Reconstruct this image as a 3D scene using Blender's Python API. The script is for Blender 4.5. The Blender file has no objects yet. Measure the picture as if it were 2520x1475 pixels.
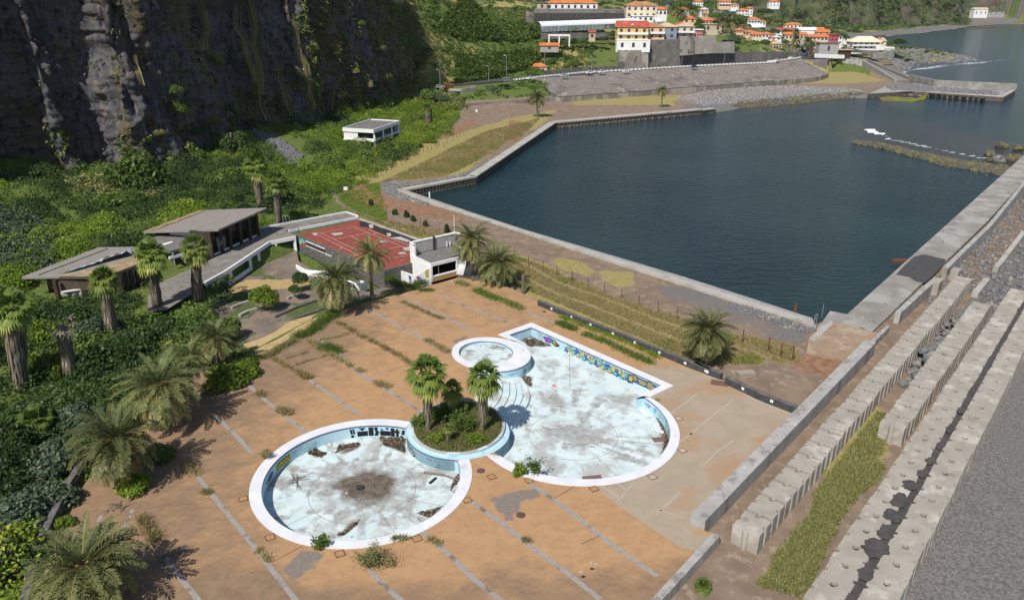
import bpy, math, random
import numpy as np
from mathutils import Vector
from mathutils.geometry import delaunay_2d_cdt
SC = bpy.context.scene
COL = SC.collection
RNG = np.random.default_rng(7)
random.seed(7)
PITCH, ROLL, CAMH, FPX = math.radians(21.9), math.radians(0.3), 42.0, 2400.0
cd = bpy.data.cameras.new("camera"); cam = bpy.data.objects.new("camera", cd); COL.objects.link(cam)
cam.location = (0, 0, CAMH)
cd.sensor_fit = 'HORIZONTAL'; cd.sensor_width = 36.0; cd.lens = 36.0 * FPX / 3300.0
cd.clip_start = 1.0; cd.clip_end = 12000.0
from mathutils import Matrix
cam.rotation_euler = (Matrix.Rotation(math.pi/2 - PITCH, 4, 'X') @ Matrix.Rotation(ROLL, 4, 'Z')).to_euler()
SC.camera = cam
SUN_AZ, SUN_EL = math.radians(63), math.radians(50)     # direction the light travels in plan (from +x), height
w = bpy.data.worlds.new("World"); SC.world = w; w.use_nodes = True
sk = w.node_tree.nodes.new('ShaderNodeTexSky'); sk.sky_type = 'NISHITA'; sk.sun_disc = False
sk.sun_elevation = SUN_EL
sx, sy = -math.cos(SUN_AZ), -math.sin(SUN_AZ)
sk.sun_rotation = math.atan2(sx, sy)
sk.air_density = 1.0; sk.dust_density = 0.6; sk.ozone_density = 1.2
bg = w.node_tree.nodes['Background']; bg.inputs[1].default_value = 0.10
w.node_tree.links.new(sk.outputs[0], bg.inputs[0])
sl = bpy.data.lights.new("sun", 'SUN'); sl.energy = 5.0; sl.angle = math.radians(0.5); sl.color = (1.0, 0.95, 0.87)
so = bpy.data.objects.new("sun", sl); COL.objects.link(so)
ld = Vector((math.cos(SUN_AZ)*math.cos(SUN_EL), math.sin(SUN_AZ)*math.cos(SUN_EL), -math.sin(SUN_EL)))
so.rotation_euler = ld.to_track_quat('-Z', 'Y').to_euler(); so.location = (-100, -150, 200)
SC.view_settings.view_transform = 'Standard'; SC.view_settings.look = 'None'
SC.view_settings.exposure = 0.12; SC.view_settings.gamma = 1.0
SRC = 2520.0/3300.0
FD = FPX*SRC
def _ray(px, py):
 u, v = px-1260.0, py-737.5
 c, s = math.cos(ROLL), math.sin(ROLL); u, v = c*u+s*v, -s*u+c*v
 return u, FD*math.cos(PITCH)-v*math.sin(PITCH), -FD*math.sin(PITCH)-v*math.cos(PITCH)
def A(px, py, z=0.0):
 u, dy, dz = _ray(px, py); t = (z-CAMH)/dz
 return (u*t, dy*t)
def A3(px, py, z=0.0):
 return A(px, py, z)+(z,)
def AD(px, py, Y):
 u, dy, dz = _ray(px, py); t = Y/dy
 return (u*t, Y, CAMH+dz*t)
def Z(ox, oy, s):
 return lambda x, y: ((ox+x/s)*SRC, (oy+y/s)*SRC)
def AS(a, s): return (.65*a+.76*s, .76*a-.65*s)
DIRA = math.atan2(.76, .65)
def _h(ix, iy, seed):
 n = (ix*374761393 + iy*668265263 + seed*362437) & 0x7fffffff
 n = ((n ^ (n >> 13))*1274126177) & 0x7fffffff
 return ((n ^ (n >> 16)) & 0xffff)/65535.0
def vnoise(x, y, seed=0):
 x = np.asarray(x, float); y = np.asarray(y, float)
 ix = np.floor(x).astype(np.int64); iy = np.floor(y).astype(np.int64)
 fx = x-ix; fy = y-iy; fx = fx*fx*(3-2*fx); fy = fy*fy*(3-2*fy)
 a = _h(ix, iy, seed); b = _h(ix+1, iy, seed); c = _h(ix, iy+1, seed); d = _h(ix+1, iy+1, seed)
 return (a*(1-fx)+b*fx)*(1-fy)+(c*(1-fx)+d*fx)*fy
def fbm(x, y, oct=4, seed=0):
 t = 0; amp = .5; tot = 0
 for i in range(oct):
  t = t+amp*vnoise(np.asarray(x)*2**i+i*17.3, np.asarray(y)*2**i+i*9.1, seed+i); tot += amp; amp *= .5
 return t/tot
def sstep(a, b, x):
 t = np.clip((np.asarray(x, float)-a)/(b-a), 0, 1); return t*t*(3-2*t)
def inpoly(x, y, P):
 x = np.asarray(x, float); y = np.asarray(y, float); r = np.zeros(x.shape, bool)
 n = len(P)
 for i in range(n):
  x1, y1 = P[i][:2]; x2, y2 = P[(i+1) % n][:2]
  if y1 == y2: continue
  c = ((y1 > y) != (y2 > y)) & (x < (x2-x1)*(y-y1)/(y2-y1)+x1)
  r ^= c
 return r
def dpoly(x, y, P, closed=False):
 x = np.asarray(x, float); y = np.asarray(y, float); d = np.full(x.shape, 1e9)
 n = len(P)
 for i in range(n if closed else n-1):
  x1, y1 = P[i][:2]; x2, y2 = P[(i+1) % n][:2]
  dx, dy = x2-x1, y2-y1; L = dx*dx+dy*dy+1e-12
  t = np.clip(((x-x1)*dx+(y-y1)*dy)/L, 0, 1)
  d = np.minimum(d, np.hypot(x-x1-t*dx, y-y1-t*dy))
 return d
MATS = {}
def mat(name, c1, c2=None, s=1.0, c3=None, s3=.3, t3=(.5, .62), c4=None, s4=2.0, t4=(.6, .7), rough=.9, bump=0.0, bs=None,
  masks=None, stretch=None, spec=.25, metal=0, st3=None, brick=None, trans=None):
 if name in MATS: return MATS[name]
 m = bpy.data.materials.new(name); m.use_nodes = True; MATS[name] = m
 nt = m.node_tree; N = nt.nodes; L = nt.links
 b = N['Principled BSDF']; b.inputs['Roughness'].default_value = rough; b.inputs['Metallic'].default_value = metal
 b.inputs['Specular IOR Level'].default_value = spec
 def rgba(c): return (c[0], c[1], c[2], 1)
 geo = N.new('ShaderNodeNewGeometry'); pos = geo.outputs['Position']
 def noise(sc, st=None, det=5, rough_=.6):
  n = N.new('ShaderNodeTexNoise'); n.inputs['Scale'].default_value = sc; n.inputs['Detail'].default_value = det
  n.inputs['Roughness'].default_value = rough_
  src = pos
  if st:
   mp = N.new('ShaderNodeMapping'); mp.inputs['Scale'].default_value = st[:3]
   if len(st) > 3: mp.inputs['Rotation'].default_value = (0, 0, st[3])
   L.new(pos, mp.inputs[0]); src = mp.outputs[0]
  L.new(src, n.inputs['Vector']); return n.outputs['Fac']
 def rng(f, a, bb):
  r = N.new('ShaderNodeMapRange'); r.inputs[1].default_value = a; r.inputs[2].default_value = bb; r.interpolation_type = 'SMOOTHSTEP'
  L.new(f, r.inputs[0]); return r.outputs[0]
 def mix(f, ca, cb):
  x = N.new('ShaderNodeMix'); x.data_type = 'RGBA'
  if hasattr(f, 'node'): L.new(f, x.inputs[0])
  else: x.inputs[0].default_value = f
  for c, k in ((ca, 6), (cb, 7)):
   if hasattr(c, 'node'): L.new(c, x.inputs[k])
   else: x.inputs[k].default_value = rgba(c)
  return x.outputs[2]
 col = None
 n1 = noise(s, stretch)
 col = mix(rng(n1, .32, .68), c1, c2 if c2 else tuple(v*.82 for v in c1))
 if c3: col = mix(rng(noise(s3, st3), *t3), col, c3)
 if brick:
  bt = N.new('ShaderNodeTexBrick'); bt.inputs['Scale'].default_value = brick[0]
  bt.inputs['Color1'].default_value = (1, 1, 1, 1); bt.inputs['Color2'].default_value = (.8, .8, .8, 1); bt.inputs['Mortar'].default_value = rgba((brick[1],)*3)
  bt.inputs['Mortar Size'].default_value = brick[2]
  mp = N.new('ShaderNodeMapping'); mp.inputs['Rotation'].default_value = brick[3] if len(brick) > 3 else (0, 0, 0); L.new(pos, mp.inputs[0]); L.new(mp.outputs[0], bt.inputs[0])
  x = N.new('ShaderNodeMix'); x.data_type = 'RGBA'; x.blend_type = 'MULTIPLY'; x.inputs[0].default_value = 1
  L.new(col, x.inputs[6]); L.new(bt.outputs[0], x.inputs[7]); col = x.outputs[2]
 if masks:
  at = N.new('ShaderNodeAttribute'); at.attribute_name = 'mask'
  sp = N.new('ShaderNodeSeparateColor'); L.new(at.outputs['Color'], sp.inputs[0])
  chans = [sp.outputs[0], sp.outputs[1], sp.outputs[2], at.outputs['Alpha']]
  for i, mk in enumerate(masks):
   if mk is None: continue
   ca, cb, ms = mk[:3]; soft = mk[3] if len(mk) > 3 else .7
   nn = noise(ms, None, 6, .7)
   ad = N.new('ShaderNodeMath'); ad.operation = 'MULTIPLY_ADD'; L.new(nn, ad.inputs[0]); ad.inputs[1].default_value = soft; L.new(chans[i], ad.inputs[2])
   f = rng(ad.outputs[0], .5+soft*.28, .5+soft*.72)
   cc = mix(rng(noise(ms*1.7+.13, None, 6, .65), .35, .65), ca, cb)
   col = mix(f, col, cc)
 if c4: col = mix(rng(noise(s4), *t4), col, c4)
 L.new(col, b.inputs['Base Color'])
 if bump:
  bm = N.new('ShaderNodeBump'); bm.inputs['Strength'].default_value = 1.0; bm.inputs['Distance'].default_value = bump
  L.new(noise(bs or s*4, None, 8, .7), bm.inputs['Height']); L.new(bm.outputs[0], b.inputs['Normal'])
 return m
def leafmat(name, dark, light, third=None, tr=.3):
 """foliage: each leaf face carries its own random tint, light passes through a little"""
 if name in MATS: return MATS[name]
 m = bpy.data.materials.new(name); m.use_nodes = True; MATS[name] = m
 nt = m.node_tree; N = nt.nodes; L = nt.links
 for n in list(N):
  if n.type == 'BSDF_PRINCIPLED': N.remove(n)
 at = N.new('ShaderNodeAttribute'); at.attribute_name = 'tint'
 oi = N.new('ShaderNodeObjectInfo')
 r = N.new('ShaderNodeValToRGB'); e = r.color_ramp.elements
 e[0].position = .1; e[0].color = (*dark, 1); e[1].position = .8; e[1].color = (*light, 1)
 if third: k = e.new(.97); k.color = (*third, 1)
 L.new(at.outputs['Fac'], r.inputs[0])
 hs = N.new('ShaderNodeHueSaturation'); mr = N.new('ShaderNodeMapRange'); mr.inputs[3].default_value = .8; mr.inputs[4].default_value = 1.2
 L.new(oi.outputs['Random'], mr.inputs[0]); L.new(mr.outputs[0], hs.inputs['Value']); L.new(r.outputs[0], hs.inputs['Color'])
 d = N.new('ShaderNodeBsdfDiffuse'); t = N.new('ShaderNodeBsdfTranslucent'); g = N.new('ShaderNodeBsdfGlossy'); g.inputs['Roughness'].default_value = .45
 L.new(hs.outputs[0], d.inputs[0]); L.new(hs.outputs[0], t.inputs[0])
 x = N.new('ShaderNodeMixShader'); x.inputs[0].default_value = tr; L.new(d.outputs[0], x.inputs[1]); L.new(t.outputs[0], x.inputs[2])
 y = N.new('ShaderNodeMixShader'); y.inputs[0].default_value = .012; L.new(x.outputs[0], y.inputs[1]); L.new(g.outputs[0], y.inputs[2])
 L.new(y.outputs[0], N['Material Output'].inputs[0])
 return m
def tag(o, label=None, cat=None, group=None, kind=None):
 if label: o['label'] = label
 if cat: o['category'] = cat
 if group: o['group'] = group
 if kind: o['kind'] = kind
 return o
def wl(o):
 v = Vector((0, 0, 0))
 while o is not None: v = v+o.location; o = o.parent
 return v
def empty(name, loc, label=None, cat=None, group=None):
 o = bpy.data.objects.new(name, None); COL.objects.link(o); o.location = loc; o.empty_display_size = .3
 return tag(o, label, cat, group)
def mesh_np(name, V, Fq, mats, parent=None, tint=None, mask=None, smooth=False, midx=None, origin=None):
 """V n x 3 (world), Fq m x k faces of one size, or a list of such arrays"""
 V = np.asarray(V, np.float32)
 Fs = Fq if isinstance(Fq, list) else [Fq]
 Fs = [np.asarray(f, np.int32) for f in Fs if len(f)]
 me = bpy.data.meshes.new(name)
 base = wl(parent) if parent is not None else Vector(origin if origin is not None else (0, 0, 0))
 V = V-np.array(base, np.float32)
 me.vertices.add(len(V)); me.vertices.foreach_set('co', V.ravel())
 nl = sum(f.size for f in Fs); nf = sum(len(f) for f in Fs)
 me.loops.add(nl); me.polygons.add(nf)
 me.loops.foreach_set('vertex_index', np.concatenate([f.ravel() for f in Fs]))
 tot = np.concatenate([np.full(len(f), f.shape[1], np.int32) for f in Fs])
 me.polygons.foreach_set('loop_start', np.concatenate([[0], np.cumsum(tot)[:-1]]).astype(np.int32))
 me.polygons.foreach_set('loop_total', tot)
 if midx is not None: me.polygons.foreach_set('material_index', np.asarray(midx, np.int32))
 me.update(calc_edges=True)
 if smooth: me.polygons.foreach_set('use_smooth', np.ones(nf, bool))
 if tint is not None:
  a = me.attributes.new('tint', 'FLOAT', 'FACE'); a.data.foreach_set('value', np.asarray(tint, np.float32))
 if mask is not None:
  a = me.attributes.new('mask', 'FLOAT_COLOR', 'POINT'); a.data.foreach_set('color', np.asarray(mask, np.float32).ravel())
 for m in (mats if isinstance(mats, (list, tuple)) else [mats]): me.materials.append(m)
 o = bpy.data.objects.new(name, me); COL.objects.link(o)
 if parent is not None: o.parent = parent
 else: o.location = base
 return o
class MB:
 def __init__(s): s.v = []; s.f = []; s.m = []; s.k = 0
 def add(s, vs, fs, k=None):
  n = len(s.v); s.v += [tuple(p) for p in vs]; s.f += [[i+n for i in f] for f in fs]; s.m += [s.k if k is None else k]*len(fs); return s
 def box(s, x, y, z, sx, sy, sz, r=0.0, k=None):
  """centre x, y, bottom z"""
  c, q = math.cos(r), math.sin(r); P = []
  for zz in (z, z+sz):
   for ax, ay in ((-1, -1), (1, -1), (1, 1), (-1, 1)):
    dx, dy = ax*sx/2, ay*sy/2; P.append((x+dx*c-dy*q, y+dx*q+dy*c, zz))
  return s.add(P, [(3, 2, 1, 0), (4, 5, 6, 7), (0, 1, 5, 4), (1, 2, 6, 5), (2, 3, 7, 6), (3, 0, 4, 7)], k)
 def prism(s, P, z0, z1, k=None, kt=None):
  """P ring of (x, y) or (x, y, ztop); z0 bottom"""
  ar = sum(P[i][0]*P[(i+1) % len(P)][1]-P[(i+1) % len(P)][0]*P[i][1] for i in range(len(P)))
  if ar < 0: P = list(P)[::-1]
  n = len(P); b = [(p[0], p[1], z0) for p in P]; t = [(p[0], p[1], p[2] if len(p) > 2 else z1) for p in P]
  s.add(b+t, [list(range(n))[::-1]]+[(i, (i+1) % n, n+(i+1) % n, n+i) for i in range(n)], k)
  m = len(s.v)-n; s.f.append([m+i for i in range(n)]); s.m.append(s.k if kt is None and k is None else (kt if kt is not None else k)); return s
 def ribbon(s, path, wd, z0, z1, k=None, side=0):
  """a wall along path; wd thickness; side 0 centred, 1 to the left, -1 to the right of travel; z1 number or list"""
  n = len(path); L = []; Rr = []
  for i, p in enumerate(path):
   a = path[max(i-1, 0)]; b = path[min(i+1, n-1)]
   dx, dy = b[0]-a[0], b[1]-a[1]; l = math.hypot(dx, dy) or 1; nx, ny = -dy/l, dx/l
   o1 = wd*(.5+.5*side); o2 = wd*(.5-.5*side)
   L.append((p[0]+nx*o1, p[1]+ny*o1)); Rr.append((p[0]-nx*o2, p[1]-ny*o2))
  zt = z1 if hasattr(z1, '__len__') else [z1]*n; zb = z0 if hasattr(z0, '__len__') else [z0]*n
  V = []
  for i in range(n): V += [(*Rr[i], zb[i]), (*L[i], zb[i]), (*L[i], zt[i]), (*Rr[i], zt[i])]
  F_ = [(0, 1, 2, 3), (4*n-1, 4*n-2, 4*n-3, 4*n-4)]
  for i in range(n-1):
   for j in range(4):
    a0, a1 = 4*i+j, 4*i+(j+1) % 4; F_.append((a1, a0, a0+4, a1+4))
  return s.add(V, F_, k)
 def tube(s, path, rad, n=6, k=None, cap=True):
  m = len(path); rad = rad if hasattr(rad, '__len__') else [rad]*m; V = []; F_ = []
  up = Vector((0, 0, 1))
  for i, p in enumerate(path):
   t = (Vector(path[min(i+1, m-1)])-Vector(path[max(i-1, 0)])).normalized()
   a = t.cross(Vector((0, 1, 0)) if abs(t.z) > .9 else up).normalized(); b = t.cross(a)
   for j in range(n):
    q = 2*math.pi*j/n; V.append(Vector(p)+(a*math.cos(q)+b*math.sin(q))*rad[i])
  for i in range(m-1):
   for j in range(n): F_.append((i*n+j, i*n+(j+1) % n, (i+1)*n+(j+1) % n, (i+1)*n+j))
  if cap: F_ += [list(range(n))[::-1], [(m-1)*n+j for j in range(n)]]
  return s.add(V, F_, k)
 def quad(s, a, b, c, d, k=None): return s.add([a, b, c, d], [(0, 1, 2, 3)], k)
 def build(s, name, mats, parent=None, smooth=False, origin=None):
  me = bpy.data.meshes.new(name)
  if parent is not None: base = wl(parent)
  elif origin is not None: base = Vector(origin)
  else:
   a = np.array(s.v); lo = a.min(0); hi = a.max(0); base = Vector(((lo[0]+hi[0])/2, (lo[1]+hi[1])/2, lo[2]))
  me.from_pydata([Vector(p)-base for p in s.v], [], s.f)
  me.polygons.foreach_set('material_index', s.m)
  if smooth: me.polygons.foreach_set('use_smooth', [True]*len(s.f))
  for m in (mats if isinstance(mats, (list, tuple)) else [mats]): me.materials.append(m)
  me.update()
  o = bpy.data.objects.new(name, me); COL.objects.link(o)
  if parent is not None: o.parent = parent
  else: o.location = base
  return o
def copy_tree(o, parent=None):
 c = o.copy(); COL.objects.link(c)
 if parent is not None: c.parent = parent
 for ch in list(o.children): copy_tree(ch, c)
 return c
def cdt_sheet(outer, holes, spacing, jitter=.25):
 """triangulated area with inner points; returns verts (n,2), tris"""
 P = [tuple(p[:2]) for p in outer]
 def dens(ring):
  r = []
  for i in range(len(ring)):
   a = ring[i]; b = ring[(i+1) % len(ring)]; n = max(1, int(math.hypot(b[0]-a[0], b[1]-a[1])/spacing))
   r += [(a[0]+(b[0]-a[0])*k/n, a[1]+(b[1]-a[1])*k/n) for k in range(n)]
  return r
 rings = [dens(P)]+[dens([tuple(q[:2]) for q in h]) for h in holes]
 a = np.array(rings[0]); lo, hi = a.min(0), a.max(0)
 gx, gy = np.meshgrid(np.arange(lo[0], hi[0], spacing), np.arange(lo[1], hi[1], spacing))
 gx = gx.ravel(); gy = gy.ravel()
 gx = gx+RNG.uniform(-jitter, jitter, gx.shape)*spacing; gy = gy+RNG.uniform(-jitter, jitter, gy.shape)*spacing
 ok = inpoly(gx, gy, rings[0])
 for h in rings[1:]: ok &= ~inpoly(gx, gy, h)
 for h in rings: ok &= dpoly(gx, gy, h, True) > spacing*.4
 pts = []; edges = []
 for h in rings:
  n0 = len(pts); pts += h; edges += [(n0+i, n0+(i+1) % len(h)) for i in range(len(h))]
 pts += list(zip(gx[ok], gy[ok]))
 r = delaunay_2d_cdt([Vector(p) for p in pts], edges, [], 0, 1e-5)
 V = np.array([(v.x, v.y) for v in r[0]]); T = np.array([list(f) for f in r[2] if len(f) == 3])
 c = V[T].mean(1); ok = inpoly(c[:, 0], c[:, 1], rings[0])
 for h in rings[1:]: ok &= ~inpoly(c[:, 0], c[:, 1], h)
 T = T[ok]; T = T[np.unique(np.sort(T, 1), axis=0, return_index=True)[1]]
 e1 = V[T[:, 1]]-V[T[:, 0]]; e2 = V[T[:, 2]]-V[T[:, 0]]
 fl = (e1[:, 0]*e2[:, 1]-e1[:, 1]*e2[:, 0]) < 0; T[fl] = T[fl][:, ::-1]
 return V, T
def sheet(name, outer, z, m, holes=(), spacing=2.0, mask=None, kind='structure', parent=None, smooth=False):
 V, T = cdt_sheet(outer, holes, spacing)
 zz = z(V[:, 0], V[:, 1]) if callable(z) else np.full(len(V), z)
 mk = mask(V[:, 0], V[:, 1]) if mask else None
 o = mesh_np(name, np.c_[V, zz], T, m, parent=parent, mask=mk, smooth=smooth)
 if kind: o['kind'] = kind
 return o
def arc(cx, cy, r, a0, a1, n=40):
 return [(cx+r*math.cos(math.radians(a0+(a1-a0)*i/n)), cy+r*math.sin(math.radians(a0+(a1-a0)*i/n))) for i in range(n+1)]
def catmull(P, n=6, closed=False):
 P = [np.array(p, float) for p in P]; m = len(P); out = []
 for i in range(m if closed else m-1):
  p0 = P[(i-1) % m] if closed or i > 0 else P[0]; p1 = P[i]; p2 = P[(i+1) % m]; p3 = P[(i+2) % m] if closed or i+2 < m else P[-1]
  for k in range(n):
   t = k/n; out.append(tuple(.5*((2*p1)+(-p0+p2)*t+(2*p0-5*p1+4*p2-p3)*t*t+(-p0+3*p1-3*p2+p3)*t**3)))
 if not closed: out.append(tuple(P[-1]))
 return out
def fit_ellipse(pts, n=72):
 a = np.array(pts, float); c = a.mean(0); q = a-c
 M_ = np.c_[q[:, 0]**2, q[:, 0]*q[:, 1], q[:, 1]**2, q[:, 0], q[:, 1]]
 k = np.linalg.lstsq(M_, np.ones(len(q)), rcond=None)[0]
 Q = np.array([[k[0], k[1]/2], [k[1]/2, k[2]]]); ctr = np.linalg.solve(-2*Q, k[3:5])
 w_, U = np.linalg.eigh(Q/(1+ctr@Q@ctr)); r = 1/np.sqrt(w_)
 t = np.linspace(0, 2*np.pi, n, endpoint=False)
 E = (U@np.stack([r[0]*np.cos(t), r[1]*np.sin(t)])).T+ctr+c
 if np.cross(E[1]-E[0], E[2]-E[1]) < 0: E = E[::-1]
 return [tuple(p) for p in E], tuple(ctr+c), r
# ================================================================== SETTING: ground, sea, quays
ZS, ZL, ZO = -2.6, -0.8, -1.3
q1 = Z(1150, 540, 3.15); q2 = Z(2700, 220, 4.2); q3 = Z(1700, 320, 2.52); q4 = Z(3050, 480, 3.512); b1 = Z(50, 640, 4.214); b2 = Z(440, 640, 4.098)
r2 = Z(900, 0, 3.139); r3 = Z(1600, 0, 2.8); r4 = Z(2400, 0, 2.458); r4b = Z(2480, 80, 4.916); r5a = Z(0, 500, 2.52); r6 = Z(900, 400, 2.52)
r6b = Z(2000, 1000, 2.95); r6c = Z(1250, 680, 4.916); r7 = Z(1800, 600, 2.52); r8 = Z(2500, 500, 2.459); r8b = Z(2600, 850, 3.277)
k5 = Z(1300, 950, 2.269); k1 = Z(780, 1320, 3.2075); k2 = Z(1150, 1320, 3.2075); k3 = Z(1400, 1020, 5.2675); k4 = Z(1550, 1300, 3.6)
r7b = Z(2100, 1300, 2.1); r8c = Z(1000, 1500, 2.1); g1 = Z(0, 850, 2.682); g2 = Z(0, 1350, 2.52); g3 = Z(700, 850, 2.52)
def pts(f, L, z=0.0): return [A(*f(x, y), z) for x, y in L]
QA = pts(q1, [(500, 222), (760, 310), (1200, 458), (1700, 620), (2520, 862)], -.6)+pts(r7, [(1000, 722), (1500, 880), (2062, 1062)], -.6)
c2, c3 = A(2085, 772, -.6), A(2499, 400, -.6)
PLAT = [A(2020, 772, -.6), A(2043, 764, -.6)]
PIERB = [A(*r4(1320, 600), ZS), A(*r4(1510, 645), ZS), A(*r4(2150, 710), ZS)]
PIERF = [A(*q2(x, y), -.6) for x, y in ((2400, 300), (2392, 312), (2245, 394), (1235, 328), (960, 310), (520, 340), (405, 348))]
BEACH = [A(*r4(x, y), ZS) for x, y in ((800, 778), (600, 795), (400, 815), (150, 838), (0, 852))]+[A(1800, 272, ZS)]
HEADN = [A(*r4(x, y), ZS) for x, y in ((2100, 482), (2020, 476), (1900, 492), (1750, 505), (1600, 517), (1430, 540), (1300, 557), (1262, 575))]
HEADB = [A(*r4(x, y), ZS) for x, y in ((1030, 298), (1160, 345), (1270, 366), (1550, 376), (1800, 420), (1960, 452))]
FARC = [A(*r4(x, y), ZS) for x, y in ((2260, 193), (2060, 190), (1780, 208), (1770, 216), (1690, 223), (1560, 238), (1400, 259), (1250, 272), (1110, 285), (1000, 290))]
QD = pts(q3, [(1530, 66), (1425, 80), (232, 186)], -.6); QC = [QD[-1], A(*q1(1215, 86), -.6)]; QB = [QC[-1], QA[0]]
SEAP = QA+PLAT+[c2, c3, AS(300, -26.5), AS(303, -13), AS(230, 8), AS(120, 30), AS(10, 34), (60, -30), (4500, -30), (4500, 1500)]+FARC+HEADB+HEADN+PIERB+PIERF+BEACH+QD[:2]+QC[:1]+QB[:1]
SEAP = [tuple(p) for p in SEAP]
BEACHLINES = [BEACH, HEADN, HEADB, FARC]
CTRL = []
for p in ((1500, 850), (1300, 650), (1900, 1000), (1000, 500), (1200, 380), (1330, 290), (1600, 262), (1850, 225), (2080, 205), (1400, 700), (880, 520), (1700, 800), (2200, 235), (2400, 240), (1150, 270), (1000, 400)): CTRL.append(A3(*p, ZL))
for p in ((1960, 235), (1750, 255)): CTRL.append(A3(*p, -1.4))
for p in ((0, 70), (-20, 100), (20, 60), (-30, 55), (5, 85), (-8, 118), (0, 40), (25, 78), (-25, 45)): CTRL.append((p[0], p[1], -.6))
for x, y, z in ((-46, 62, .3), (-55, 85, .5), (-45, 105, .5), (-70, 85, .8), (-62, 115, .9), (-40, 125, .6), (-30, 120, .3), (-82, 132, 1.4), (-95, 160, 2.4), (-70, 165, 1.3), (-52, 165, .2), (-78, 212, 2.4),
    (-58, 232, 1.6), (-62, 250, 2.2), (-46, 215, .2), (-118, 178, 3), (-150, 100, 4), (-120, 60, 2), (-60, 30, 1), (-36, 195, -.5), (-50, 300, 3), (-44, 330, 3.5), (-30, 300, .5), (-22, 315, 1.2)): CTRL.append((x, y, z))
for x, y in ((60, 40), (40, 30), (100, 100), (80, 110), (150, 190), (60, 70), (25, 35)): CTRL.append((x, y, ZO))
ROADP = [(985, 222, 5.0), (1070, 215, 5.5), (1165, 208, 5.5), (1300, 195, 6.0), (1500, 179, 6.5), (1700, 166, 7.0), (1850, 157, 7.3), (1960, 148, 7.5), (2010, 143, 7.6)]
ROAD = [A3(*p) for p in ROADP]
for p in ROAD: CTRL.append(p); CTRL.append((p[0]-6, p[1]+11, p[2]))
RDC = [(p[0]-2.6, p[1]+5.2) for p in ROAD]
REVP = [A(*r3(x, y), z) for x, y, z in ((430, 705, 5.9), (800, 668, 6.2), (1300, 642, 6.6), (1800, 613, 7.0), (2240, 592, 7.3), (2520, 578, 7.5))]+[A(*r4(180, 500), 7.7), A(*r4(330, 485), 7.8), A(*r4(440, 468), 7.9)]+[A(*r4(x, y), z) for x, y, z in ((640, 590, 1.6), (560, 616, 1.3), (130, 655, 1.1))]+[A(*r3(x, y), z) for x, y, z in ((2100, 770, 1.0), (1580, 806, 1.0), (1250, 836, 1.0), (560, 884, 1.0), (450, 815, 2.2))]
FLATP = [A(1140, 258, -.8), A(1185, 300, -.8), A(1365, 290, -.8), A(1755, 262, -.8), A(2080, 245, -.8)]+[A(*r4(x, y), -.8) for x, y in ((1190, 650), (925, 565), (718, 560))]+[(221.5, 534), (201.3, 500), (188, 499)]+[A(*r4(x, y), -.8) for x, y in ((560, 640), (130, 665))]
CARP_ = [(185.5, 507), (201, 500.8), (222, 540), (242, 575), (215, 595), (192, 545)]
FLATP += [A(*r3(x, y), -.8) for x, y in ((2100, 790), (1580, 835), (1250, 865), (560, 912), (290, 925))]+[A(*r2(x, y), -.8) for x, y in ((2340, 1060), (1960, 1100))]
_ry = [A3(*p)[1] for p in ROADP]; _rp = [p[0] for p in ROADP]
def YS(px, Y):
 old = np.interp(px, [1369, 1456, 1549, 1625, 1740, 1835, 1936, 2002], [374, 381, 391, 399, 410, 424, 455, 490]); sh = np.interp(px, _rp, _ry)+11-old
 return Y+float(sh)*(1-float(sstep(520, 800, Y)))
def ADV(px, py, Y): return AD(px, py, YS(px, Y))
for p in ((1100, 165, 385), (1180, 150, 400), (1260, 150, 400), (1330, 165, 398), (1120, 80, 420), (1200, 60, 440), (1300, 105, 425), (1090, 0, 450), (1200, -5, 480), (1300, 30, 480), (1330, -20, 530), (1060, 120, 380), (1040, 60, 400),
  (1400, 120, 410), (1480, 140, 408), (1420, 75, 440), (1350, 60, 450), (1500, 55, 450), (1640, 60, 460), (1350, 26, 470), (1470, 26, 470), (1560, 40, 462), (1660, 42, 480), (1600, 92, 425), (1750, 95, 440), (1880, 110, 470),
  (1620, -20, 900), (1480, -20, 700), (1750, -15, 1000), (1900, 90, 560), (1860, 60, 700), (1800, 40, 800), (1780, 70, 560), (1700, 75, 490),
  (2000, 112, 620), (2060, 118, 610), (2150, 118, 620), (2010, 95, 720), (1930, 70, 850), (2080, 95, 900), (1960, 125, 560),
  (1900, 35, 1000), (2000, 60, 1100), (1950, -20, 1250), (2060, -20, 1330), (2200, -15, 1400), (2350, -15, 1530), (2500, -10, 1800), (2120, 30, 1280), (2260, 30, 1380),
  (2250, 125, 640), (2330, 130, 650), (2200, 150, 600)): CTRL.append(ADV(*p))
for x, y, z in ((0, 600, 110), (150, 900, 150), (300, 1300, 200), (600, 1600, 190), (900, 1900, 210), (1300, 2100, 200), (-100, 500, 110), (2500, 2600, 200), (-300, 900, 250), (0, 1800, 300), (-80, 430, 70)): CTRL.append((x, y, z))
CTRL = np.array(CTRL, float)
_d = np.hypot(CTRL[:, None, 0]-CTRL[None, :, 0], CTRL[:, None, 1]-CTRL[None, :, 1])
_n = len(CTRL); _M = np.zeros((_n+1, _n+1)); _M[:_n, :_n] = _d-np.eye(_n)*.5; _M[:_n, _n] = 1; _M[_n, :_n] = 1
_w = np.linalg.solve(_M, np.r_[CTRL[:, 2], 0])
def land_z(x, y):
 x = np.atleast_1d(np.asarray(x, float)); y = np.atleast_1d(np.asarray(y, float)); o = np.empty(x.size); xf, yf = x.ravel(), y.ravel()
 for i in range(0, x.size, 40000):
  o[i:i+40000] = np.hypot(xf[i:i+40000, None]-CTRL[:, 0], yf[i:i+40000, None]-CTRL[:, 1])@_w[:_n]+_w[_n]
 return o.reshape(x.shape)
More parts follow.
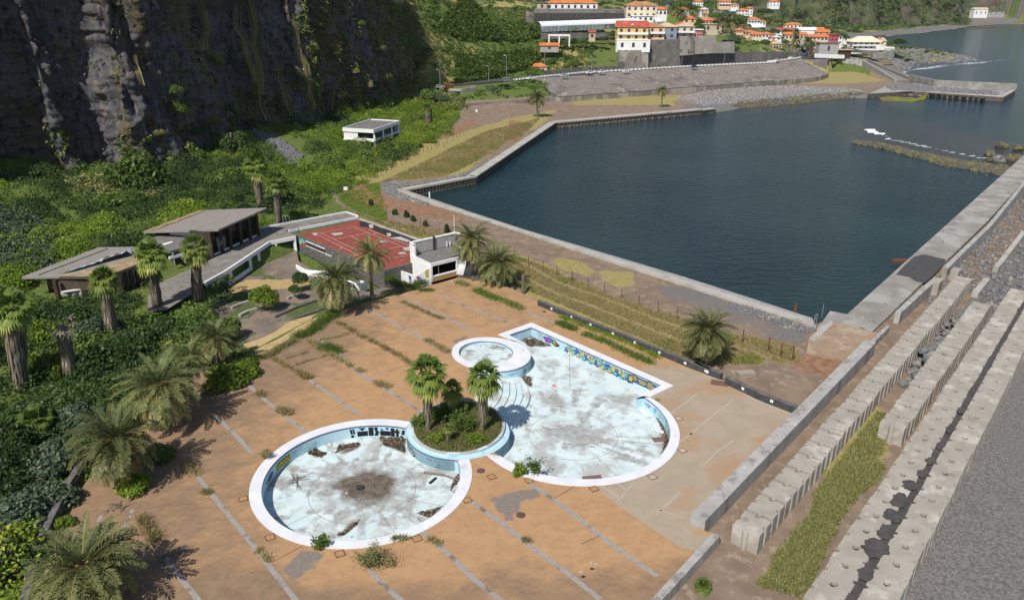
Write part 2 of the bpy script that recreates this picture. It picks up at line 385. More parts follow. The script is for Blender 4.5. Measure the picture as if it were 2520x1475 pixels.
def shore_d(x, y):
 return np.where(inpoly(x, y, SEAP), -1, 1)*dpoly(x, y, SEAP, True)
def beach_w(x, y):
 b = np.full(np.shape(x), 1e9)
 for Lb in BEACHLINES: b = np.minimum(b, dpoly(x, y, Lb))
 return b
def ground_z(x, y):
 z = land_z(x, y); sd = shore_d(x, y); b = beach_w(x, y)
 far = np.asarray(y) > 500
 rough = (fbm(x/9., y/9., 4, 3)-.5)
 amp = sstep(2, 60, z)*np.where(far, 14, 5)
 z = z+amp*(fbm(x/40., y/40., 4, 5)-.5)
 mt = sstep(25, 90, z)*far; z = z+mt*60*(fbm(x/130., y/130., 5, 11)-.45)
 d = dpoly(x, y, RDC); t_ = np.clip((np.asarray(x)-RDC[0][0])/(RDC[-1][0]-RDC[0][0]), 0, 1); w_ = 1-sstep(5.5, 9.5, d); z = z*(1-w_)+(5.1+2.5*t_-.35)*w_
 z = np.where(inpoly(x, y, REVP), np.minimum(z, -1.6), z); z = np.where(inpoly(x, y, FLATP), np.minimum(z, -.78), z); z = np.where(inpoly(x, y, CARP_) | (dpoly(x, y, CARP_, True) < 2.5), np.minimum(z, np.where(inpoly(x, y, FLATP), -.78, 6.6)), z)
 sl = np.where(b < np.abs(sd)+2, .16+.5*sstep(900, 1100, y)*0, 1.5)
 sl = np.where((np.asarray(y) > 1000) & (b < np.abs(sd)+2), .10, sl)
 z = np.minimum(z, ZS-.15+sl*np.maximum(sd, 0)+(.5*rough*np.clip(sd/3, 0, 1)))
 return np.where(sd < 0, np.maximum(ZS-.5+sd*.25, -9.), z)
TR1 = [A(*r7(x, y), ZL) for x, y in ((-700, 480), (-250, 640), (0, 785), (300, 885), (500, 960), (750, 1065), (1000, 1155), (1200, 1230))]
TR2 = [A(*r7(x, y), ZL) for x, y in ((-600, 590), (0, 880), (250, 965), (500, 1065), (750, 1165), (1000, 1262), (1400, 1295), (1600, 1350), (1700, 1400), (1735, 1440), (1690, 1500), (1560, 1530))]
PATH = [A(*r6(x, y), ZL) for x, y in ((1900, -60), (1500, 30), (1250, 130), (1000, 200), (800, 280), (650, 360), (540, 430), (460, 520), (450, 590), (480, 640), (560, 690), (680, 735), (830, 790), (1000, 870))]
def jit(x, y, s=6., a=1.2, sd=21): return (fbm(x/s, y/s, 4, sd)-.5)*2*a
def blob(x, y, f, L, z=ZL, soft=1.5, j=2.0):
 P = pts(f, L, z); d = dpoly(x, y, P, True); d = np.where(inpoly(x, y, P), -d, d)+jit(x, y, 4, j)
 return 1-sstep(-soft, soft, d)
def gmask(x, y):
 x = np.asarray(x, float); y = np.asarray(y, float)
 M_ = np.zeros(x.shape+(4,)); z = land_z(x, y); sd = shore_d(x, y); b = beach_w(x, y)
 n1 = fbm(x/5., y/5., 4, 31); n2 = fbm(x/14., y/14., 4, 37)
 left = x < -15-.22*(y-100)
 R_ = np.where((left | (z > 1.2)) & (y > 40), 1.0, 0.0)
 n9 = fbm(x/70., y/60., 5, 77); farr = y > 560
 R_ = np.where(farr, np.where(n9 > .56, .35, 1.0), R_)
 harbour = (~left) & (y < 330) & (z < 1.0)
 strip = blob(x, y, r7, ((-900, 560), (-300, 560), (0, 690), (400, 870), (800, 1010), (1300, 1180), (1950, 1300), (1960, 1420), (1500, 1460), (1250, 1500), (700, 1280), (0, 980), (-900, 620)))
 R_ = np.where(harbour, strip*(.15+.65*sstep(.46, .60, n1)), R_)
 G_ = np.where(harbour, strip*.9, 0)
 pl = blob(x, y, r6, ((1100, 450), (820, 500), (560, 460), (700, 370), (1000, 230), (1500, 60), (1900, -60), (2250, -120), (2200, -40), (1800, 180), (1500, 400)), j=3)
 G_ = np.maximum(G_, pl*(.55+.5*n1)); R_ = np.maximum(R_*np.where(harbour & (pl > .3), 0, 1), pl*np.where(n1 > .6, .8, 0))
 for L in (((640, 740), (900, 800), (1330, 880), (1320, 940), (1100, 930), (900, 860)), ((2230, 1080), (2520, 1180), (2500, 1230), (2300, 1150))): G_ = np.maximum(G_, blob(x, y, r6, L, j=1))
 for L in (((0, 570), (150, 600), (300, 690), (200, 720), (0, 650)), ((330, 680), (600, 690), (640, 800), (500, 830), (350, 760))): G_ = np.maximum(G_, blob(x, y, r7, L, j=1))
 yl = blob(x, y, r4, ((700, 560), (900, 560), (1130, 630), (800, 650), (450, 650)), 0, j=3); G_ = np.maximum(G_, yl); R_ = np.maximum(R_*(1-(harbour & (yl > .2))), yl*.3)
 G_ = np.maximum(G_, blob(x, y, r3, ((600, 880), (1300, 860), (1700, 860), (1600, 950), (700, 950)), ZL, j=3)*.7)
 B_ = blob(x, y, r6, ((650, 500), (900, 610), (1250, 650), (1500, 740), (1480, 790), (1000, 720), (760, 660), (560, 600)), j=1.5)
 B_ = np.maximum(B_, blob(x, y, r6, ((1880, -40), (2060, 0), (1900, 160), (1830, 120)), j=1.5))
 B_ = np.maximum(B_, blob(x, y, r6, ((1290, 110), (1480, 0), (1600, -40), (1580, 10), (1350, 130)), j=1)); B_ = np.maximum(B_, (1-sstep(.6, 1.6, dpoly(x, y, PATH)))*.0)
 B_ = np.where(farr, sstep(.56, .68, fbm(x/55., y/40., 5, 78))*.45, B_); rk = np.where(farr & (z > 8), sstep(.50, .60, fbm(x/38., y/22., 5, 76))*.9, 0); G_ = np.where(farr | (z > 5), np.maximum(G_, sstep(.5, .65, fbm(x/30., y/30., 4, 79))*.75), G_)
 slab = blob(x, y, r6b, ((1600, 540), (1800, 390), (2050, 400), (2300, 300), (1960, 640)), ZL, .8, 1.2); B_ = np.maximum(B_, slab)
 A_ = np.where(harbour & (y > 60), blob(x, y, r7, ((650, 760), (1050, 830), (1500, 960), (2060, 1130), (2020, 1280), (1700, 1240), (1400, 1150), (900, 900)), j=3)*(.35+.5*n1), 0)
 A_ = np.maximum(A_, rk); A_ = np.maximum(A_, np.where(b < 1e8, 1-sstep(16, 24, b+jit(x, y, 8, 5)), 0)*(y > 200)*(y < 900)); A_ = np.maximum(A_, (y >= 900)*(1-sstep(28, 40, b)))
 sea = (.76*x-.65*y > -22.5) & (y < 260)
 gr = blob(x, y, r7b, ((500, 1200), (980, 1327), (1330, 700), (1560, 450), (1640, 200), (1500, 0), (1320, 250), (1150, 500), (1080, 800), (700, 1250)), ZO, .8, .8)
 s_ = .76*x-.65*y; a_ = .65*x+.76*y
 R_ = np.where(sea, gr*np.where(n1 > .42, .9, .35), R_); G_ = np.where(sea, gr*.8, G_); B_ = np.where(sea, 0, B_)
 A_ = np.where(sea, np.where(s_ > -6.3, 1, 0)+(a_ > 92)*(s_ > -16), A_)
 tr = np.minimum(dpoly(x, y, TR1), dpoly(x, y, TR2)); tr = np.minimum(tr, dpoly(x, y, PATH)); t = sstep(.25, .7, tr+jit(x, y, 2, .15))
 R_ = R_*t; G_ = G_*(.4+.6*t)
 R_ = np.where(sd < 2.2, 0, R_)
 M_[..., 0] = R_; M_[..., 1] = G_; M_[..., 2] = B_; M_[..., 3] = np.clip(A_, 0, 1)
 return M_
M_GROUND = mat('ground_soil', (.165, .12, .088), (.225, .165, .118), s=.35, c3=(.28, .22, .16), s3=.9, t3=(.52, .7), bump=.05, bs=6,
   masks=[((.060, .095, .018), (.125, .155, .035), .8, .8), ((.32, .265, .10), (.22, .185, .07), 1.0, .8), ((.19, .095, .055), (.27, .165, .10), .5, .8), ((.095, .088, .086), (.195, .18, .17), 2.5, .6)],
   c4=None)
ky = np.concatenate([np.arange(24, 60, .4), 60*1.0065**np.arange(0, int(math.log(3300/60)/math.log(1.0065)))])
kx = np.linspace(-1.05, 1.02, 470)
KX, KY = np.meshgrid(kx, ky); GX, GY = KX*KY*1.0+0, KY
GX = KX*(KY+12)
gz = ground_z(GX.ravel(), GY.ravel())
idx = np.arange(GX.size).reshape(GX.shape)
F4 = np.stack([idx[:-1, :-1].ravel(), idx[:-1, 1:].ravel(), idx[1:, 1:].ravel(), idx[1:, :-1].ravel()], 1)
DECKP = [A(*p) for p in ((1125, 683), (1190, 690), (1240, 702), (1370, 758), (1500, 812), (1640, 872), (1785, 938))]+[AS(75.5, -22.3), AS(50.0, -22.3), A(*r7b(440, 886)), A(*r7b(30, 1330)), A(1500, 1640)]+[A(*p) for p in ((-150, 1640), (60, 1475), (140, 1290), (330, 1015), (400, 925), (560, 885), (648, 866), (790, 778), (905, 742), (1010, 716))]
dd = dpoly(GX.ravel(), GY.ravel(), DECKP, True); ind = inpoly(GX.ravel(), GY.ravel(), DECKP)
gz = np.where(ind & (dd > .8), -2.2, gz)
PL0 = [A(*p, -.8) for p in ((500, 735), (600, 660), (728, 605), (690, 560), (870, 522), (1010, 610), (1100, 640), (1130, 690), (905, 735), (790, 776), (640, 862), (580, 868), (540, 800))]
d0_ = dpoly(GX.ravel(), GY.ravel(), PL0, True); i0_ = inpoly(GX.ravel(), GY.ravel(), PL0); gz = np.where(i0_, np.minimum(gz, -.6-1.5*sstep(0, 2, d0_)), gz)
msk = gmask(GX.ravel(), GY.ravel())
g = mesh_np('ground', np.c_[GX.ravel(), GY.ravel(), gz], F4, M_GROUND, mask=msk, smooth=True); g['kind'] = 'structure'
MB().quad((-6000, -300, -9.5), (9000, -300, -9.5), (9000, 9000, -9.5), (-6000, 9000, -9.5)).build('seabed', mat('seabed', (.02, .03, .03)), origin=(0, 0, -9.5))['kind'] = 'structure'
def sea_mat():
 m = bpy.data.materials.new('sea_water'); m.use_nodes = True; nt = m.node_tree; N = nt.nodes; L = nt.links; b = N['Principled BSDF']
 b.inputs['Roughness'].default_value = .12; b.inputs['IOR'].default_value = 1.33; b.inputs['Specular IOR Level'].default_value = .42
 geo = N.new('ShaderNodeNewGeometry')
 def noise(sc, det, st=None, ro=.55):
  n = N.new('ShaderNodeTexNoise'); n.inputs['Scale'].default_value = sc; n.inputs['Detail'].default_value = det; n.inputs['Roughness'].default_value = ro
  if st:
   mp = N.new('ShaderNodeMapping'); mp.inputs['Scale'].default_value = st; mp.inputs['Rotation'].default_value = (0, 0, .25); L.new(geo.outputs['Position'], mp.inputs[0]); L.new(mp.outputs[0], n.inputs['Vector'])
  else: L.new(geo.outputs['Position'], n.inputs['Vector'])
  return n.outputs['Fac']
 at = N.new('ShaderNodeAttribute'); at.attribute_name = 'mask'; sp = N.new('ShaderNodeSeparateColor'); L.new(at.outputs['Color'], sp.inputs[0])
 def mix(f, a, c):
  x = N.new('ShaderNodeMix'); x.data_type = 'RGBA'; L.new(f, x.inputs[0])
  for q, k in ((a, 6), (c, 7)):
   if hasattr(q, 'node'): L.new(q, x.inputs[k])
   else: x.inputs[k].default_value = (*q, 1)
  return x.outputs[2]
 def rg(f, a, c):
  r = N.new('ShaderNodeMapRange'); r.inputs[1].default_value = a; r.inputs[2].default_value = c; L.new(f, r.inputs[0]); return r.outputs[0]
 c = mix(rg(noise(.02, 3), .35, .65), (.003, .015, .019), (.010, .031, .032))
 c = mix(sp.outputs[0], c, (.035, .032, .026))
 ad = N.new('ShaderNodeMath'); ad.operation = 'MULTIPLY_ADD'; L.new(noise(.9, 8, (1, 2.2, 1), .75), ad.inputs[0]); ad.inputs[1].default_value = 1.0; L.new(sp.outputs[1], ad.inputs[2])
 fo = rg(ad.outputs[0], .98, 1.12); c = mix(fo, c, (.75, .78, .8)); L.new(c, b.inputs['Base Color'])
 rr = N.new('ShaderNodeMath'); rr.operation = 'MULTIPLY_ADD'; L.new(fo, rr.inputs[0]); rr.inputs[1].default_value = .7; rr.inputs[2].default_value = .12; L.new(rr.outputs[0], b.inputs['Roughness'])
 b1 = N.new('ShaderNodeBump'); b1.inputs['Distance'].default_value = .55; L.new(noise(.32, 4, (1.0, 2.6, 1)), b1.inputs['Height'])
 b2 = N.new('ShaderNodeBump'); b2.inputs['Distance'].default_value = .14; L.new(noise(1.3, 5, (1, 2.0, 1)), b2.inputs['Height']); L.new(b1.outputs[0], b2.inputs['Normal'])
 L.new(b2.outputs[0], b.inputs['Normal'])
 return m
wy = np.concatenate([np.arange(60, 700, 3.0), 700*1.012**np.arange(0, 215)]); wk = np.linspace(-.3, 1.25, 330)
WK, WY = np.meshgrid(wk, wy); WX = WK*WY
REEF = [A(*r4(x, y), ZS) for x, y in ((880, 1130), (1000, 1145), (1150, 1180), (1300, 1215), (1500, 1262), (1700, 1300), (1900, 1335), (2100, 1365), (2300, 1390))]
SHOAL = [A(*r4(x, y), ZS) for x, y in ((700, 1010), (900, 950), (1250, 945), (1600, 1000), (1900, 1090), (2300, 1160), (2300, 1330), (1700, 1290), (1200, 1180), (850, 1130), (780, 1080))]
SHOAL2 = [A(*r4(x, y), ZS) for x, y in ((0, 850), (400, 815), (800, 775), (990, 790), (960, 815), (700, 835), (400, 870), (0, 900))]
def sea_mask(x, y):
 M_ = np.zeros(x.shape+(4,)); M_[..., 3] = 1
 def pol(P, soft, j): d = dpoly(x, y, P, True); d = np.where(inpoly(x, y, P), -d, d)+jit(x, y, 15, j); return 1-sstep(-soft, soft, d)
 M_[..., 0] = np.maximum(pol(SHOAL, 9, 6)*.85, pol(SHOAL2, 3, 3)*.8)
 b = np.full(x.shape, 1e9)
 for Lb in (HEADN, FARC[4:]): b = np.minimum(b, dpoly(x, y, Lb))
 fo = (1-sstep(1, 8, b+jit(x, y, 20, 4)))*.56
 RF = [A(*r4(x_, y_), ZS) for x_, y_ in ((1150, 1105), (1300, 1130), (1450, 1165), (1700, 1215), (1900, 1255))]
 fo = np.maximum(fo, (1-sstep(.8, 3.2, dpoly(x, y, RF)+jit(x, y, 6, 1.2)))*.6)
 BR = [A(*r4(x_, y_), ZS) for x_, y_ in ((990, 1025), (1020, 1048), (1060, 1056), (1095, 1062))]; d = dpoly(x, y, BR)
 fo = np.maximum(fo, (1-sstep(1.0, 2.4, d))*1.2); fo = np.maximum(fo, (1-sstep(.3, 1.2, dpoly(x, y, [BR[-1], A(*r4(1150, 1100), ZS)])))*.6)
 M_[..., 1] = fo
 return M_
wid = np.arange(WX.size).reshape(WX.shape)
WF = np.stack([wid[:-1, :-1].ravel(), wid[:-1, 1:].ravel(), wid[1:, 1:].ravel(), wid[1:, :-1].ravel()], 1)
sea = mesh_np('sea', np.c_[WX.ravel(), WY.ravel(), np.full(WX.size, ZS)], WF, sea_mat(), mask=sea_mask(WX.ravel(), WY.ravel())); sea['kind'] = 'structure'
CLP = [(-190, 10), (-158, 66), (-138, 110), (-127, 150), (-121, 180), A(140, 425, 3), A(250, 418, 2), A(330, 425, 2), A(440, 408, 2), A(530, 368, 2), A(600, 340, 2), A(700, 322, 2), A(760, 318, 2), A(830, 298, 2), A(900, 278, 2), A(960, 258, 3), A(1000, 232, 4), A(1030, 205, 6), (-52, 395), (-75, 430), (-120, 470)]
CLP = catmull(CLP, 16); _cl = np.array(CLP)
_s = np.r_[0, np.cumsum(np.hypot(*np.diff(_cl, axis=0).T))]; NS_ = 620; su = np.linspace(0, _s[-1], NS_)
cx_, cy_ = np.interp(su, _s, _cl[:, 0]), np.interp(su, _s, _cl[:, 1])
tx, ty = np.gradient(cx_), np.gradient(cy_); tl = np.hypot(tx, ty); nx_, ny_ = ty/tl, -tx/tl     # towards the harbour
hh = np.r_[np.linspace(-4, 60, 170), np.linspace(61, 95, 20)]
SU, HH = np.meshgrid(su, hh); CXg, CYg = np.meshgrid(cx_, hh)[0], np.meshgrid(cy_, hh)[0]
NX_, NY_ = np.meshgrid(nx_, hh)[0], np.meshgrid(ny_, hh)[0]
HH = np.where(HH > 61, 61+(HH-61)*(1+1.6*(1-sstep(.24, .36, SU/_s[-1]))), HH)  # out-of-view left stretch raised so its shadow covers the left cliff face
lean = .10+.30*sstep(_s[-1]*.55, _s[-1]*.85, SU)
off = -HH*lean
rdg = lambda a, b, sd: 1-2*np.abs(fbm(a, b, 4, sd)-.5)*2
off += 4.5*(rdg(SU/11.+.04*HH, HH/40., 81)-.6) + 2.4*(rdg(SU/3.4, HH/9., 83)-.6) + 1.0*(rdg(SU/1.5, HH/2.0, 85)-.6)
off += 8*(fbm(SU/26., HH/70.+3, 4, 51)-.5)*(.4+.6*sstep(0, 25, HH)) + 3*(fbm(SU/6.+.05*HH, HH/24., 4, 53)-.5) + 1.4*np.round(3*fbm(SU/5., HH/2.6, 2, 58))/3
off += -2.2*sstep(.53, .72, fbm(SU/3.2, HH/40., 3, 59))
cave = np.exp(-((SU-np.interp(0, [0], [_s[np.argmin(np.hypot(_cl[:, 0]+120, _cl[:, 1]-203))]]))/14)**2)*np.exp(-(HH/11)**2); off += -4*cave
led = (fbm(SU/15., HH/5., 3, 61)-.5); off += 1.5*led
CV = np.c_[(CXg+NX_*off).ravel(), (CYg+NY_*off).ravel(), HH.ravel()]
ci = np.arange(SU.size).reshape(SU.shape); CF = np.stack([ci[:-1, :-1].ravel(), ci[:-1, 1:].ravel(), ci[1:, 1:].ravel(), ci[1:, :-1].ravel()], 1)
cmk = np.zeros((SU.size, 4)); gr_ = sstep(_s[-1]*.5, _s[-1]*.8, SU)
cmk[:, 0] = (gr_*.55+.35*(fbm(SU/9., HH/14., 4, 71) > .58)+.3*(1-sstep(2, 14, HH))).ravel()
cmk[:, 1] = (.9*sstep(.53, .64, fbm(SU/4.5+HH/25., HH/60., 3, 73))*sstep(.2, .45, SU/_s[-1])+.2*gr_).ravel()
M_CLIFF = mat('cliff_rock', (.055, .055, .066), (.125, .12, .12), s=.9, c3=(.17, .135, .10), s3=.30, t3=(.54, .68), stretch=(1, 1, .35), st3=(1.6, 1.6, .35), c4=(.022, .022, .027), s4=.5, t4=(.54, .66), bump=.5, bs=1.6,
   masks=[((.05, .065, .018), (.10, .11, .035), .5, .9), ((.145, .115, .068), (.09, .075, .05), .6, .8), None, None])
cl = mesh_np('cliff', CV, CF, M_CLIFF, mask=cmk); cl['kind'] = 'structure'
def cliff_pt(sf, h):
 i = min(NS_-1, int(sf*(NS_-1))); j = int(np.argmin(abs(hh-h))); return CV[j*NS_+i], (nx_[i], ny_[i])
# ================================================================== DECK AND POOLS
M_DECK = mat('deck_paint', (.40, .245, .125), (.36, .215, .11), s=.5, c3=(.30, .18, .10), s3=.9, t3=(.44, .80), st3=(1, 1.6, 1, .5), bump=.01, bs=8, rough=.85,
   masks=[((.185, .125, .08), (.25, .165, .10), .45, 1.1), ((.17, .145, .125), (.22, .18, .15), 1.6, .5), None, None], c4=(.27, .15, .085), s4=2.4, t4=(.62, .68))
M_CONC = mat('old_concrete', (.30, .26, .21), (.25, .215, .17), s=.5, c3=(.36, .32, .27), s3=.35, t3=(.5, .66), c4=(.17, .145, .115), s4=1.2, t4=(.64, .72), bump=.01, bs=6)
M_APRON = mat('apron_concrete', (.34, .275, .205), (.30, .245, .185), s=.45, c3=(.33, .225, .14), s3=.12, t3=(.48, .6), c4=(.2, .165, .13), s4=2.2, t4=(.66, .72), bump=.008, bs=7)
M_COPE = mat('white_coping', (.66, .66, .70), (.58, .58, .62), s=.6, c3=(.50, .50, .53), s3=.5, t3=(.6, .72), c4=(.30, .28, .27), s4=2.2, t4=(.70, .76), rough=.8)
M_POOL = mat('pool_paint', (.57, .64, .64), (.48, .585, .60), s=.5, c3=(.38, .39, .375), s3=.42, t3=(.46, .66), c4=(.17, .15, .125), s4=2.6, t4=(.66, .72), rough=.8,
   masks=[((.085, .065, .05), (.16, .13, .105), .9, 1.5), ((.36, .375, .36), (.26, .26, .245), .9, 1.3), ((.16, .145, .125), (.10, .085, .07), 2.5, .25), None], bump=.006, bs=6)
M_WALLB = mat('pool_wall', (.38, .56, .64), (.44, .60, .66), s=.7, c3=(.27, .42, .50), s3=.5, t3=(.55, .7), rough=.7)
M_TILE = mat('blue_tile', (.05, .07, .19), (.07, .09, .22), s=5, rough=.5)
M_STRIP = mat('strip_paving', (.30, .27, .25), (.37, .34, .32), s=3, c3=(.2, .15, .11), s3=.5, t3=(.56, .66), brick=(4.0, .6, .03))
O1, C1, R1 = fit_ellipse(pts(k1, [(78, 870), (105, 700), (165, 600), (360, 420), (740, 215), (900, 160), (1100, 120), (1283, 108), (95, 1000), (140, 1090), (210, 1180), (330, 1270), (500, 1350), (640, 1395), (900, 1435), (1090, 1437)])
      + pts(k2, [(300, 98), (520, 120), (1160, 510), (1185, 620), (1180, 760), (1130, 890), (850, 1160), (690, 1250), (580, 1295)]), 120)
I1, CI1, RI1 = fit_ellipse(pts(k1, [(203, 840), (225, 720), (280, 600), (400, 480), (550, 380), (760, 275), (1000, 200), (1280, 160), (225, 950), (310, 1090), (440, 1210), (560, 1275), (720, 1330), (940, 1352), (1220, 1345)])
      + pts(k2, [(1060, 750), (930, 980), (780, 1100), (600, 1200), (440, 1265)]), 120)
OE2, C2, R2 = fit_ellipse(pts(k4, [(2180, 90), (2270, 240), (2300, 390), (2280, 510), (2200, 640), (2050, 760), (1500, 935), (1200, 952), (940, 938), (620, 890), (370, 790), (140, 665), (60, 585)]), 160)
IE2, CI2, RI2 = fit_ellipse(pts(k4, [(2180, 440), (2120, 560), (1990, 680), (1730, 800), (1350, 875), (1200, 880), (850, 850), (450, 730), (270, 640)]), 160)
OK_, CK, RK = fit_ellipse(pts(k3, [(275, 620), (300, 560), (500, 410), (700, 365), (900, 350), (1100, 368), (1285, 412), (1600, 560), (1632, 640), (1560, 775), (1460, 850), (1290, 910), (1050, 945), (330, 720), (450, 790), (600, 840)]), 90)
IK, CIK, RIK = fit_ellipse(pts(k3, [(412, 600), (440, 540), (640, 435), (860, 412), (1050, 432), (1200, 475), (1310, 550), (1337, 610)]), 90)
RING, CR, RR = fit_ellipse(pts(k2, [(518, 160), (525, 250), (545, 320), (600, 395), (680, 445), (780, 475), (870, 490)])+pts(k4, [(225, 150), (290, 215), (325, 290), (330, 360), (290, 450), (230, 510)]), 96)
SOIL, CSO, RSO = fit_ellipse(pts(k5, [(62, 975), (100, 1070), (200, 1130), (300, 1155), (400, 1162), (520, 1145), (640, 1090), (715, 1020), (738, 950), (715, 890), (680, 850)], .25), 96)
def scale_ring(P, f, c=None):
 c = np.array(P).mean(0) if c is None else np.array(c); return [tuple(c+(np.array(p)-c)*f) for p in P]
def pdiff(P, Q):
 """ring P without ring Q (two convex rings crossing twice)"""
 keep = [not b for b in inpoly([p[0] for p in P], [p[1] for p in P], Q)]
 n = len(P); s0 = [i for i in range(n) if keep[i] and not keep[i-1]][0]
 run = [P[(s0+i) % n] for i in range(n) if keep[(s0+i) % n]]
 inq = inpoly([p[0] for p in Q], [p[1] for p in Q], P); m = len(Q); t0 = [i for i in range(m) if inq[i] and not inq[i-1]][0]
 qr = [Q[(t0+i) % m] for i in range(m) if inq[(t0+i) % m]]
 if math.dist(run[-1], qr[0]) > math.dist(run[-1], qr[-1]): qr = qr[::-1]
 return run+qr
def ell_arc(P, a, b, ccw):
 """points of ring P from the one nearest a to the one nearest b"""
 i = min(range(len(P)), key=lambda k: math.dist(P[k], a)); j = min(range(len(P)), key=lambda k: math.dist(P[k], b)); out = [P[i]]
 while i != j: i = (i+(1 if ccw else -1)) % len(P); out.append(P[i])
 return out
HOLE1 = pdiff(I1, RING)
q5 = lambda L, z=0.0: pts(k5, L, z)
rect_o = q5([(690, 290), (937, 203), (1975, 663), (1800, 748)]); rect_i = q5([(770, 292), (937, 236), (1887, 660), (1705, 752)])
arc_o = ell_arc(OE2, rect_o[-1], A(*k5(612, 1162)), False); arc_i = ell_arc(IE2, rect_i[-1], A(*k5(722, 1176)), False)
isl = ell_arc(RING, A(*k5(716, 1172)), A(*k5(690, 866)), True)
west = q5([(655, 838), (600, 815), (545, 770), (520, 680), (500, 590), (486, 556)])
kid = ell_arc(OK_, A(*k5(500, 560)), A(*k5(800, 322)), True)
BAS2 = rect_i+arc_i+isl+west+kid
DECK_HOLES = [scale_ring(HOLE1, 1.0), BAS2, IK]
def deck_mask(x, y):
 M_ = np.zeros(x.shape+(4,)); n = fbm(x/7., y/7., 4, 81); n2 = fbm(x/2., y/2., 3, 83)
 lft = sstep(-8, -32, x+.15*(y-60)+8*(n-.5)); back = sstep(74, 100, y-.25*x+8*(n-.5)); near = (1-sstep(44, 51, y-.15*x+6*(n-.5)))
 M_[..., 0] = np.clip(.62*lft+.38*back*(x < 12)+.6*near+.12*(n-.3), 0, .8)
 g_ = blob(x, y, r8c, ((1200, 230), (1330, 170), (1500, 160), (1560, 200), (1420, 260), (1400, 330), (1340, 360)), 0, .4, .6)
 g_ = np.maximum(g_, blob(x, y, r8c, ((-80, 560), (90, 590), (60, 700), (-100, 780), (-260, 720)), 0, .5, .8)); g_ = np.maximum(g_, blob(x, y, k3, ((230, 400), (500, 340), (680, 330), (600, 370), (330, 460)), 0, .3, .3))
 M_[..., 1] = g_*.75+.15*(n2 > .7)
 return M_
sheet('pool_deck', DECKP, 0.0, M_DECK, DECK_HOLES, .8, deck_mask)
ap = q5([(1742, 546), (1900, 489)])+[A(1785, 936), A(1975, 1012), A(*r7b(275, 880)), A(*r7b(420, 890)), A(*r7b(300, 1000)), A(*r7b(180, 965)), A(*r8c(2130, 300)), A(*r8c(1940, 160))]
ap += [tuple(np.array(C2)+(np.array(p)-np.array(C2))*.97) for p in ell_arc(OE2, A(*r8c(1930, 140)), rect_o[-1], True)]+q5([(1800, 742), (1962, 664)])
sheet('concrete_apron', ap, .012, M_APRON, (), 1.3)
def strip(f, L, wd, m, name='paving_strip', z=.008, zz=0.0):
 P = [A(*f(x, y), zz) for x, y in L]; mb = MB(); n = len(P); V = []
 for i in range(n):
  a, b = P[max(i-1, 0)], P[min(i+1, n-1)]; dx, dy = b[0]-a[0], b[1]-a[1]; l = math.hypot(dx, dy); V += [(P[i][0]-dy/l*wd/2, P[i][1]+dx/l*wd/2, z), (P[i][0]+dy/l*wd/2, P[i][1]-dx/l*wd/2, z)]
 mb.add(V, [(2*i, 2*i+1, 2*i+3, 2*i+2) for i in range(n-1)]); o = mb.build(name, m); o['kind'] = 'structure'; return o
ID = lambda x, y: (x, y)
for L in (((408, 1372), (450, 1428), (492, 1480)), ((486, 1172), (600, 1312), (733, 1482)), ((530, 1024), (575, 1065), (622, 1116)), ((612, 948), (680, 1007), (752, 1062)), ((762, 934), (820, 975), (884, 1020)), ((868, 908), (950, 958), (1034, 1011)),
  ((783, 832), (826, 860), (868, 906)), ((903, 760), (970, 795), (1105, 868)), ((1000, 733), (1085, 775), (1175, 820)), ((1082, 726), (1160, 758), (1253, 794)), ((1300, 768), (1335, 782), (1385, 802))): strip(ID, L, .42, M_STRIP)
for L in (((1085, 235), (1300, 390), (1460, 520), (1640, 650), (1800, 770), (1960, 900)), ((1480, 115), (1600, 190), (1760, 310), (1950, 460), (2120, 590), (2350, 745)), ((750, 445), (860, 530), (960, 620), (1080, 740), (1200, 840), (1290, 910)), ((400, 705), (480, 790), (560, 860), (620, 915))): strip(r8c, L, .45, M_STRIP)
strip(g2, ((1075, 730), (1020, 860), (975, 1000), (940, 1160)), .35, M_STRIP); strip(g2, ((825, 775), (800, 830)), .35, M_STRIP)
M_JOINT = mat('dark_joint', (.14, .095, .06), (.2, .13, .08), s=2)
for f, L in ((r8c, ((1640, 225), (1800, 130))), (g3, ((420, 780), (640, 720), (860, 640), (1100, 560))), (g3, ((560, 770), (750, 710))), (g3, ((640, 820), (890, 745))), (g3, ((1000, 690), (1210, 640))), (g3, ((1280, 500), (1400, 465))), (g2, ((2205, 1160), (2460, 1025))), (r8c, ((1830, 530), (1960, 470))),
   (g2, ((1600, 680), (1230, 715), (1000, 790))), (g3, ((1390, 870), (1560, 815))), (g3, ((1750, 690), (1900, 730)))): strip(f, L, .09, M_JOINT, 'expansion_joint', .009)
M_PALE = mat('pale_joint', (.40, .345, .27), (.36, .30, .23), s=1)
for L in (((280, 560), (610, 610)), ((480, 975), (740, 780)), ((660, 1180), (860, 1010), (1080, 840)), ((560, 1250), (680, 1165)), ((780, 1475), (930, 1330), (1080, 1230)), ((1050, 720), (1280, 850), (1640, 1000))): strip(r6b, L, .16, M_PALE, 'expansion_joint', .022)
for L in (((1960, 130), (2090, 210)), ((2080, 240), (2200, 100)), ((2340, 330), (2500, 180)), ((2345, 292), (2520, 350)), ((2040, 90), (2140, 165))): strip(r8c, L, .16, M_PALE, 'expansion_joint', .022)
def wall_strip(P, z0, z1, closed=True, inset=0.0):
 n = len(P); V = []; F_ = []
 for p in P: V += [(p[0], p[1], z0), (p[0], p[1], z1)]
 for i in range(n if closed else n-1): j = (i+1) % n; F_.append((2*i, 2*j, 2*j+1, 2*i+1))
 return V, F_
